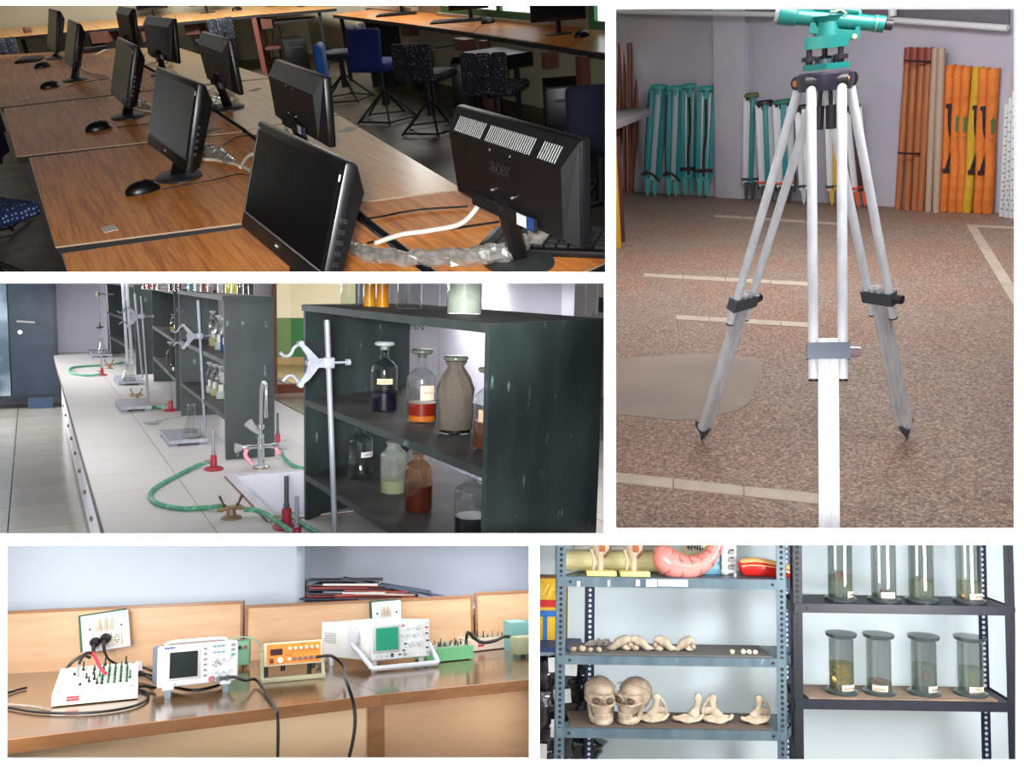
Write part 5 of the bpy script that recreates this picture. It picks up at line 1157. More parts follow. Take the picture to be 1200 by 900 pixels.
def gastap(u, v, label, s=1.0, big=True):
    p = r.P(u, v, ZB); t = thing(r, 'gas_tap', label, 'gas tap', p, 0, 'brass gas taps'); 
    def S(g):
        for q in g.b.verts: q.co *= s
        return g
    g = G(); g.lathe([(0, 0), (.036, 0), (.034, .004), (.016, .012), (.013, .034), (.018, .040), (0, .046)], n=20, cap=False); part('pillar', S(g), M((150, 128, 104), .5, .4), t)
    for sx in (-1, 1):
        g = G(); g.tube([(0, 0, .034), (sx * .022, 0, .036), (sx * .046, -.004, .032)], .008, 10, True, [.012, .009, .0055]); g.cyl((sx * .030, 0, .034), (sx * .036, 0, .034), .0105, n=12); part('nozzle', S(g), brs, t)
        g = G(); g.hexa([(sx * .020, -.004, .046), (sx * .026, -.004, .046), (sx * .026, .004, .046), (sx * .020, .004, .046), (sx * .034, -.005, .082), (sx * .042, -.005, .078), (sx * .042, .005, .078), (sx * .034, .005, .082)]); g.cyl((sx * .022, 0, .036), (sx * .022, 0, .05), .006, n=8); part('lever', S(g), M((96, 84, 72), .4, .7), t)
gastap(271, 607, 'brass gas tap with two levers joined to green hoses, beside the sink', .92); gastap(160, 469, 'small brass gas tap behind the mid bench stand', .9); gastap(128, 432, 'far brass gas tap near the small flask', .9)
# swan neck water tap
cr = M((206, 210, 214), .15, .85, name='chrome'); p = r.P(306, 548, ZB); t = thing(r, 'water_tap', 'chrome swan neck water tap with three clear handles and pink tubes', 'water tap', p, 0); s_ = r.sc(p)
def tz(v): return r.H(p, v)
g = G(); g.lathe([(0, 0), (.030, 0), (.028, .006), (.014, .012), (.012, tz(508)), (0, tz(508))], n=20, cap=False); part('column', g, cr, t, smooth=50)
g = G(); g.lathe([(0, 0), (.034, 0), (.034, .003), (0, .004)], n=20, cap=False); part('flange', g, M((150, 120, 80), .5, .4), t)
for v, R_ in ((523, .017), (512, .014), (500, .016)): g = G(); g.lathe([(0, -.010), (R_ * .8, -.010), (R_, 0), (R_ * .8, .010), (0, .010)], (0, 0, tz(v)), 16, cap=False); part('collar', g, cr, t, smooth=50)
g = G(); zt_ = tz(452); g.tube(smoothpath([(0, 0, tz(505)), (0.001, 0, tz(480)), (.003, 0, tz(460)), (.008, -.01, tz(448)), (.014, -.026, tz(450)), (.014, -.034, tz(462)), (.012, -.036, tz(478))], 5), .0075, 12); part('swan_neck', g, cr, t, smooth=60)
g = G(); g.cyl((.012, -.036, tz(478)), (.012, -.036, tz(488)), .009, n=12); part('spout_nozzle', g, cr, t)
zc_ = tz(523); hg3 = M((176, 176, 182), .15, name='clear plastic handle', alpha=.75, coat=.5)
for sx in (-1, 1):
    g = G(); g.tube([(0, 0, zc_), (sx * .03, 0, zc_), (sx * .045, 0, zc_), (sx * .052, 0, zc_), (sx * .075, 0, zc_)], .009, 12, True, [.009, .009, .012, .012, .008]); part('side_arm', g, cr, t, smooth=50)
    g = G(); g.tube([(sx * .070, 0, zc_), (sx * .078, 0, zc_), (sx * .100, 0, zc_)], .012, 14, True, [.008, .014, .021]); part('turn_handle', g, hg3, t)
    g = G(); g.tube(smoothpath([(sx * .058, -.012, zc_ - .006), (sx * .064, -.018, zc_ - .03), (sx * .072 if sx > 0 else -.040, -.024, zc_ - (.02 if sx > 0 else .066))], 4), .0085, 10); part('pink_tube', g, M((236, 160, 172), .5, name='pink rubber'), t)
g = G(); g.tube([(0, 0, tz(508)), (-.022, -.004, tz(504)), (-.030, -.006, tz(501)), (-.050, -.010, tz(494))], .01, 14, True, [.009, .010, .015, .020]); part('turn_handle', g, hg3, t)
# glass rods on bench
wire(r, [r.P(183, 494, ZB + .004), r.P(200, 490, ZB + .004), r.P(216, 488, ZB + .004)], .003, gl, 'thin clear glass rod lying on the tiles left of the flask stand', 'glass_rod', 'glass rod')
g = G(); g.lathe([(0, .001), (.035, .001), (.045, .012)], n=24, cap=False); single(r, 'watch_glass', g, gl, 'shallow clear watch glass on the tiles', 'glass dish', loc=r.P(179, 497, ZB))
# ---- steel cupboard at the left
yc = YW - .34; x1 = r.Y(69, 430, yc).x; x0 = r.Y(-70, 469, yc).x
t = thing(r, 'steel_cupboard', 'dark blue-grey steel cupboard standing against the wall at the left', 'cupboard', Vector((x0, yc, ZF)))
W = x1 - x0; Hc = 2.2; dkb = noisy('dark blue enamel', (30, 42, 58), (42, 54, 70), 6, rough=.35, metal=.2); 
g = G(); g.box(0, W, 0, .3, .10, Hc); part('body', g, dkb, t, smooth=0)
xm = r.Y(11, 400, yc).x - x0
g = G(); g.box(xm + .006, W - .03, -.02, 0, .13, Hc - .02); d1 = part('door', g, dkb, t, smooth=0)
g = G(); g.box(.02, xm - .006, -.02, 0, .13, Hc - .02); part('door', g, noisy('reflection toned door', (70, 88, 104), (150, 168, 180), 3.0, rough=.3, metal=.3, detail=7, lo=.42, hi=.68), t, smooth=0, label='left door with pale reflections put into its colour')  # pale noise in the door colour stands in for reflections
hz_ = r.Y(20, 376, yc).z - ZF; hx = r.Y(20, 376, yc).x - x0
g = G(); g.tube([(hx, -.02, hz_), (hx, -.06, hz_), (hx + .14, -.06, hz_ - .01)], .012, 8); part('handle', g, chrome, d1)
g = G(); g.cyl((hx + .02, -.02, hz_ - .10), (hx + .02, -.03, hz_ - .10), .02, n=12); part('lock', g, chrome, d1)
for x_ in (W - .16, W - .26): g = G(); g.box(x_, x_ + .10, 0.0, .12, 0, .10); part('foot', g, M((50, 70, 96), .5), t, smooth=0)
for x_ in (.1,): g = G(); g.box(x_, x_ + .10, 0.0, .12, 0, .10); part('foot', g, M((50, 70, 96), .5), t, smooth=0)

# ================================================================ room four: electronics bench
r = R4; ZB = -.51; ZF = -1.26
ply = wood('pale ply panel', (196, 154, 116), (212, 172, 134), 'X', 7, .5, .05, 8, .3, .3); ply2 = wood('cream front panel', (226, 190, 148), (238, 206, 166), 'X', 5, .5, .05, 8, .3, .2)
brw = wood('brown lipping', (128, 84, 46), (150, 102, 60), 'X', 14, .4, .1, 12, .4, .4); btop = wood('brown bench laminate', (84, 62, 40), (108, 82, 56), 'X', 5, .16, .3, 6, .5, .3)
wallm = noisy('pale bluish wall', (206, 218, 232), (214, 226, 238), 1.3, rough=.85); wallg = noisy('greyer wall', (186, 192, 206), (196, 202, 214), 1.3, rough=.85)
cream4 = noisy('warm white housing', (222, 216, 206), (232, 226, 216), 9, rough=.42); greyw4 = noisy('cool white housing', (214, 218, 224), (226, 230, 234), 9, rough=.4)
black4 = M((18, 18, 20), .45, name='black rubber'); chrome = M((200, 200, 204), .2, .9, name='plated metal')
# panel line and wall
B0, B1 = r.P(7, 790, ZB), r.P(620, 757, ZB); dB = (B1 - B0).normalized(); nB = Vector((-dB.y, dB.x, 0))
F0, F1, F2 = r.P(8, 867, ZB), r.P(446, 813.5, ZB), r.P(620, 796, ZB)
S0 = r.P(343, 781, ZB)
def on(u, v, o=0.0): return r.PL(u, v, B0 - nB * o, nB)
def panel(u0, v0, u1, v1, label, nm='privacy_panel'):
    a = on(u0, v0); b = on(u1, v1); h0 = (a.z + b.z) / 2 - ZB
    t = thing(r, nm, label, 'panel', Vector((a.x, a.y, ZB)), math.atan2((b - a).y, (b - a).x), 'low panels along the bench back'); W = Vector((b.x - a.x, b.y - a.y)).length
    g = G(); g.box(.004, W - .004, 0, .03, 0, h0 - .012); part('board', g, ply, t, smooth=0)
    g = G(); g.box(0, W, -.003, .033, h0 - .012, h0); part('top_lipping', g, brw, t, smooth=0)
    for x_ in (0, W - .012): g = G(); g.box(x_, x_ + .012, -.004, .034, 0, h0 - .012); part('end_lipping', g, brw, t, smooth=0)
panel(-50, 718, 285.5, 705, 'low pale wood panel behind the bench, left one with the switch plate')
panel(287.5, 711, 554, 696.5, 'low pale wood panel behind the bench, middle one')
panel(556, 696, 640, 690, 'low pale wood panel behind the bench, right one')
wb = B0 + nB * .28; WB = r.PL(357, 700, wb, nB); e_ = dB
wallq(r, 'wall_back', wb - e_ * 3, Vector((WB.x, WB.y, 0)), nB, ZF, .9, wallm)
wallq(r, 'wall_back', Vector((WB.x, WB.y, 0)) + nB * .35 - e_ * .3, Vector((WB.x, WB.y, 0)) + nB * .35 + e_ * 3.4, nB, ZF, .9, wallg)
wallq(r, 'wall_side', Vector((WB.x, WB.y, 0)) - e_ * .04, Vector((WB.x, WB.y, 0)) + nB * .36 - e_ * .04, e_ * .5, ZF, .9, wallm, .08)
g = G(); g.slab([Vector((-4, .6, ZF)), Vector((5, .6, ZF)), Vector((5, 7, ZF)), Vector((-4, 7, ZF))], .04); struct(r, 'floor', g, M((120, 110, 100), .6))
# bench in two pieces
def bench(front, back, label, u0, u1, lm):
    P4 = front + back[::-1]; o = sum(P4, Vector()) / len(P4); o.z = ZF; t = thing(r, 'work_bench', label, 'bench', o, 0, 'bench pieces of the electronics room')
    g = G(); g.slab([p - o for p in P4], .012); part('worktop', g, btop, t, smooth=0)
    a, b = front[0] - o, front[-1] - o; d = (b - a).normalized(); n = Vector((-d.y, d.x, 0)); 
    g = G(); g.hexa([q + Vector((0, 0, z_)) for z_ in (-.036, .0005) for q in (a - n * .012, b - n * .012, b + n * .004, a + n * .004)]); part('front_lipping', g, brw, t, smooth=0)
    g = G(); g.hexa([Vector((q.x, q.y, z_)) for z_ in (.05, ZB - ZF - .036) for q in (a + n * .02, b + n * .02, b + n * .04, a + n * .04)]); part('front_panel', g, lm, t, smooth=0)
    return t, o
Bk = S0
t1, o1 = bench([F0 - (F1 - F0) * .6, F1], [B0 - dB * 1.2, on(345, 772).lerp(on(345, 772), 0)], 'brown topped bench piece in front, with four instruments', 0, 0, ply2)
t2, o2 = bench([F1 + dB * .002, F2 + (F2 - F1) * .4], [on(345, 772) + dB * .002, B1 + dB * .5], 'brown topped bench piece at the right, carrying the green trainer', 0, 0, ply)
for t_ in (t1, t2):
    for c in COL.objects:
        pass
p = r.P(436, 815, ZB); 
g = G(); d = dB; q = Vector((F1.x, F1.y, ZF)); g.hexa([Vector((z.x, z.y, h_)) for h_ in (ZF + .02, ZB - .036) for z in (q - d * .045 + nB * .0, q + d * .012, q + d * .012 + nB * .05, q - d * .045 + nB * .05)]); 
single(r, 'bench_post', g, brw, 'brown wooden post under the joint of the two bench pieces', 'post', smooth=0)

def dev(name, label, cat, fl, fr, z0=0.0, group=None):
    a, b = r.P(fl[0], fl[1], ZB + z0), r.P(fr[0], fr[1], ZB + z0); rz = math.atan2((b - a).y, (b - a).x); a.z = ZB
    t = thing(r, name, label, cat, a, rz, group); return t, (b - a).xy.length, a
def trainer(fl, fr, zf_, zb_, D, body, top, label, posts, seed, tagc=(206, 30, 56), wedge_=True, tagtxt='SCIENTECH'):
    t, W, a = dev('trainer_kit', label, 'trainer kit', fl, fr); rv = random.Random(seed)
    g = G(); g.hexa([(0, 0, .004), (W, 0, .004), (W, D, .004), (0, D, .004), (0, 0, zf_), (W, 0, zf_), (W, D, zb_), (0, D, zb_)]); g.bevel(.005); part('housing', g, body, t)
    sl = (zb_ - zf_) / D; nz = Vector((0, -sl, 1)).normalized()
    def tp(x, y, o=0.0): return Vector((x, y, zf_ + sl * y)) + nz * o
    g = G(); m = .014; g.hexa([tp(m, m, .0005), tp(W - m, m, .0005), tp(W - m, D - m, .0005), tp(m, D - m, .0005), tp(m, m, .002), tp(W - m, m, .002), tp(W - m, D - m, .002), tp(m, D - m, .002)]); fp = part('face_plate', g, top, t, smooth=0)
    g = G()
    for k in range(16):
        x = rv.uniform(.03, W * .55); y = rv.uniform(.03, D - .03); L_ = rv.uniform(.03, .08)
        if rv.random() < .5: q = [(x, y), (min(x + L_, W - .03), y), (min(x + L_, W - .03), y + .0012), (x, y + .0012)]
        else: q = [(x, y), (x + .0012, y), (x + .0012, min(y + L_, D - .03)), (x, min(y + L_, D - .03))]
        g.hexa([tp(*c, .0021) for c in q] + [tp(*c, .0026) for c in q])
    part('circuit_lines', g, M((70, 90, 84), .6), fp, smooth=0, stuff=True)
    for (x, y, c, h) in posts:
        x *= W; y *= D; g = G(); c0 = tp(x, y, .002)
        g.cyl(c0, c0 + nz * .008, .0045, n=8); g.cyl(c0 + nz * .008, c0 + nz * h, .0026, n=8); part('terminal_post', g, c, t)
    for (x, y) in ((m * 1.3, m * 1.3), (W - m * 1.3, m * 1.3), (m * 1.3, D - m * 1.3), (W - m * 1.3, D - m * 1.3)): g = G(); g.cyl(tp(x, y, .001), tp(x, y, .0035), .003, n=8); part('corner_screw', g, black4, t)
    for x_ in (.02, W - .02):
        for y_ in (.02, D - .02): g = G(); g.cyl((x_, y_, 0), (x_, y_, .006), .009, n=10); part('foot', g, black4, t)
    if tagc:
        g = G(); g.box(W * .12, W * .165, -.0015, .0, zf_ * .40, zf_ * .78); part('name_tag', g, M((232, 228, 224), .5), t, smooth=0)
        g = G(); g.box(W * .165, W * .31, -.0015, .0, zf_ * .40, zf_ * .78); part('name_tag', g, M(tagc, .5), t, smooth=0, label='red printed tag on the front')
        text(tagtxt, zf_ * .17, M((238, 220, 220), .5), t, Matrix.Translation((W * .238, -.002, zf_ * .59)) @ Euler((PI / 2, 0, 0)).to_matrix().to_4x4(), th=.0004)
    return t, W, a, tp, nz
rv = random.Random(5); gp = M((54, 92, 74), .5, name='green post'); ps = []
for i in range(5):
    for j in range(5): ps.append((.56 + i * .075, .22 + j * .13 + .02 * (i % 2), gp if (i + j) % 3 else black4, .026))
ps += [(.24, .55, chrome, .05), (.30, .80, black4, .034), (.36, .48, black4, .02), (.40, .33, black4, .02), (.44, .62, black4, .02), (.46, .40, black4, .02), (.50, .24, black4, .02), (.30, .24, black4, .008), (.20, .65, black4, .008), (.44, .78, black4, .018), (.57, .93, black4, .03), (.90, .35, gp, .03), (.52, .52, gp, .02), (.84, .93, black4, .03)]
D1 = (r.P(32, 815, ZB) - r.P(60, 829.5, ZB)).length
a_ = r.P(60, 829.5, ZB); hf = r.H(a_, 815); b_ = r.P(32, 815, ZB); hb = r.H(b_, 787)
t, W, a, tp, nz = trainer((60, 829.5), (161, 819.5), hf, hb, D1, cream4, noisy('pale green plate', (196, 212, 196), (204, 218, 204), 9, rough=.45), 'white sloped trainer kit with many terminal posts and a red tag, at the left', ps, 2)
TM = t.matrix_world.copy() if False else (Matrix.Translation(a) @ Matrix.Rotation(math.atan2((r.P(161, 819.5, ZB) - r.P(60, 829.5, ZB)).y, (r.P(161, 819.5, ZB) - r.P(60, 829.5, ZB)).x), 4, 'Z'))
def kp(x, y, o): return TM @ tp(x * W, y * D1, o)
wire(r, [kp(.60, .30, .03), kp(.52, .5, .035), kp(.46, .74, .045), kp(.40, .92, .055)], .006, M((216, 40, 66), .4, name='red lead'), 'thick red test lead lying across the white trainer kit', 'test_lead', 'lead')
wire(r, [kp(.26, .55, .05), kp(.27, .68, .055), kp(.31, .85, .06), kp(.40, .92, .055)], .0055, black4, 'black test probe standing on the white trainer kit', 'test_lead', 'lead')
wire(r, [kp(.26, .55, .05), kp(.26, .56, .004)], .0018, chrome, 'thin bright probe pin on the white trainer kit', 'probe_pin', 'pin')
wire(r, [kp(.36, 1.02, .03), kp(.26, 1.12, .03), kp(.10, 1.14, .0), kp(-.02, 1.15, -.06)], .006, black4, 'black lead arching behind the white trainer kit')
def bw(pts, o=.006): return [r.P(u, v, ZB + o) for u, v in pts]
wire(r, bw([(-30, 824), (8, 829), (40, 834), (80, 836), (120, 834), (155, 828), (172, 820), (173, 812), (162, 808)]), .0045, black4, 'black cable looping on the bench in front of the white trainer kit')
wire(r, bw([(-20, 815), (8, 812), (22, 808), (31, 806)]), .0045, black4, 'black cable entering the trainer kit from the left edge')
wire(r, bw([(-10, 826), (15, 826), (40, 828), (60, 832)], .004), .004, glass('clear tubing', (240, 230, 220), .25, .8, .1, .2), 'clear thin cord lying in front of the white trainer kit')
# switch plates on the panel
def plate(c00, c10, c11, c01, label, n_sock, plugs, back):
    Q = [on(u, v, .035) for u, v in (c00, c10, c11, c01)]  # BL BR TR TL
    o_ = Q[0]; dx = (Q[1] - Q[0]); W = dx.length; H_ = ((Q[3] - Q[0]).length + (Q[2] - Q[1]).length) / 2; dx.normalize(); up = (Q[3] - Q[0]).normalized(); nn = dx.cross(up).normalized(); up = nn.cross(dx)
    MM = Matrix((dx, -nn, up)).transposed().to_4x4()  # local y goes into the wall
    t = link('switch_plate', None, None, r, Matrix.Translation(o_) @ MM); t['label'] = label; t['category'] = 'switch plate'; t['group'] = 'switch plates on the low panels'
    g = G(); g.rbox((W / 2, .004, H_ / 2), (W, .008, H_), bev=.002); part('plate', g, greyw4, t)
    g = G(); g.box(-.012, W * .9, .008, .034, .006, H_ + .006); part('back_box', g, M(back, .6), t, smooth=0)
    iv = M((216, 206, 190), .4, name='ivory switch')
    for k in range(3):
        x = W * (.36 + k * .13); g = G(); g.rbox((x, -.003, H_ * .70), (W * .115, .010, H_ * .36), bev=.002); s_ = part('switch_surround', g, iv, t)
        g = G(); g.rbox((x, -.009, H_ * .70), (W * .07, .008, H_ * .24), (.12, 0, 0), bev=.002); part('rocker', g, M((206, 194, 176), .4), s_)
    for k in range(n_sock):
        x = W * (.30 + k * .22); g = G(); g.rbox((x, -.003, H_ * .28), (W * .20, .010, H_ * .36), bev=.002); s_ = part('socket', g, iv, t)
        for (xx, zz_) in ((0, .09), (-.035, -.05), (.035, -.05), (0, -.1), (-.035, .03), (.035, .03)): g = G(); g.cyl((x + xx * W, -.0085, H_ * (.28 + zz_)), (x + xx * W, -.0078, H_ * (.28 + zz_)), .0035, n=8); part('pin_hole', g, M((40, 36, 34), .6), s_)
    for x_ in (.18, .84): g = G(); g.cyl((W * x_, -.003, H_ * .62), (W * x_, .0, H_ * .62), .0045, n=10); part('fixing_screw', g, black4, t)
    return t, W, H_, Matrix.Translation(o_) @ MM
t, W2_, H2_, PM_ = plate((97, 766), (153, 757), (149, 715.5), (93, 722), 'white switch plate with three rockers and two black plugs, left one', 3, 2, (40, 96, 66))
for k, (x_, l) in enumerate(((.30, 'black plug in the left socket of the switch plate'), (.52, 'black plug in the middle socket of the switch plate'))):
    c = PM_ @ Vector((W2_ * x_, -.012, H2_ * (.26 + .06 * k))); t = thing(r, 'plug', l, 'plug', c, math.atan2(dB.y, dB.x), 'plugs in the left switch plate')
    g = G(); g.tube([(0, .008, 0), (0, -.004, 0), (0, -.022, -.001), (0, -.03, -.004)], .02, 16, True, [.020, .022, .019, .010]); g.rbox((0, -.012, .014), (.02, .02, .012), bev=.003); part('plug_body', g, black4, t)
    g = G(); g.tube(smoothpath([(0, -.022, -.008), (.002, -.03, -.03), (.006, -.03, -.055)], 4), .009, 8, True, [.010, .0095, .009, .0085, .008, .0075, .007, .006, .006]); part('strain_relief', g, black4, t)
c = PM_ @ Vector((W2_ * .30, -.042, H2_ * .26 - .055)); wire(r, [c, c + Vector((.015, 0, -.03)), c + Vector((.03, .01, -.06)), c + Vector((.05, .02, -.09))], .005, black4, 'black mains cord hanging from the left plug')
c = PM_ @ Vector((W2_ * .52, -.042, H2_ * .32 - .055)); wire(r, [c, c + Vector((.02, 0, -.035)), c + Vector((.07, -.01, -.065)), r.P(158, 784, ZB + .04), r.P(170, 790, ZB + .03)], .005, black4, 'black mains cord curving from the middle plug to the oscilloscope')
plate((437, 742), (471, 739), (468, 703.5), (435, 706), 'small white switch plate half hidden by the white oscilloscope', 2, 0, (30, 84, 62))
for k, u in enumerate((446, 456)): g = G(); g.ball((0, 0, 0), 1, 14, 10, (.019, .02, .012)); single(r, 'plug', g, black4, ['black plug in the right switch plate, left of two', 'black plug in the right switch plate, right of two'][k], 'plug', 'plugs in the right switch plate', loc=on(u, 728, .055))
# coiled cables and white tag behind the scope
for k, (p_, l) in enumerate((([(132, 792), (150, 781), (166, 782), (178, 786)], 'black cable running behind the digital oscilloscope, highest'), ([(134, 795), (150, 789), (165, 789), (180, 792)], 'black cable behind the digital oscilloscope, second'), ([(140, 800), (155, 793), (168, 791), (180, 797)], 'black cable bundle nearest the oscilloscope side'), ([(160, 805), (170, 804), (182, 806)], 'short black cable passing under the oscilloscope'), ([(195, 803), (225, 809), (250, 805), (262, 800)], 'black cable sagging under the oscilloscope'))):
    wire(r, [r.P(u, v, ZB + .012 + .008 * (k < 3)) for u, v in p_], .0055, black4, l)
g = G(); g.prism([(0, 0), (.045, .005), (.04, .04), (.018, .045)], (0, .003, 0)); single(r, 'paper_tag', g, M((222, 222, 226), .6), 'white paper tag tied to the cables beside the oscilloscope', 'tag', loc=r.P(154, 789, ZB + .035), rz=.3, smooth=0)
# digital oscilloscope
a0 = r.P(197, 817, ZB); rz = None
t, W, a = dev('digital_oscilloscope', 'white digital oscilloscope with dark square screen and small keys', 'oscilloscope', (184, 820), (279, 809.5))
h = r.H(a, 758); f0 = .035; H_ = h
TS = Matrix.Rotation(-.07, 4, 'X'); 
def pd(nm, g, m_, **k): return part(nm, g, m_, t, TS, **k)
g = G(); g.rbox((W / 2, .015, (f0 + H_) / 2), (W, .03, H_ - f0), bev=.009, seg=3); pd('front_bezel', g, greyw4)
g = G(); g.rbox((W / 2, .12, (f0 + H_) / 2), (W * .99, .20, (H_ - f0) * .96), bev=.012, seg=3); pd('rear_housing', g, M((92, 104, 118), .5, name='slate housing'))
zc = lambda q: f0 + (H_ - f0) * q
g = G(); g.rbox((W * .31, -.001, zc(.52)), (W * .40, .006, (H_ - f0) * .72), bev=.004); pd('screen_surround', g, M((206, 208, 212), .4))
g = G(); g.rbox((W * .31, -.004, zc(.52)), (W * .345, .004, (H_ - f0) * .62), bev=.001, seg=1); pd('screen', g, M((30, 38, 38), .12))
keyc = M((110, 160, 172), .5, name='blue grey key'); keyg = M((126, 134, 140), .5, name='grey key')
def key(x, z, w_, h_, m_, nm='key'): g = G(); g.rbox((x, -.003, z), (w_, .006, h_), bev=.0015, seg=1); pd(nm, g, m_)
for k in range(6): key(W * .575, zc(.86 - k * .13), .011, .007, keyg)
for k in range(3): key(W * (.69 + k * .055), zc(.90), .011, .007, keyc); key(W * (.69 + k * .055), zc(.75), .011, .006, keyc)
for k in range(3): key(W * .93, zc(.90 - k * .12), .013, .008, (keyg, keyg, M((60, 160, 150), .5))[k])
def knob(x, z, R_, m_=None): g = G(); g.cyl((x, .0, z), (x, -.010, z), R_, R_ * .86, 20); pd('knob', g, m_ or M((206, 216, 222), .4))
for k in range(3): knob(W * (.68 + k * .085), zc(.58), .0085)
for k in range(3): knob(W * (.68 + k * .085), zc(.27), .0075)
for (x, z) in ((.68, .44), (.745, .47), (.71, .50), (.71, .40), (.77, .44)): key(W * x, zc(z), .007, .005, M((190, 110, 100), .5) if x == .68 else keyg)
for (x, c_) in ((.66, (200, 90, 90)), (.76, (120, 150, 160)), (.86, (120, 150, 160))):
    g = G(); g.cyl((W * x, 0, zc(.10)), (W * x, -.004, zc(.10)), .011, n=20); pd('connector_ring', g, M(c_, .4)); g = G(); g.cyl((W * x, 0, zc(.10)), (W * x, -.014, zc(.10)), .0065, n=16); pd('connector', g, chrome)
text('SIGLENT', .010, M((50, 80, 160), .4), t, TS @ Matrix.Translation((W * .14, -.002, zc(.94))) @ Euler((PI / 2, 0, 0)).to_matrix().to_4x4(), th=.0004, bold=.0006)
text('12', .010, M((40, 44, 50), .4), t, TS @ Matrix.Translation((W * .20, -.002, zc(.07))) @ Euler((PI / 2, 0, 0)).to_matrix().to_4x4(), th=.0004)
g = G(); g.tube(smoothpath([(W * .12, .05, H_ - .01), (W * .14, .05, H_ + .008), (W * .5, .05, H_ + .010), (W * .84, .05, H_ + .008), (W * .88, .05, H_ - .01)], 4), .006, 8); pd('carry_handle', g, greyw4)
for x_ in (.13, .84):
    g = G(); g.rbox((W * x_, .012, f0 - .002), (.036, .03, .014), bev=.003); pd('foot_mount', g, greyw4)
    g = G(); g.hexa([(W * x_ - .008, .0, .0), (W * x_ + .008, .0, .0), (W * x_ + .008, .02, .0), (W * x_ - .008, .02, .0), (W * x_ - .010, .0, f0 - .006), (W * x_ + .010, .0, f0 - .006), (W * x_ + .010, .024, f0 - .006), (W * x_ - .010, .024, f0 - .006)]); part('foot', g, M((120, 136, 150), .5), t)
SC = (a, W, zc)
con = Matrix.Translation(a) @ Matrix.Rotation(math.atan2((r.P(279, 809.5, ZB) - r.P(184, 820, ZB)).y, (r.P(279, 809.5, ZB) - r.P(184, 820, ZB)).x), 4, 'Z') @ TS
c = con @ Vector((W * .76, -.016, zc(.10)))
e = [r.P(300, 800, ZB + .008), r.P(314, 816, ZB + .008), r.P(320, 826, ZB + .008)]
ed = r.P(322, 830, ZB + .004); dn = [ed + Vector((0, -.03, -.03)), ed + Vector((0, -.035, -.15)), ed + Vector((0, -.03, -.4))]
wire(r, [c, c + Vector((.04, -.03, .004)), c + Vector((.08, -.03, -.012)), e[0] + Vector((0, 0, .01)), e[1], ed] + dn, .0055, black4, 'long black cable from the oscilloscope over the bench edge')
# function generator
olive = noisy('olive grey case', (176, 176, 146), (188, 188, 158), 9, rough=.5)
t, W, a = dev('function_generator', 'orange fronted function generator tilted on its bail stand', 'function generator', (310, 801), (377, 795))
h = r.H(a, 755); zb0 = r.H(a, 781)
TS = Matrix.Translation((0, .0, zb0)) @ Matrix.Rotation(-.12, 4, 'X'); Hh = h - zb0
g = G(); g.rbox((W / 2, .115, Hh / 2), (W * 1.0, .22, Hh), bev=.005); pd('case', g, olive)
g = G(); g.rbox((W / 2, .0, Hh / 2), (W * 1.04, .014, Hh * 1.06), bev=.003); pd('front_frame', g, M((216, 208, 176), .5))
g = G(); g.box(W * .03, W * .97, -.009, -.007, Hh * .05, Hh * .95); pd('front_panel', g, noisy('orange panel', (226, 128, 24), (238, 146, 36), 7, rough=.45), smooth=0)
g = G(); g.box(W * .09, W * .30, -.011, -.009, Hh * .46, Hh * .74); pd('display', g, M((58, 12, 20), .15), smooth=0)
g = G(); g.rbox((W * .11, -.012, Hh * .22), (W * .065, .008, Hh * .20), bev=.002); pd('power_switch', g, M((120, 20, 24), .4))
ivk = M((224, 214, 190), .4, name='ivory knob'); 
def knob2(x, z, R_, m_=ivk, nm='knob', d=.012): g = G(); g.cyl((x, -.008, z), (x, -.008 - d, z), R_, R_ * .85, 16); pd(nm, g, m_)
knob2(W * .26, Hh * .22, .012)
for k in range(6): knob2(W * (.43 + k * .097), Hh * .72, .0068)
for k in range(6): knob2(W * (.42 + k * .097), Hh * .24, .007, ivk if k == 0 else M((110, 96, 110), .3, .7), 'knob' if k == 0 else 'connector', .010)
text('OUTPUT', .007, M((60, 40, 20), .5), t, TS @ Matrix.Translation((W * .42, -.0095, Hh * .42)) @ Euler((PI / 2, 0, 0)).to_matrix().to_4x4(), th=.0003)
text('2 MHz', .007, M((60, 40, 20), .5), t, TS @ Matrix.Translation((W * .66, -.0095, Hh * .90)) @ Euler((PI / 2, 0, 0)).to_matrix().to_4x4(), th=.0003)
g = G()
for k in range(9): g.box(W * (.44 + .055 * k), W * (.455 + .055 * k), -.0095, -.009, Hh * (.55 if k % 2 else .60), Hh * (.57 if k % 2 else .62))
pd('panel_marks', g, M((120, 70, 20), .6), smooth=0, stuff=True)
for x_ in (.33, .86): g = G(); g.cyl((W * x_, .04, -.001), (W * x_, .04, -.022), .010, .008, 12); pd('foot', g, black4)
for x_ in (-.008, W + .008):
    g = G(); g.hexa([(x_ - .006, .0, .0), (x_ + .006, .0, .0), (x_ + .006, .016, .0), (x_ - .006, .016, .0), (x_ - .006, .05, zb0 + .045), (x_ + .006, .05, zb0 + .045), (x_ + .006, .07, zb0 + .04), (x_ - .006, .07, zb0 + .04)]); part('bail_arm', g, olive, t)
g = G(); g.rbox((W / 2, .008, .009), (W + .028, .018, .018), bev=.003); part('bail_bar', g, olive, t)
for x_ in (.1, .9): g = G(); g.box(W * x_ - .008, W * x_ + .008, .19, .21, 0, zb0 + .02); part('rear_foot', g, black4, t, smooth=0)
rzz = math.atan2((r.P(377, 795, ZB) - r.P(310, 801, ZB)).y, (r.P(377, 795, ZB) - r.P(310, 801, ZB)).x)
con = Matrix.Translation(a) @ Matrix.Rotation(rzz, 4, 'Z') @ TS; c = con @ Vector((W * .90, -.02, Hh * .24))
ed = r.P(408, 819.5, ZB)
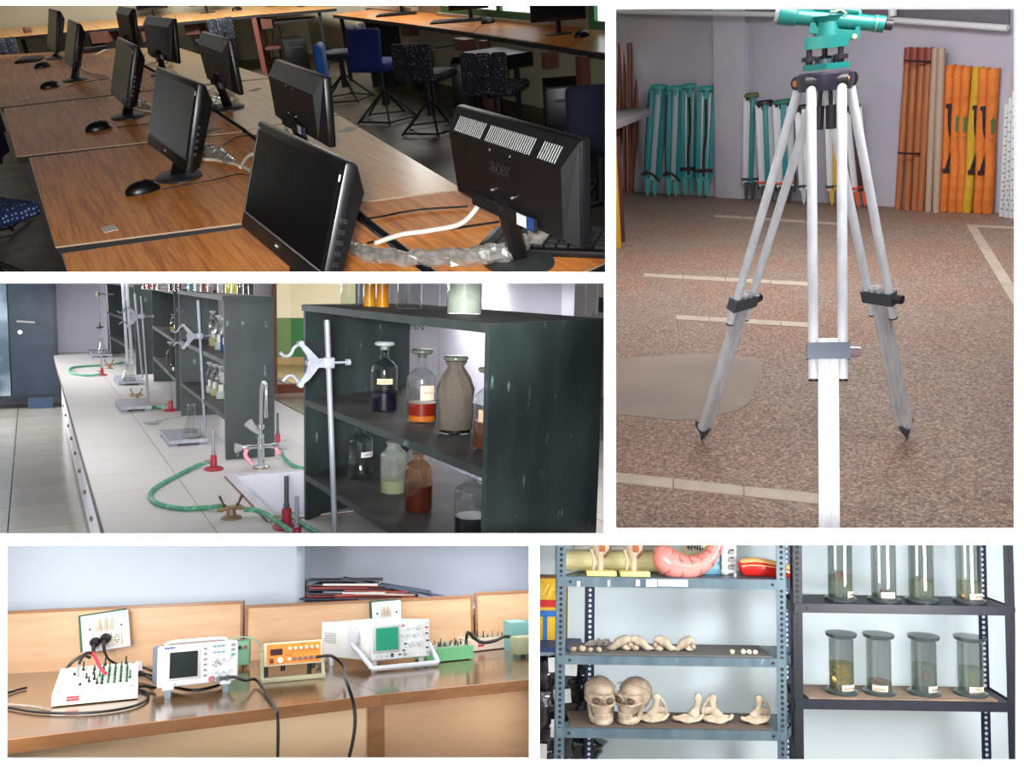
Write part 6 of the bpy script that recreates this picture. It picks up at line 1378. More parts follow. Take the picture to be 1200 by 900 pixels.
wire(r, [c, c + Vector((.05, -.03, .0)), c + Vector((.085, -.06, -.04)), ed + Vector((-.01, .0, .07)), ed + Vector((.008, -.03, -.02)), ed + Vector((.0, -.04, -.12)), ed + Vector((-.05, -.03, -.3))], .0055, black4, 'long black cable arching from the orange generator over the bench edge')
# green object behind
t, W, a = dev('connector_box', 'low green box with red and black sockets behind the oscilloscope', 'box', (262, 786), (292, 784)); a0 = a
g = G(); g.rbox((W / 2, .04, .065), (W, .08, .10), bev=.006); part('case', g, M((112, 160, 132), .5), t)
for k in range(3): g = G(); g.cyl((W * (.4 + .22 * k), -.001, .09), (W * (.4 + .22 * k), -.012, .09), .007, n=10); part('socket', g, M((150, 50, 46), .4) if k != 1 else black4, t)
wire(r, [a0 + Vector((.02, .02, .115)), a0 + Vector((.07, 0, .13)), a0 + Vector((.13, -.02, .11)), a0 + Vector((.17, -.02, .05))], .003, M((140, 190, 165), .5), 'thin green cord arching over the low green box')
g = G(); g.ball((0, 0, .02), 1, 14, 10, (.028, .02, .02)); single(r, 'adhesive_roll', g, M((150, 150, 156), .4), 'small grey roll between orange generator and white oscilloscope', 'roll', loc=r.P(377, 781, ZB))
# analogue oscilloscope
t, W, a = dev('analogue_oscilloscope', 'white boxy oscilloscope with green screen and grey carrying handle', 'oscilloscope', (434, 786), (503, 779.5))
h = r.H(a, 731); f0 = r.H(a, 774.5); Hh = h - f0; pl = r.P(377, 779, ZB); D = (pl - a).length
ang = math.atan2((pl - a).y, (pl - a).x) - math.atan2((r.P(503, 779.5, ZB) - r.P(434, 786, ZB)).y, (r.P(503, 779.5, ZB) - r.P(434, 786, ZB)).x)
D = min(D, .50); sx = math.cos(ang) * D; sy = math.sin(ang) * D
TS = Matrix.Translation((0, 0, f0))
wb_ = noisy('white cabinet', (222, 222, 222), (230, 230, 230), 8, rough=.45)
g = G(); g.hexa([(0, .01, 0), (W, .01, 0), (W + sx, sy, 0), (sx, sy, 0), (0, .01, Hh), (W, .01, Hh), (W + sx, sy, Hh * .96), (sx, sy, Hh * .96)]); g.bevel(.004); pd('cabinet', g, wb_)
g = G(); g.rbox((W / 2, .0, Hh / 2), (W * 1.02, .024, Hh * 1.02), bev=.005); pd('front_frame', g, M((208, 210, 214), .4))
g = G(); g.box(W * .02, W * .98, -.014, -.012, Hh * .03, Hh * .97); pd('front_panel', g, M((222, 228, 230), .45), smooth=0)
g = G(); g.rbox((W * .255, -.016, Hh * .575), (W * .46, .012, Hh * .74), bev=.004); pd('screen_hood', g, M((180, 186, 190), .4))
g = G(); g.rbox((W * .26, -.023, Hh * .575), (W * .37, .002, Hh * .60), bev=.0008, seg=1); sc_ = pd('screen', g, M((20, 150, 118), .2, name='green tube face'))
g = G()
for k in range(9): x = W * (.26 - .185 + .37 * k / 8); g.box(x - .0002, x + .0002, -.0246, -.024, Hh * .275, Hh * .875)
for k in range(7): z = Hh * (.275 + .60 * k / 6); g.box(W * .075, W * .445, -.0246, -.024, z - .0002, z + .0002)
q_ = part('graticule', g, M((16, 110, 88), .5), sc_, smooth=0, stuff=True)
gk = M((196, 202, 206), .35, name='pale grey knob'); dk = M((66, 72, 80), .5, name='dark key')
def k3(x, z, R_, m_=gk, nm='knob'): g = G(); g.cyl((W * x, -.013, Hh * z), (W * x, -.028, Hh * z), R_, R_ * .85, 18); pd(nm, g, m_)
for (x, z, q) in ((.80, .83, .0115), (.67, .38, .0115), (.83, .38, .0115), (.62, .80, .006), (.62, .62, .006), (.53, .64, .006), (.90, .62, .0055), (.73, .62, .0055), (.18, .12, .0055), (.09, .12, .0055), (.27, .12, .0055)): k3(x, z, q)
for (x, z, c_) in ((.54, .90, (196, 60, 90)), (.945, .80, (210, 60, 90)), (.945, .64, (70, 60, 80)), (.95, .25, (50, 50, 56)), (.55, .22, (50, 50, 56)), (.48, .12, (60, 70, 80)), (.35, .14, (40, 40, 44)), (.35, .09, (40, 40, 44)), (.58, .40, (60, 60, 70)), (.96, .44, (50, 50, 56))):
    g = G(); g.rbox((W * x, -.015, Hh * z), (.012, .006, .006), bev=.001, seg=1); pd('key', g, M(c_, .5))
for x in (.56, .96): 
    g = G(); g.cyl((W * x, -.013, Hh * .12), (W * x, -.03, Hh * .12), .007, n=14); pd('connector', g, chrome)
g = G()
rv = random.Random(11)
for k in range(34): x = rv.uniform(.52, .96); z = rv.uniform(.08, .93); g.box(W * x - .003, W * x + .003, -.0146, -.014, Hh * z - .0006, Hh * z + .0006)
pd('panel_marks', g, M((96, 104, 116), .6), smooth=0, stuff=True)
U = Vector((sx, sy, 0)).normalized(); nS = Vector((-U.y, U.x, 0)); nS = nS if nS.x < 0 else -nS
for k in range(6): 
    g = G(); z_ = Hh * (.40 + k * .05); p0 = U * (D * .70) + Vector((0, 0, z_)) + nS * .0; p1 = U * (D * .93) + Vector((0, 0, z_)); g.tube([p0 + nS * .0005, p1 + nS * .0005], .0015, 5); pd('vent_slot', g, M((170, 172, 176), .5))
hg = M((200, 204, 214), .4, name='grey handle'); pv = U * (D * .30) + Vector((0, 0, Hh * .62)) + nS * .008; 
g = G(); g.tube([pv - nS * .008, pv + nS * .010], .028, 20); 
for q in g.b.verts: q.co.z = (q.co.z - pv.z) * 1.5 + pv.z
pd('handle_boss', g, hg)
q1 = Vector((-.0, -.055, -f0 + .014)) + nS * .012; q2 = Vector((W + .02, -.055, -f0 + .014)); pr = Vector((W + .012, .06, Hh * .35))
g = G(); g.tube([pv + nS * .006 + Vector((0, 0, -.03)), q1 + Vector((0, .004, .01)), q1], .010, 8); g.tube([q1, q2], .011, 8); g.tube([q2, q2 + Vector((0, .004, .01)), pr], .010, 8); pd('carry_handle', g, hg)
for (x_, y_) in ((.1, .03), (.9, .03)): g = G(); g.cyl((W * x_, y_, 0), (W * x_, y_, f0), .012, n=12); part('foot', g, greyw4, t)
for (x_, k) in ((0.05, .85), (.8, .85)): q = U * (D * k) + Vector((W * x_, 0, 0)); g = G(); g.cyl((q.x, q.y, 0), (q.x, q.y, f0), .012, n=12); part('foot', g, greyw4, t)
# green and pink trainer kits, stacked boxes at the right edge
rv = random.Random(8)
ps = [(x / 8 + rv.uniform(-.02, .02), y / 4.2 + rv.uniform(-.03, .03), rv.choice((black4, chrome, gp)), rv.uniform(.012, .03)) for x in range(1, 8) for y in range(1, 4)] + [(.74, .4, M((30, 30, 34), .4), .018)]
a_ = r.P(500, 777, ZB); trainer((500, 778), (555, 772.5), r.H(a_, 760.5), .052, .17, noisy('green housing', (110, 188, 134), (122, 198, 144), 9, rough=.45), M((132, 142, 120), .5, name='dull green plate'), 'green trainer kit behind the handle of the white oscilloscope', ps, 4, None)
ps = [(x / 8 + rv.uniform(-.02, .02), y / 4.2 + rv.uniform(-.03, .03), rv.choice((black4, chrome, gp)), rv.uniform(.012, .03)) for x in range(1, 8) for y in range(1, 4)]
a_ = r.P(548, 766, ZB); trainer((552, 764.5), (600, 759), r.H(a_, 752), .06, .17, noisy('pinkish housing', (232, 208, 196), (238, 216, 204), 9, rough=.45), M((158, 156, 136), .5, name='grey plate'), 'pinkish trainer kit with red tag beside the blue-green box', ps, 6, (190, 40, 50))
p0 = r.P(548, 752, ZB + .09)
wire(r, [r.P(546, 757, ZB + .05), r.P(547, 745, ZB + .09), r.P(549, 741, ZB + .12), r.P(556, 748, ZB + .09), r.P(566, 753, ZB + .07), r.P(580, 751, ZB + .07), r.P(592, 746, ZB + .075), r.P(604, 748, ZB + .06), r.P(608, 752, ZB + .05)], .007, black4, 'black cable waving over the pinkish trainer kit')
t, W, a = dev('instrument_case', 'olive grey instrument case under the blue-green box at the right edge', 'case', (608, 772), (644, 768))
h = r.H(a, 748); g = G(); g.rbox((W / 2, .04, h / 2 + .008), (W, .08, h - .012), bev=.005); part('case', g, M((156, 158, 128), .5), t)
for x_ in (.2, .8): g = G(); g.cyl((W * x_, .02, 0), (W * x_, .02, .012), .01, n=10); part('foot', g, black4, t)
t, W, a = dev('instrument_case', 'blue-green instrument case standing at the right edge of the bench', 'case', (601, 765), (644, 761))
h = r.H(a, 729); g = G(); g.hexa([(0, .0, .0), (W, .0, .0), (W, .1, .0), (0, .1, .0), (0, .0, h * .97), (W, .0, h * .97), (W, .1, h * 1.0), (0, .1, h * 1.0)]); g.bevel(.004); part('case', g, M((118, 172, 170), .5), t)
g = G(); g.rbox((W * .65, .05, h * .99), (W * .5, .07, .006), bev=.001); part('top_plate', g, M((140, 142, 120), .5), t)
# heap of files behind the middle panel
rv = random.Random(21); cols = [(24, 30, 40), (186, 70, 44), (206, 90, 54), (120, 34, 44), (30, 44, 72), (214, 210, 206), (196, 190, 182), (40, 52, 44), (150, 50, 48), (84, 30, 50), (200, 84, 60), (232, 232, 238)]
fb = WB + nB * .04; nf = 0
cols[0] = (50, 58, 70); names = {0: 'dark', 1: 'orange', 2: 'light orange', 3: 'maroon', 4: 'navy', 5: 'white', 6: 'grey', 7: 'dark green', 8: 'red', 9: 'plum', 10: 'salmon', 11: 'bright white'}
places = ['lying at the bottom left of the file heap', 'second from the bottom of the heap', 'in the lower middle of the heap', 'in the lower right of the heap', 'near the left wall corner, low in the heap', 'halfway up at the left of the heap', 'halfway up the middle of the heap', 'sloping down at the right of the heap', 'in the upper left of the heap', 'in the upper middle of the heap', 'just under the top of the heap', 'on the left top of the heap']
base_z = on(420, 702).z - .07
g = G(); q = Vector((WB.x, WB.y, 0)) ; g.hexa([Vector((z.x, z.y, h_)) for h_ in (base_z - .03, base_z) for z in (q - nB * .22 + e_ * .03, q - nB * .22 + e_ * 1.2, q + nB * .34 + e_ * 1.2, q + nB * .34 + e_ * .03)]); struct(r, 'trim_1', g, wallg)
for k in range(30):
    lev = k // 3; ci = (k * 5 + lev) % 12; x = .16 + (k % 3) * (.17 - lev * .010) + rv.uniform(-.03, .03); z = base_z + .004 + lev * .0135
    hmax = .155 * (1 - max(0, x - .18) / .5); 
    if z - base_z > hmax: continue
    L_ = rv.uniform(.24, .32); tilt = .04 + .32 * max(0, x - .3)
    c = Vector((WB.x, WB.y, 0)) + e_ * (x + .0) + nB * rv.uniform(-.08, .02); c.z = z + .006
    g = G(); g.rbox((0, 0, 0), (L_, .22, .009)); o_ = single(r, 'file_folder', g, M(cols[ci], .5), '%s file folder in the heap behind the panel, layer %s' % (names[ci], ['one', 'two', 'three', 'four', 'five', 'six', 'seven', 'eight', 'nine', 'ten'][lev]) + [' at left', ' in the middle', ' at right'][k % 3], 'file', 'files heaped behind the middle panel', loc=c, rz=math.atan2(e_.y, e_.x) + rv.uniform(-.25, .25), ry=tilt, smooth=0)
for k, (x, L_, dz, tl, c_) in enumerate(((.20, .36, .150, .03, (30, 44, 48)), (.40, .44, .115, .20, (50, 66, 84)), (.55, .40, .075, .24, (60, 70, 90)))):
    c = Vector((WB.x, WB.y, 0)) + e_ * x - nB * .03; c.z = base_z + dz
    g = G(); g.rbox((0, 0, 0), (L_, .24, .006)); single(r, 'file_folder', g, M(c_, .5), ['dark thin folder topping the left of the heap', 'slate folder sloping down the middle of the heap', 'slate folder sloping to the right end of the heap'][k], 'file', 'files heaped behind the middle panel', loc=c, rz=math.atan2(e_.y, e_.x), ry=tl, smooth=0)

# ================================================================ room five: anatomy shelves
r = R5; YF = 3.4; D_ = .22
pale = noisy('pale blue wall', (222, 236, 242), (230, 241, 246), 1.2, rough=.85)
a_ = r.Y(600, 530, YF + .55)
g = G(); g.box(-1.5, 3.2, YF + .55, YF + .65, -2.2, 1.2); struct(r, 'wall_back', g, pale)
def punched(c1, c2, hole, ax2='X'):
    """enamelled slotted angle; bolt holes are real cylinders set into it"""
    return noisy('enamel steel', c1, c2, 18, (1, 1, .3), rough=.42, metal=.25, c3=hole, s3=60, t3=.70)
steel = punched((78, 98, 110), (98, 116, 126), (140, 150, 156)); steeld = noisy('dark enamel steel', (9, 13, 26), (17, 22, 38), 18, (1, 1, .3), rough=.5, c3=(60, 64, 76), s3=60, t3=.70); navyp = punched((24, 34, 66), (32, 42, 74), (60, 66, 86))
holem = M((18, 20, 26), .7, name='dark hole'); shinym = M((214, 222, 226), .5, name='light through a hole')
def X(u, v, y=YF): return r.Y(u, v, y)
def rack(u0, u1, rows, label, mat, rmat, skew, light_right=False):
    x0 = X(u0, 760).x; x1 = X(u1, 760).x; zb, zt_ = -1.9, .9
    t = thing(r, 'shelf_rack', label, 'shelf rack', (x0, YF, zb), 0, 'slotted steel racks')
    w_ = x1 - x0; H = zt_ - zb; pw = .038
    def post(px_, py_, sx, m_, nm='post'):
        g = G(); g.box(px_, px_ + sx * pw, py_, py_ + .003, 0, H) if sx > 0 else g.box(px_ - pw, px_, py_, py_ + .003, 0, H)
        ex = px_ if sx > 0 else px_ - .003
        g.box(ex, ex + .003, py_, py_ + .032, 0, H); p_ = part(nm, g, m_, t, smooth=0)
        g = G(); g2 = G()
        z_ = .6
        while z_ < 2.6:
            cx = px_ + sx * pw * .5; g.cyl((cx, py_ - .0012, z_), (cx, py_ + .001, z_), .0068, n=10); z_ += .0215
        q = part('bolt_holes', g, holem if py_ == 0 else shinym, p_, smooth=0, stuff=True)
        g2.b.free()
        return p_
    post(-.005, 0, 1, mat); post(w_ + .005, 0, -1, mat)
    post(skew, D_, 1, rmat); post(w_ + skew, D_, -1, rmat)
    for k, (v0, v1) in enumerate(rows):
        z1 = X((u0 + u1) / 2, v0).z - zb; z0 = X((u0 + u1) / 2, v1).z - zb
        g = G(); th = z1 - z0
        g.hexa([(0.02, .004, z1 - .003), (w_ - .02, .004, z1 - .003), (w_ - .02 + skew, D_ - .004, z1 - .003), (.02 + skew, D_ - .004, z1 - .003), (0.02, .004, z1), (w_ - .02, .004, z1), (w_ - .02 + skew, D_ - .004, z1), (.02 + skew, D_ - .004, z1)])
        g.box(.0, w_, -.004, -.001, z0, z1); g.box(skew, w_ + skew, D_ - .003, D_, z0, z1)
        for xx in (0.0, w_): g.hexa([(xx - .001, 0, z0), (xx + .001, 0, z0), (xx + .001 + skew, D_, z0), (xx - .001 + skew, D_, z0), (xx - .001, 0, z1), (xx + .001, 0, z1), (xx + .001 + skew, D_, z1), (xx - .001 + skew, D_, z1)])
        p_ = part('shelf', g, mat if k != 99 else rmat, t, smooth=0)
        g = G()
        for bx in (.05, w_ - .05): g.cyl((bx, -.006, (z0 + z1) / 2), (bx, -.002, (z0 + z1) / 2), .006, n=8)
        part('bolt', g, holem, p_)
    g = G()
    for k in range(3): g.cyl((w_ + .008, .01, 1.0 + k * .29), (w_ + .02, .01, 1.0 + k * .29), .009, n=10)
    part('bolt', g, holem, t)
    return t
rack(652.5, 920.5, ((677.5, 689), (770, 780), (855, 866)), 'blue-grey slotted rack with bones and skulls, left one', steel, navyp, .13)
rack(931, 1189, ((709, 719.5), (822, 832.5)), 'dark slotted rack holding the specimen jars, right one', steeld, navyp, .02)
def SH(u, v0, d=.08): # point on a shelf whose front edge shows at row v0, d metres behind the edge
    p_ = X(u, v0); z_ = X(786 if u < 925 else 1060, v0).z; q = r.Y(u, v0, YF + d); return Vector((q.x, YF + d, z_ + .0005))
V1, V2, V3, W1_, W2_ = 677.5, 770, 855, 709, 822
for (v0, u0, u1, l, m_) in ((V2, 668, 905, 'grey dusty liner on the middle shelf under the small bones', M((96, 92, 88), .8)), (V3, 668, 905, 'brown board lining the shelf under the skulls', M((92, 76, 66), .8)), (W2_, 948, 1170, 'brown wooden board lining the shelf under the lower jars', noisy('wooden board', (110, 92, 80), (140, 118, 98), 10, (1, 6, 1), rough=.7))):
    a_ = SH(u0, v0, .012); b_ = SH(u1, v0, .012); g = G(); g.box(a_.x, b_.x, YF + .012, YF + D_ - .02, a_.z, a_.z + .005); single(r, 'shelf_liner', g, m_, l, 'board', smooth=0)
for (u0, u1, v0, v1) in ((745, 750, 679.5, 687), (757, 770, 679, 687.5), (771, 806, 679.5, 687), (676, 680, 681, 687), (712, 715, 680, 687)):  # pale patches on the shelf lip, set on as thin strips
    a_ = X(u0, v1, YF - .0062); b_ = X(u1, v0, YF - .0062); g = G(); g.box(0, b_.x - a_.x, -.0008, .0008, 0, b_.z - a_.z)
    single(r, 'pale_strip', g, M((206, 212, 216), .45, name='pale tape'), {745: 'narrow pale tape strip on the top shelf edge under the stomach model', 757: 'short wide pale tape on the top shelf edge under the stomach model', 771: 'long pale tape on the top shelf edge under the stomach model', 676: 'small pale tape at the left end of the top shelf edge', 712: 'small pale tape on the top shelf edge between the knee models'}[u0], 'mark', 'tape strips on the top shelf edge', loc=a_, smooth=0)
# ---- specimen jars
jg = glass('specimen jar glass', (200, 204, 203), .08, .80, .03, .06, (150, 156, 156)); jg2 = M((58, 68, 68), .12, name='thick dark glass rim', alpha=.85, coat=.5)
labm = M((206, 190, 172), .8, name='paper label'); ink = M((64, 50, 48), .8, name='ink')
def jar(u, v0, top_v, fill_v, liq, word, label, spec=None, lab=(0.0, 1.0), d=.09, R_=.047):
    p_ = SH(u, v0, d); p_.z += .0055 if v0 == W2_ else 0; h = r.H(p_, top_v)
    t = thing(r, 'specimen_jar', label, 'jar', p_, 0, 'specimen jars on the right rack')
    g = G(); g.lathe([(0, .004), (R_ * 1.3, .004), (R_ * 1.32, .010), (R_ * 1.0, .018)], n=32, cap=False); g.lathe([(0, 0), (R_ * 1.3, 0), (R_ * 1.3, .005)], n=32, cap=False); part('foot', g, jg2, t)
    g = G(); g.lathe([(R_ * 1.0, .016), (R_, .03), (R_, h - .022), (R_ * 1.12, h - .014)], n=32, cap=False); part('glass_wall', g, jg, t)
    g = G(); g.lathe([(R_ * 1.05, h - .018), (R_ * 1.24, h - .014), (R_ * 1.24, h - .008), (R_ * 1.02, h - .008), (R_ * 1.02, h - .018)], n=32, cap=False); part('rim', g, jg2, t)
    g = G(); g.lathe([(0, h - .008), (R_ * 1.28, h - .008), (R_ * 1.28, h - .001), (0, h)], n=32, cap=False); part('lid', g, jg2, t)
    hf = r.H(p_, fill_v); g = G(); g.lathe([(0, .018), (R_ * .96, .018), (R_ * .96, hf), (0, hf)], n=32, cap=False); part('preserving_liquid', g, liquid('liquid', liq, .16), t)
    lz = .012 + .02; a0 = lab[0]; wd = .058 * lab[1]
    g = G(); n_ = 6; hw = wd / 2 / R_
    rr = R_ * 1.015
    for i in range(n_):
        t0 = a0 - hw + 2 * hw * i / n_ - PI / 2; t1 = a0 - hw + 2 * hw * (i + 1) / n_ - PI / 2
        g.hexa([(rr * math.cos(x) * s_, rr * math.sin(x) * s_, z_) for z_ in (.012, .040) for x, s_ in ((t0, 1), (t1, 1), (t1, 1.012), (t0, 1.012))])
    p2 = part('paper_label', g, labm, t, smooth=0)
    rows = word.split('\n')
    for i, w_ in enumerate(rows):
        q = Matrix.Rotation(a0, 4, 'Z') @ Matrix.Translation((0, -rr * 1.03 - .001, .026 + (len(rows) - 1) * .006 - i * .012)) @ Euler((PI / 2, 0, 0)).to_matrix().to_4x4()
        text(w_, .013 if len(rows) == 1 else .010, ink, p2, q, th=.0003)
    if spec: spec(t, hf)
    return t
def blob(c, s, amp, sc_, seed, u=20, v=14):
    g = G(); g.ball((0, 0, 0), 1, u, v, s)
    for q in g.b.verts:
        n_ = noise(q.co * sc_ + Vector((seed, seed * 2, 1))); q.co += q.co.normalized() * n_ * amp
    for q in g.b.verts: q.co += Vector(c)
    return g
flesh = M((150, 96, 78), .5, name='brown tissue'); palef = M((196, 176, 140), .5, name='pale tissue')
def coil(m_, c, R0, n_):
    def f(t, hf):
        g = G(); pts = []
        for i in range(n_ * 10):
            a = i * .62; k = i / (n_ * 10); pts.append((c[0] + R0 * math.sin(a) * (1 - .35 * abs(2 * k - 1)), c[1] + R0 * .5 * math.cos(a * 1.3), c[2] + (k - .5) * R0 * 2.6 + .004 * math.sin(a * 3)))
        g.tube(smoothpath(pts, 2), .0085, 6); part('specimen', g, m_, t)
    return f
def lump(m_, c, s, seed, sp=False):
    def f(t, hf):
        part('specimen', blob(c, s, s[0] * .5, 60, seed), m_, t)
        if sp: g = G(); g.tube([(c[0], c[1], c[2]), (c[0] - .004, c[1], hf - .005)], .0012, 5); part('suspending_thread', g, palef, t)
    return f
def strands(t, hf):
    for i in range(4): g = G(); g.tube(smoothpath([(.004 + i * .006, -.01, .03), (-.002 + i * .007, -.01, .055), (-.008 + i * .008, 0, .085)], 4), .0022, 6); part('specimen', g, palef, t)
jar(985, W1_, 630, 674, (220, 226, 204), 'HEART', 'specimen jar labelled heart, leftmost on the upper shelf', lump(flesh, (.0, -.01, .095), (.032, .020, .017), 1), (.75, .8))
jar(1036, W1_, 631, 696, (214, 214, 184), 'EYE', 'specimen jar labelled EYE on the upper shelf', lump(flesh, (.004, .0, .03), (.02, .016, .010), 2), (0, 1))
jar(1080, W1_, 631, 680, (224, 228, 206), '', 'specimen jar with a white ring-like organ, third on the upper shelf', lump(palef, (.006, -.012, .072), (.019, .012, .017), 3), (-2.6, .6))
jar(1136, W1_, 632, 681, (222, 226, 200), 'TESTES', 'specimen jar labelled TESTES at the right of the upper shelf', lump(M((184, 120, 70), .6), (-.028, -.02, .03), (.014, .012, .012), 4), (.25, 1.1))
jar(986.5, W2_, 741, 776, (220, 212, 150), 'INTESTINE', 'specimen jar of coiled yellow intestine, leftmost on the lower shelf', coil(M((206, 180, 104), .45, name='yellow tissue'), (-.010, -.010, .066), .031, 7), (.35, 1.1))
jar(1030.5, W2_, 742, 797.5, (216, 222, 204), 'KIDNEY', 'specimen jar labelled KIDNEY on the lower shelf', lump(flesh, (.0, -.005, .046), (.020, .014, .013), 6), (-.3, 1.05))
jar(1083.5, W2_, 744, 778, (212, 222, 210), 'SPLEEN', 'specimen jar labelled SPLEEN, third on the lower shelf', lump(flesh, (0, -.01, .068), (.015, .010, .028), 7, True), (.45, .9))
jar(1138, W2_, 745, 782, (214, 226, 210), 'SMALL\nINTESTINE', 'specimen jar labelled SMALL INTESTINE at the right of the lower shelf', strands, (.1, 1.1))
# ---- bones
bone = noisy('bone', (138, 120, 102), (176, 158, 138), 26, rough=.62, detail=6, bump=.3, c3=(130, 112, 96), s3=18, t3=.62)
bone2 = noisy('pale bone', (156, 140, 120), (194, 178, 156), 26, rough=.6, detail=6, bump=.3, c3=(156, 132, 112), s3=20, t3=.64)
sock = M((92, 76, 64), .8, name='shaded socket')  # darker bone tone: shade of the skull hollows put into the colour
def skull(u, v0, rz, label, s=1.0, d=.09):
    p_ = SH(u, v0, d); p_.z += .005; t = thing(r, 'skull', label, 'skull', p_, rz, 'model skulls')
    g = G(); g.ball((0, 0, 0), 1, 36, 26, (.068 * s, .085 * s, .068 * s))
    for q in g.b.verts:    # cranium shaped: flatter forehead, temples pinched, cheek region drawn in
        c = q.co; f_ = max(0, -c.y / .085)
        c.x *= 1 - .22 * max(0, f_ - .3) - .12 * max(0, -c.z / .07) 
        c.z *= 1 - .10 * f_
        if abs(c.x) > .045 and c.z < .02: c.x *= .93
        c += Vector((0, .012, .102 * s))
    part('cranium', g, bone, t)
    g = G()   # face block with brow, cheekbones, nasal bridge
    g.lathe([(0, .048), (.036, .048), (.042, .062), (.050, .078), (.056, .092), (.056, .108), (.050, .118), (0, .122)], (0, -.036, 0), 24, 1.02 * s, .92, cap=False)
    for q in g.b.verts: q.co.z *= s; q.co.y += .0
    part('face', g, bone, t)
    for sx in (-1, 1):
        g = G(); g.ball((sx * .026 * s, -.077, .098 * s), 1, 14, 10, (.0165 * s, .014, .0145 * s)); part('eye_socket', g, sock, t)
        g = G(); g.tube(smoothpath([(sx * .007, -.088, .104 * s), (sx * .014, -.092, .115 * s), (sx * .030, -.090, .117 * s), (sx * .044, -.078, .108 * s)], 4), .0055, 8); part('brow_ridge', g, bone, t)
        g = G(); g.tube(smoothpath([(sx * .014, -.088, .078 * s), (sx * .032, -.086, .080 * s), (sx * .047, -.066, .084 * s), (sx * .056, -.034, .086 * s), (sx * .058, 0, .088 * s)], 4), .0055, 8); part('cheekbone', g, bone, t)
        g = G(); g.tube(smoothpath([(sx * .045, -.018, .084 * s), (sx * .042, -.026, .05 * s), (sx * .038, -.036, .024 * s), (sx * .032, -.058, .013 * s), (sx * .018, -.078, .012 * s)], 4), .011, 8, True); part('jaw_branch', g, bone, t)
    g = G(); g.prism([(-.009, 0), (.009, 0), (.006, .018), (0, .027), (-.006, .018)], (0, .03, 0), (0, -.091, .070 * s)); part('nasal_opening', g, sock, t)
    g = G(); g.tube([(0, -.090, .095 * s), (0, -.096, .112 * s)], .005, 8); part('nasal_bone', g, bone, t)
    g = G(); g.lathe([(0, .0), (.032, .0), (.038, .007), (.038, .022), (.033, .030), (0, .030)], (0, -.052, 0), 24, 1.05, 1.0, cap=False); part('chin', g, bone2, t)
    g = G(); g.lathe([(.034, .042), (.037, .050), (.040, .066), (.040, .080)], (0, -.054, 0), 24, 1, 1.0, cap=True); part('upper_jaw', g, bone, t)
    for up_ in (0, 1):
        for i in range(10):
            a = -PI / 2 + (i - 4.5) * .2; c = (.0365 * math.cos(a), -.054 + .037 * math.sin(a) * 1.02, (.0415 if up_ else .0315) * 1.0)
            g = G(); g.rbox(c, (.0058, .005, .0095), (0, 0, a + PI / 2), bev=.0012, seg=1); part('tooth', g, bone2, t)
    g = G(); g.tube(smoothpath([(-.060, -.01, .135 * s), (-.05, -.045, .15 * s), (0, -.06, .162 * s), (.05, -.045, .15 * s), (.060, -.01, .135 * s)], 5), .0012, 5); part('suture', g, M((120, 96, 76), .8), t)
    return t
skull(703, V3, .03, 'brown-grey model skull facing forward, left of the two', .97, .095)
skull(743, V3, -.62, 'brown-grey model skull turned to the left, right of the two', .97, .095)
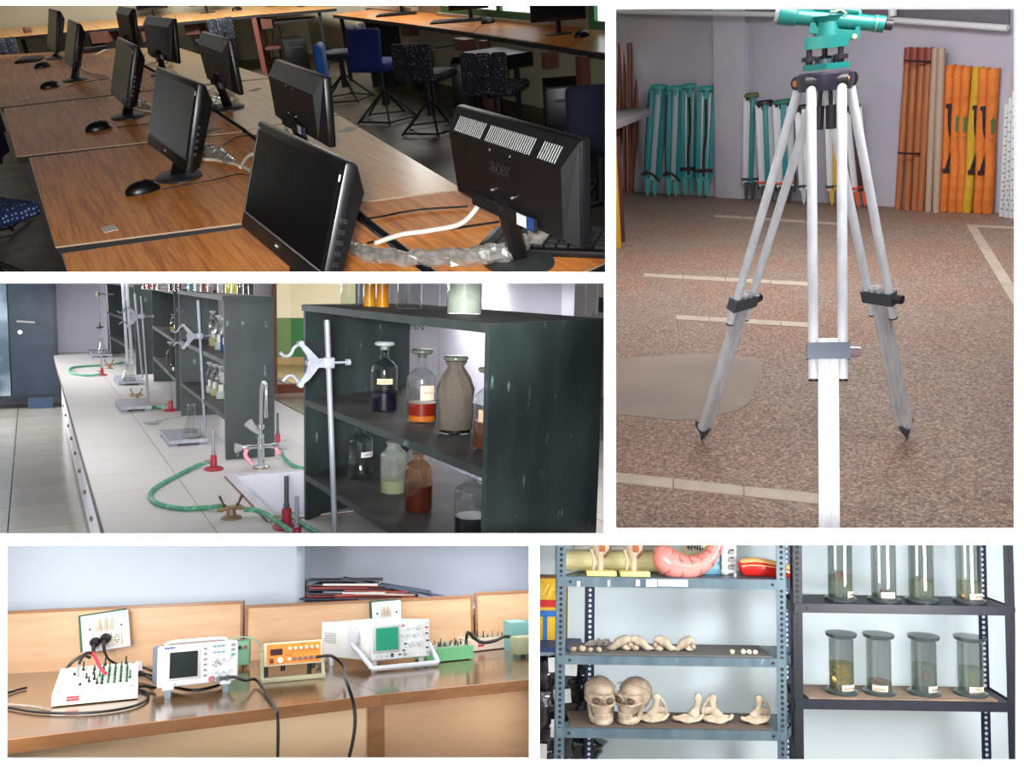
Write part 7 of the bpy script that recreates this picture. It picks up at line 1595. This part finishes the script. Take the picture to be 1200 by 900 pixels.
def hipbone(u, v0, rz, flip, label, s=1.0, d=.08, thin=False):
    p_ = SH(u, v0, d); p_.z += .005; t = thing(r, 'hip_bone', label, 'bone', p_, rz, 'hip bones beside the skulls')
    f_ = -1 if flip else 1
    # wide dished blade lying low
    g = G(); N_, K_ = 18, 7; vs = []
    for i in range(N_ + 1):
        a = -1.25 + 2.5 * i / N_; row = []
        for k in range(K_ + 1):
            q = k / K_; rx = .066 * s * (.25 + .75 * q); x = f_ * rx * math.sin(a); y = -.028 * q * math.cos(a) - .002; z = .010 + .022 * (1 - q) + .030 * abs(math.sin(a)) ** 2 * q * (.8 if a * f_ > 0 else .45) + .003 * noise(Vector((a * 3, q * 4, u)))
            row.append((x, y, z))
        vs.append(row)
    V = [[g._v(q) for q in row] for row in vs]
    W = [[g._v((q[0], q[1] + .008, q[2] - .006)) for q in row] for row in vs]
    for i in range(N_):
        for k in range(K_):
            g.b.faces.new((V[i][k], V[i + 1][k], V[i + 1][k + 1], V[i][k + 1])); g.b.faces.new((W[i][k], W[i][k + 1], W[i + 1][k + 1], W[i + 1][k]))
    for i in range(N_):
        for k in (0, K_): g.b.faces.new((V[i][k], V[i + 1][k], W[i + 1][k], W[i][k]))
    for i in (0, N_):
        for k in range(K_): g.b.faces.new((V[i][k], V[i][k + 1], W[i][k + 1], W[i][k]))
    part('blade', g, bone2, t, smooth=80)
    g = G(); pts = [Vector(vs[i][K_]) + Vector((0, .002, -.001)) for i in range(N_ + 1)]; g.tube(pts, .0075, 8, True, [.007 + .002 * math.sin(i) for i in range(N_ + 1)]); part('crest', g, bone2, t, smooth=80)
    # upright part: branch, opening and second strut
    x0 = .010 * f_ if not thin else .034 * f_
    g = G(); g.tube(smoothpath([(x0 - .012 * f_, .0, .024), (x0 + .002 * f_, .0, .055), (x0 + .008 * f_, 0, .082), (x0 + .004 * f_, 0, .108)], 5), .012, 10, True, [.026, .022, .019, .016, .014, .013, .0125, .012, .012, .013, .014, .015, .0155, .015, .013, .010])
    for q in g.b.verts: q.co.y *= .6; q.co += Vector((noise(q.co * 70), 0, noise(q.co * 60))) * .004
    part('upright_branch', g, bone2, t, smooth=80)
    if not thin:
        g = G(); g.tube(smoothpath([(x0 + .006 * f_, 0, .104), (x0 + .026 * f_, 0, .088), (x0 + .042 * f_, 0, .060), (x0 + .046 * f_, 0, .034), (x0 + .040 * f_, 0, .02)], 5), .006, 8, True); part('side_strut', g, bone2, t, smooth=80)
        g = G(); g.tube(smoothpath([(x0 + .006 * f_, .003, .04), (x0 + .024 * f_, .003, .046), (x0 + .042 * f_, .003, .038)], 5), .016, 8, True); 
        for q in g.b.verts: q.co.y *= .5
        part('inner_web', g, bone, t, smooth=80)
    else:
        g = G()
        for k in range(4): g.ball((x0 + .004 * f_ + .007 * math.sin(k * 2.2), 0, .06 + k * .015), .007, 8, 6)
        part('knobs', g, bone2, t, smooth=80)
    return t
hipbone(764, V3, 0, False, 'pale hip bone with a round opening, in front of the turned skull', 1.02)
hipbone(806, V3, .0, False, 'slender pale hip bone with a thin knobbed upright, second from the left', .95, thin=True)
hipbone(840, V3, 0, True, 'pale hip bone with a triangular opening at its left, third from the left', .96)
hipbone(885, V3, .0, False, 'pale hip bone at the right end beside the rack post', .92)
def wedge(u, v0, flip, label, s=1.0, w_=.11, d=.07):
    p_ = SH(u, v0, d); p_.z += .005; t = thing(r, 'foot_bone', label, 'bone', p_, 0, 'arched bones on the middle shelf'); f_ = -1 if flip else 1
    g = G(); g.tube(smoothpath([(-.055 * f_ * s, 0, .008), (-.03 * f_ * s, 0, .014), (-.004 * f_ * s, 0, .034), (.022 * f_ * s, 0, .044), (.034 * f_ * s, 0, .034)], 5), .01, 10, True, [.004, .006, .008, .0095, .011, .012, .013, .0145, .016, .017, .018, .0185, .019, .0185, .018, .017, .016, .015, .013, .010, .008])
    for q in g.b.verts: q.co.y *= .8; q.co += Vector((noise(q.co * 80 + p_), noise(q.co * 70), noise(q.co * 75 + p_ * 2))) * .005; q.co.z = max(q.co.z, .001)
    part('arch', g, bone2, t, smooth=80)
    g = blob((.020 * f_ * s, 0, .012), (.017, .012, .011), .004, 60, u); 
    part('knuckle', g, bone2, t, smooth=80)
    g = blob((.036 * f_ * s, -.004, .022), (.010, .010, .012), .004, 60, u + 2); part('knuckle', g, bone, t, smooth=80)
    return t
wedge(728, V2, False, 'arched bone pointing right, leftmost of the four on the middle shelf')
wedge(750, V2, True, 'arched bone sloping down to the right, second of the four', 1.05)
wedge(778, V2, True, 'arched bone sloping down to the right, third of the four')
wedge(803, V2, False, 'arched bone standing alone right of the other three', .85)
for i, (u, s_, l) in enumerate(((672, 1, 'small pale knucklebone at the left end of the middle shelf'), (682.5, 1.3, 'larger pale knucklebone second from the left end'), (692, .9, 'small pinkish knucklebone beside the larger one'), (702, 1.0, 'small pinkish knucklebone left of the arched bones'), (858, .95, 'single small white bone at the right of the middle shelf'), (871, .95, 'small white bone, left of the row of three'), (878, .95, 'small white bone, middle of the row of three'), (885, .9, 'small white bone, right of the row of three'))):
    p_ = SH(u, V2, .045); p_.z += .005; single(r, 'small_bone', blob((0, 0, .009 * s_), (.011 * s_, .010, .0095 * s_), .003, 90, i * 3.3), bone2 if i < 4 else M((222, 208, 184), .6), l, 'bone', 'small bones on the middle shelf', loc=p_, smooth=80)
t = thing(r, 'hand_skeleton', 'grey bundle of thin bones lying behind the small bones', 'bone', SH(700, V2, .13) + Vector((0, 0, .005)))
for i in range(9): g = G(); x = -.05 + i * .013; g.tube([(x, random.uniform(-.01, .01), .006), (x + .018, .0, .016 + random.uniform(0, .012)), (x + .034, 0, .012 + random.uniform(0, .02))], .0045, 6, True, [.006, .0035, .0055]); part('finger_bone', g, M((136, 126, 120), .7), t)
# ---- models on the top shelf
cream = wood('cream tube paper', (206, 196, 140), (222, 212, 160), 'X', 20, .6, 0, 10)
t = thing(r, 'rolled_chart', 'thick cream rolled chart lying along the back of the top shelf', 'rolled chart', SH(655, V1, .15))
L_ = X(775, V1).x - X(655, V1).x; g = G(); g.cyl((0, 0, .042), (L_, 0, .042), .042, n=28); part('roll', g, cream, t)
g = G(); g.tube([(-.002 + 0, .0, .042), (.001, 0, .042)], .0428, 28); part('roll_end', g, M((150, 140, 90), .7), t)
for i, (y_, z_, m_) in enumerate(((.158, .100, M((170, 172, 168), .6)), (.140, .120, M((182, 182, 176), .6)), (.17, .135, M((150, 152, 150), .6)))):
    b_ = SH(672, V1, y_); g = G(); g.cyl((0, 0, 0), (L_ * .85, 0, .0), .016, n=14); single(r, 'rolled_chart', g, m_, ['grey rolled chart lying on the cream roll, lowest', 'pale grey rolled chart above the cream roll', 'dark grey rolled chart topmost on the cream roll'][i], 'rolled chart', 'thin rolled charts', loc=b_ + Vector((0, 0, z_ - .0)))
ybase = noisy('yellow wood stand', (226, 206, 124), (234, 216, 140), 10, rough=.6)
def knee(u, label):
    p_ = SH(u, V1, .05); t = thing(r, 'knee_model', label, 'anatomical model', p_, 0, 'knee joint models on the top shelf')
    g = G(); g.rbox((0, 0, .010), (.118, .07, .020), bev=.002); part('stand', g, ybase, t)
    bm_ = noisy('model bone', (196, 176, 150), (214, 198, 174), 20, rough=.5)
    g = G(); g.tube(smoothpath([(-.002, 0, .02), (-.002, 0, .06), (-.004, 0, .085), (0, 0, .110), (0, 0, .13)], 4), .012, 14, True, [.013, .0115, .011, .0115, .012, .013, .0145, .017, .020, .024, .028, .032, .034, .035, .034, .032, .03]); part('shin_bone', g, bm_, t)
    g = G(); g.tube(smoothpath([(-.030, .0, .02), (-.029, 0, .06), (-.034, 0, .09), (-.036, 0, .105)], 4), .006, 10, True, [.0055] * 8 + [.007, .009, .011, .012, .010]); part('calf_bone', g, bm_, t)
    g = G(); g.rbox((.002, -.033, .125), (.024, .010, .060), (.06, 0, 0), bev=.004); part('knee_tendon', g, M((176, 96, 52), .5), t)
    g = G(); g.tube(smoothpath([(.030, -.004, .140), (.034, -.004, .11), (.026, -.002, .085), (.014, 0, .07)], 4), .006, 8); part('side_ligament', g, M((120, 72, 50), .5), t)
    g = G(); g.lathe([(0, .122), (.036, .122), (.038, .130), (.034, .136), (0, .136)], n=20, sy=.75, cap=False); part('meniscus', g, M((150, 170, 180), .4), t)
    return t
knee(704, 'knee joint model on a yellow stand, left one'); knee(743, 'knee joint model on a yellow stand, right one beside the stomach')
# stomach model
t = thing(r, 'stomach_model', 'large glossy pink stomach model with branching veins on the top shelf', 'anatomical model', SH(800, V1, .06))
def sp_(u, v, y_=0.0):
    p_ = r.Y(u, v, YF + .06 + y_) - (SH(800, V1, .06)); return p_
out = [(766, 648), (775, 640), (790, 636), (803, 636), (805, 644), (812, 650), (822, 649), (830, 643), (834, 634), (843, 628), (846, 640), (845, 652), (838, 662), (826, 673), (812, 678.5), (790, 678.5), (773, 671), (764, 660)]
axis_ = [(768, 643), (771, 645), (776, 650), (784, 659), (797, 664), (812, 664), (826, 658), (835, 648), (840, 636), (841, 626)]; rad_ = [.004, .026, .044, .055, .050, .044, .036, .030, .027, .026]
pk = noisy('glossy pink model', (232, 140, 132), (240, 156, 146), 5, rough=.2, coat=.6)
sp2 = smoothpath([sp_(u, v) for u, v in axis_], 5); rr = []
for i in range(len(sp2)):
    f_ = i / (len(sp2) - 1) * (len(rad_) - 1); k = min(int(f_), len(rad_) - 2); rr.append(rad_[k] + (rad_[k + 1] - rad_[k]) * (f_ - k))
g = G(); g.tube(sp2, .05, 28, True, rr)
bmesh.ops.remove_doubles(g.b, verts=list(g.b.verts), dist=.0001)
for q in g.b.verts: q.co.y *= .9
part('stomach_wall', g, pk, t, smooth=80)
g = G(); g.tube(sp2, .05, 28, True, [x * 1.07 for x in rr])
for q in g.b.verts: q.co.y = q.co.y * .25 + .014
part('cut_rim', g, M((206, 156, 90), .4), t, smooth=80)
vein = M((176, 60, 70), .4, name='red vein'); fr = -.052
rv = random.Random(3)
for k in range(15):
    i = int(2 + k * (len(sp2) - 6) / 15); c = sp2[i]; tn = (sp2[i + 1] - sp2[i - 1]).normalized(); nn = Vector((tn.z, 0, -tn.x)); R0 = rr[i]; sg = 1 if k % 2 else -1
    g = G(); pts = []
    for j in range(6):
        q = .95 - j * .14; xo = nn * sg * R0 * q + tn * (rv.uniform(-.006, .006) + j * .002); y_ = -.9 * math.sqrt(max(0, R0 ** 2 - (R0 * q) ** 2)) - .0008; pts.append(c + Vector((xo.x, y_, xo.z)))
    g.tube(pts, .0012, 5, True, [.0016, .0015, .0013, .0011, .0009, .0006])
    br = pts[2] + tn * .014 + Vector((0, -.002, 0)); g.tube([pts[2], (pts[2] + pts[3]) / 2 + tn * .006 + Vector((0, -.003, 0)), pts[3] + tn * .014], .0009, 5)
    part('vein', g, vein, t)
# card with lettering behind, machine-like white model, blue case, red model
t = thing(r, 'name_card', 'card with dark lettering standing behind the stomach model', 'card', SH(813, V1, .15))
g = G(); g.box(-.055, .055, 0, .004, 0, .155); part('sheet', g, M((206, 204, 176), .7), t, smooth=0)
text('\u0938\u0902\u091a\u093e', .038, M((30, 30, 36), .7), t, Matrix.Translation((0, -.0015, .104)) @ Euler((PI / 2, 0, 0)).to_matrix().to_4x4(), th=.0005, bold=.0006)
t = thing(r, 'display_case', 'blue fronted box standing right behind the stomach model', 'box', SH(832, V1, .14))
g = G(); g.rbox((.0, 0, .05), (.075, .05, .10), bev=.002); part('case', g, M((120, 176, 200), .5), t)
t = thing(r, 'white_model', 'white plastic anatomical frame model beside the blue box', 'anatomical model', SH(853, V1, .12))
wp = M((206, 210, 208), .45, name='white model plastic')
g = G(); g.rbox((-.014, 0, .075), (.03, .035, .15), bev=.006); part('column', g, wp, t)
for z_ in (.012, .045, .078, .110): g = G(); g.cyl((-.03, -.01, z_), (.03, -.01, z_ + .004), .010, n=12); part('cross_tube', g, wp, t)
g = G(); g.rbox((.026, 0, .07), (.012, .03, .14), bev=.004); part('side_rail', g, wp, t)
for z_ in (.03, .06, .09): g = G(); g.rbox((.008, -.018, z_), (.022, .01, .014), bev=.003); part('block', g, M((150, 152, 150), .5), t)
t = thing(r, 'muscle_model', 'glossy red and cream spindle-shaped muscle model at the right of the top shelf', 'anatomical model', SH(865, V1, .08))
g = G(); pts = smoothpath([(.0, 0, .030), (.02, 0, .034), (.07, 0, .036), (.13, 0, .030), (.19, 0, .020), (.24, 0, .008)], 5); g.tube(pts, .03, 24, True, [.006, .018, .026, .030, .032, .034, .035, .036, .0365, .037, .037, .0365, .036, .035, .034, .033, .032, .030, .028, .026, .024, .022, .020, .017, .014, .010][:len(pts)])
for q in g.b.verts: q.co.y *= .8
part('muscle_belly', g, M((186, 34, 30), .22, coat=.5, name='glossy red model'), t, smooth=80)
g = G(); g.tube([p_ + Vector((0, -.004, .020)) for p_ in pts[1:]], .024, 24, True, [.004, .011, .014, .016, .017, .018, .0185, .019, .019, .019, .019, .0185, .018, .018, .017, .016, .016, .015, .014, .013, .012, .010, .009, .008, .006][:len(pts) - 1]); part('tendon_sheath', g, M((216, 166, 104), .3, name='cream model'), t, smooth=80)
g = G(); g.tube([p_ + Vector((0, -.030, .012)) for p_ in pts[2:]], .0018, 6); part('painted_line', g, M((230, 190, 120), .4), t)
g = G(); g.cyl((0, 0, 0), (0, 0, .018), .008, n=12); single(r, 'wooden_bead', g, M((150, 150, 150), .4), 'small grey knob beside the red muscle model', 'knob', loc=SH(861, V1, .05))
# ---- things left of the rack
t = thing(r, 'picture_board', 'yellow framed board with a red band and a blue T shape, at the left', 'board', r.Y(655, 755, YF + .42), 0)
o_ = r.Y(655, 755, YF + .42)
def L2(u, v, dy=0): 
    p_ = r.Y(u, v, YF + .42); return Vector((p_.x - o_.x, 0, p_.z - o_.z))
def rect(u0, v0, u1, v1, y0, y1, nm, m_):
    a = L2(u0, v1); b = L2(u1, v0); g = G(); g.box(a.x, b.x, y0, y1, a.z, b.z); return part(nm, g, m_, t, smooth=0)
rect(610, 676, 664, 756, 0, .02, 'board', noisy('yellow print', (226, 176, 30), (236, 196, 40), 9, rough=.6))
rect(610, 674.5, 665, 677, -.004, .022, 'frame', M((110, 70, 40), .6)); rect(663.5, 676, 665.5, 756, -.004, .022, 'frame', M((110, 70, 40), .6))
rect(610, 703, 652, 711, -.003, 0, 'red_band', M((206, 40, 30), .6)); rect(610, 715.5, 652, 722, -.003, 0, 'blue_band', M((40, 110, 190), .6)); rect(636, 722, 641.5, 756, -.003, 0, 'blue_stem', M((40, 110, 190), .6))
g = G()
for k in range(7):
    a = L2(632 + k * 3, 702 - (k % 3) * 5); b = L2(636 + k * 3.2, 684 + (k % 2) * 5); g.tube([a + Vector((0, -.002, 0)), b + Vector((0, -.002, 0))], .006, 5)
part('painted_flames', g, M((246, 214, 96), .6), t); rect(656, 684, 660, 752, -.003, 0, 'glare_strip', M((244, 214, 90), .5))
bp = r.Y(640, 900, YF + .42)
g = G(); a = r.Y(612, 757, YF + .30); b = r.Y(684, 757, YF + .30); g.box(a.x, b.x, YF + .28, YF + .46, a.z - .02, a.z)
g.box(b.x - .06, b.x, YF + .44, YF + .46, a.z - .75, a.z); single(r, 'blue_shelf', g, M((24, 56, 112), .5), 'dark blue steel shelf behind the left rack post', 'shelf', smooth=0)
bagb = M((20, 20, 24), .18, coat=.6, name='glossy black plastic')
for i, (u, v, sx, sz) in enumerate(((646, 790, .10, .08), (664, 812, .13, .13), (642, 830, .12, .12), (652, 862, .14, .10), (676, 872, .12, .08), (670, 790, .08, .07), (640, 885, .1, .08))):
    c = r.Y(u, v, YF + .33); g = G(); g.ball((0, 0, 0), 1, 28, 20, (sx, .07, sz))
    for q in g.b.verts:
        n_ = abs(noise(Vector((q.co.x * 4, q.co.y * 4, q.co.z * 22 + i * 7)))) + .5 * abs(noise(q.co * 34 + Vector((i, 0, 0)))); q.co *= .86 + .38 * n_
    single(r, 'plastic_sack', g, bagb, ['glossy black plastic sack, uppermost left of the rack', 'glossy black plastic sack bulging behind the left rack post', 'glossy black plastic sack at the left edge of the picture', 'glossy black plastic sack below the shelf with skulls', 'glossy black plastic sack lowest beside the rear post', 'small glossy black sack under the bones shelf', 'glossy black plastic sack in the bottom left corner'][i], 'sack', 'black plastic sacks', loc=c, smooth=60)
for i, (u0, v0, u1, v1) in enumerate(((643, 771, 655, 788), (655, 775, 676, 791), (650, 809, 670, 825), (645, 843, 656, 864), (632, 872, 641, 890))):
    a = r.Y(u0, v1, YF + .24); b = r.Y(u1, v0, YF + .24); g = G(); g.box(0, b.x - a.x, 0, .003, 0, b.z - a.z)
    single(r, 'paper_sheet', g, M((226, 228, 228), .7), ['white paper sheet left of the rack post, highest', 'white paper sheet between rack post and small bones shelf', 'white paper sheet on the sacks beside the forward skull', 'white paper sheet on the sacks at lower left', 'pale grey paper sheet at the bottom left corner'][i], 'paper', 'papers tucked among the sacks', loc=a, ry=(-.06, .05, -.1, .04, 0)[i], smooth=0)

# ---------------------------------------------------------------- each room ends at its own partition walls
bpy.context.view_layer.update()
def clip_room(room):
    x0, x1, y0, y1 = room.clip
    planes = []
    for (a, b) in (((x0, 0), (x0, 900)), ((x1, 900), (x1, 0)), ((0, y1), (1200, y1)), ((1200, y0), (0, y0))):
        n = pxdir(*b).cross(pxdir(*a)).normalized()
        c = pxdir((x0 + x1) / 2, (y0 + y1) / 2)
        if n.dot(c) < 0: n = -n
        planes.append(n)
    def rec(o):
        if o.type == 'MESH' and len(o.data.vertices):
            mw = o.matrix_world; mi = mw.inverted()
            bb = [mw @ Vector(c) - CAM for c in o.bound_box]
            todo = [n for n in planes if min(n.dot(q) for q in bb) < 0]
            if todo:
                bm = bmesh.new(); bm.from_mesh(o.data); changed = False
                for n in todo:
                    if min((n.dot(mw @ v.co - CAM) for v in bm.verts), default=1) >= -1e-5: continue
                    changed = True
                    co = mi @ CAM; no = (mw.to_3x3().transposed() @ n).normalized()
                    r = bmesh.ops.bisect_plane(bm, geom=list(bm.verts) + list(bm.edges) + list(bm.faces), plane_co=co, plane_no=no, clear_inner=True, clear_outer=False)
                    ed = [e for e in r['geom_cut'] if isinstance(e, bmesh.types.BMEdge) and e.is_valid and len(e.link_faces) == 1]
                    if 2 < len(ed) < 400:
                        try: bmesh.ops.edgeloop_fill(bm, edges=ed)
                        except Exception: pass
                if changed:
                    if len(bm.faces) == 0:
                        gone.append(o)
                    else:
                        me = o.data.copy() if o.data.users > 1 else o.data
                        bm.to_mesh(me); o.data = me
                bm.free()
        for ch in kids.get(o, []): rec(ch)
    kids = {}; gone = []
    for x in COL.objects:
        if x.parent: kids.setdefault(x.parent, []).append(x)
    for o in room.obs: rec(o)
    for o in reversed(gone):
        if not o.children: bpy.data.objects.remove(o)
        else: o.data = bpy.data.meshes.new('empty')
for r_ in (R1, R2, R3, R4, R5): clip_room(r_)
for o in list(COL.objects):   # things that ended up wholly outside their room
    if o.type == 'EMPTY' and not o.children: bpy.data.objects.remove(o)
for me in bpy.data.meshes: me.update()
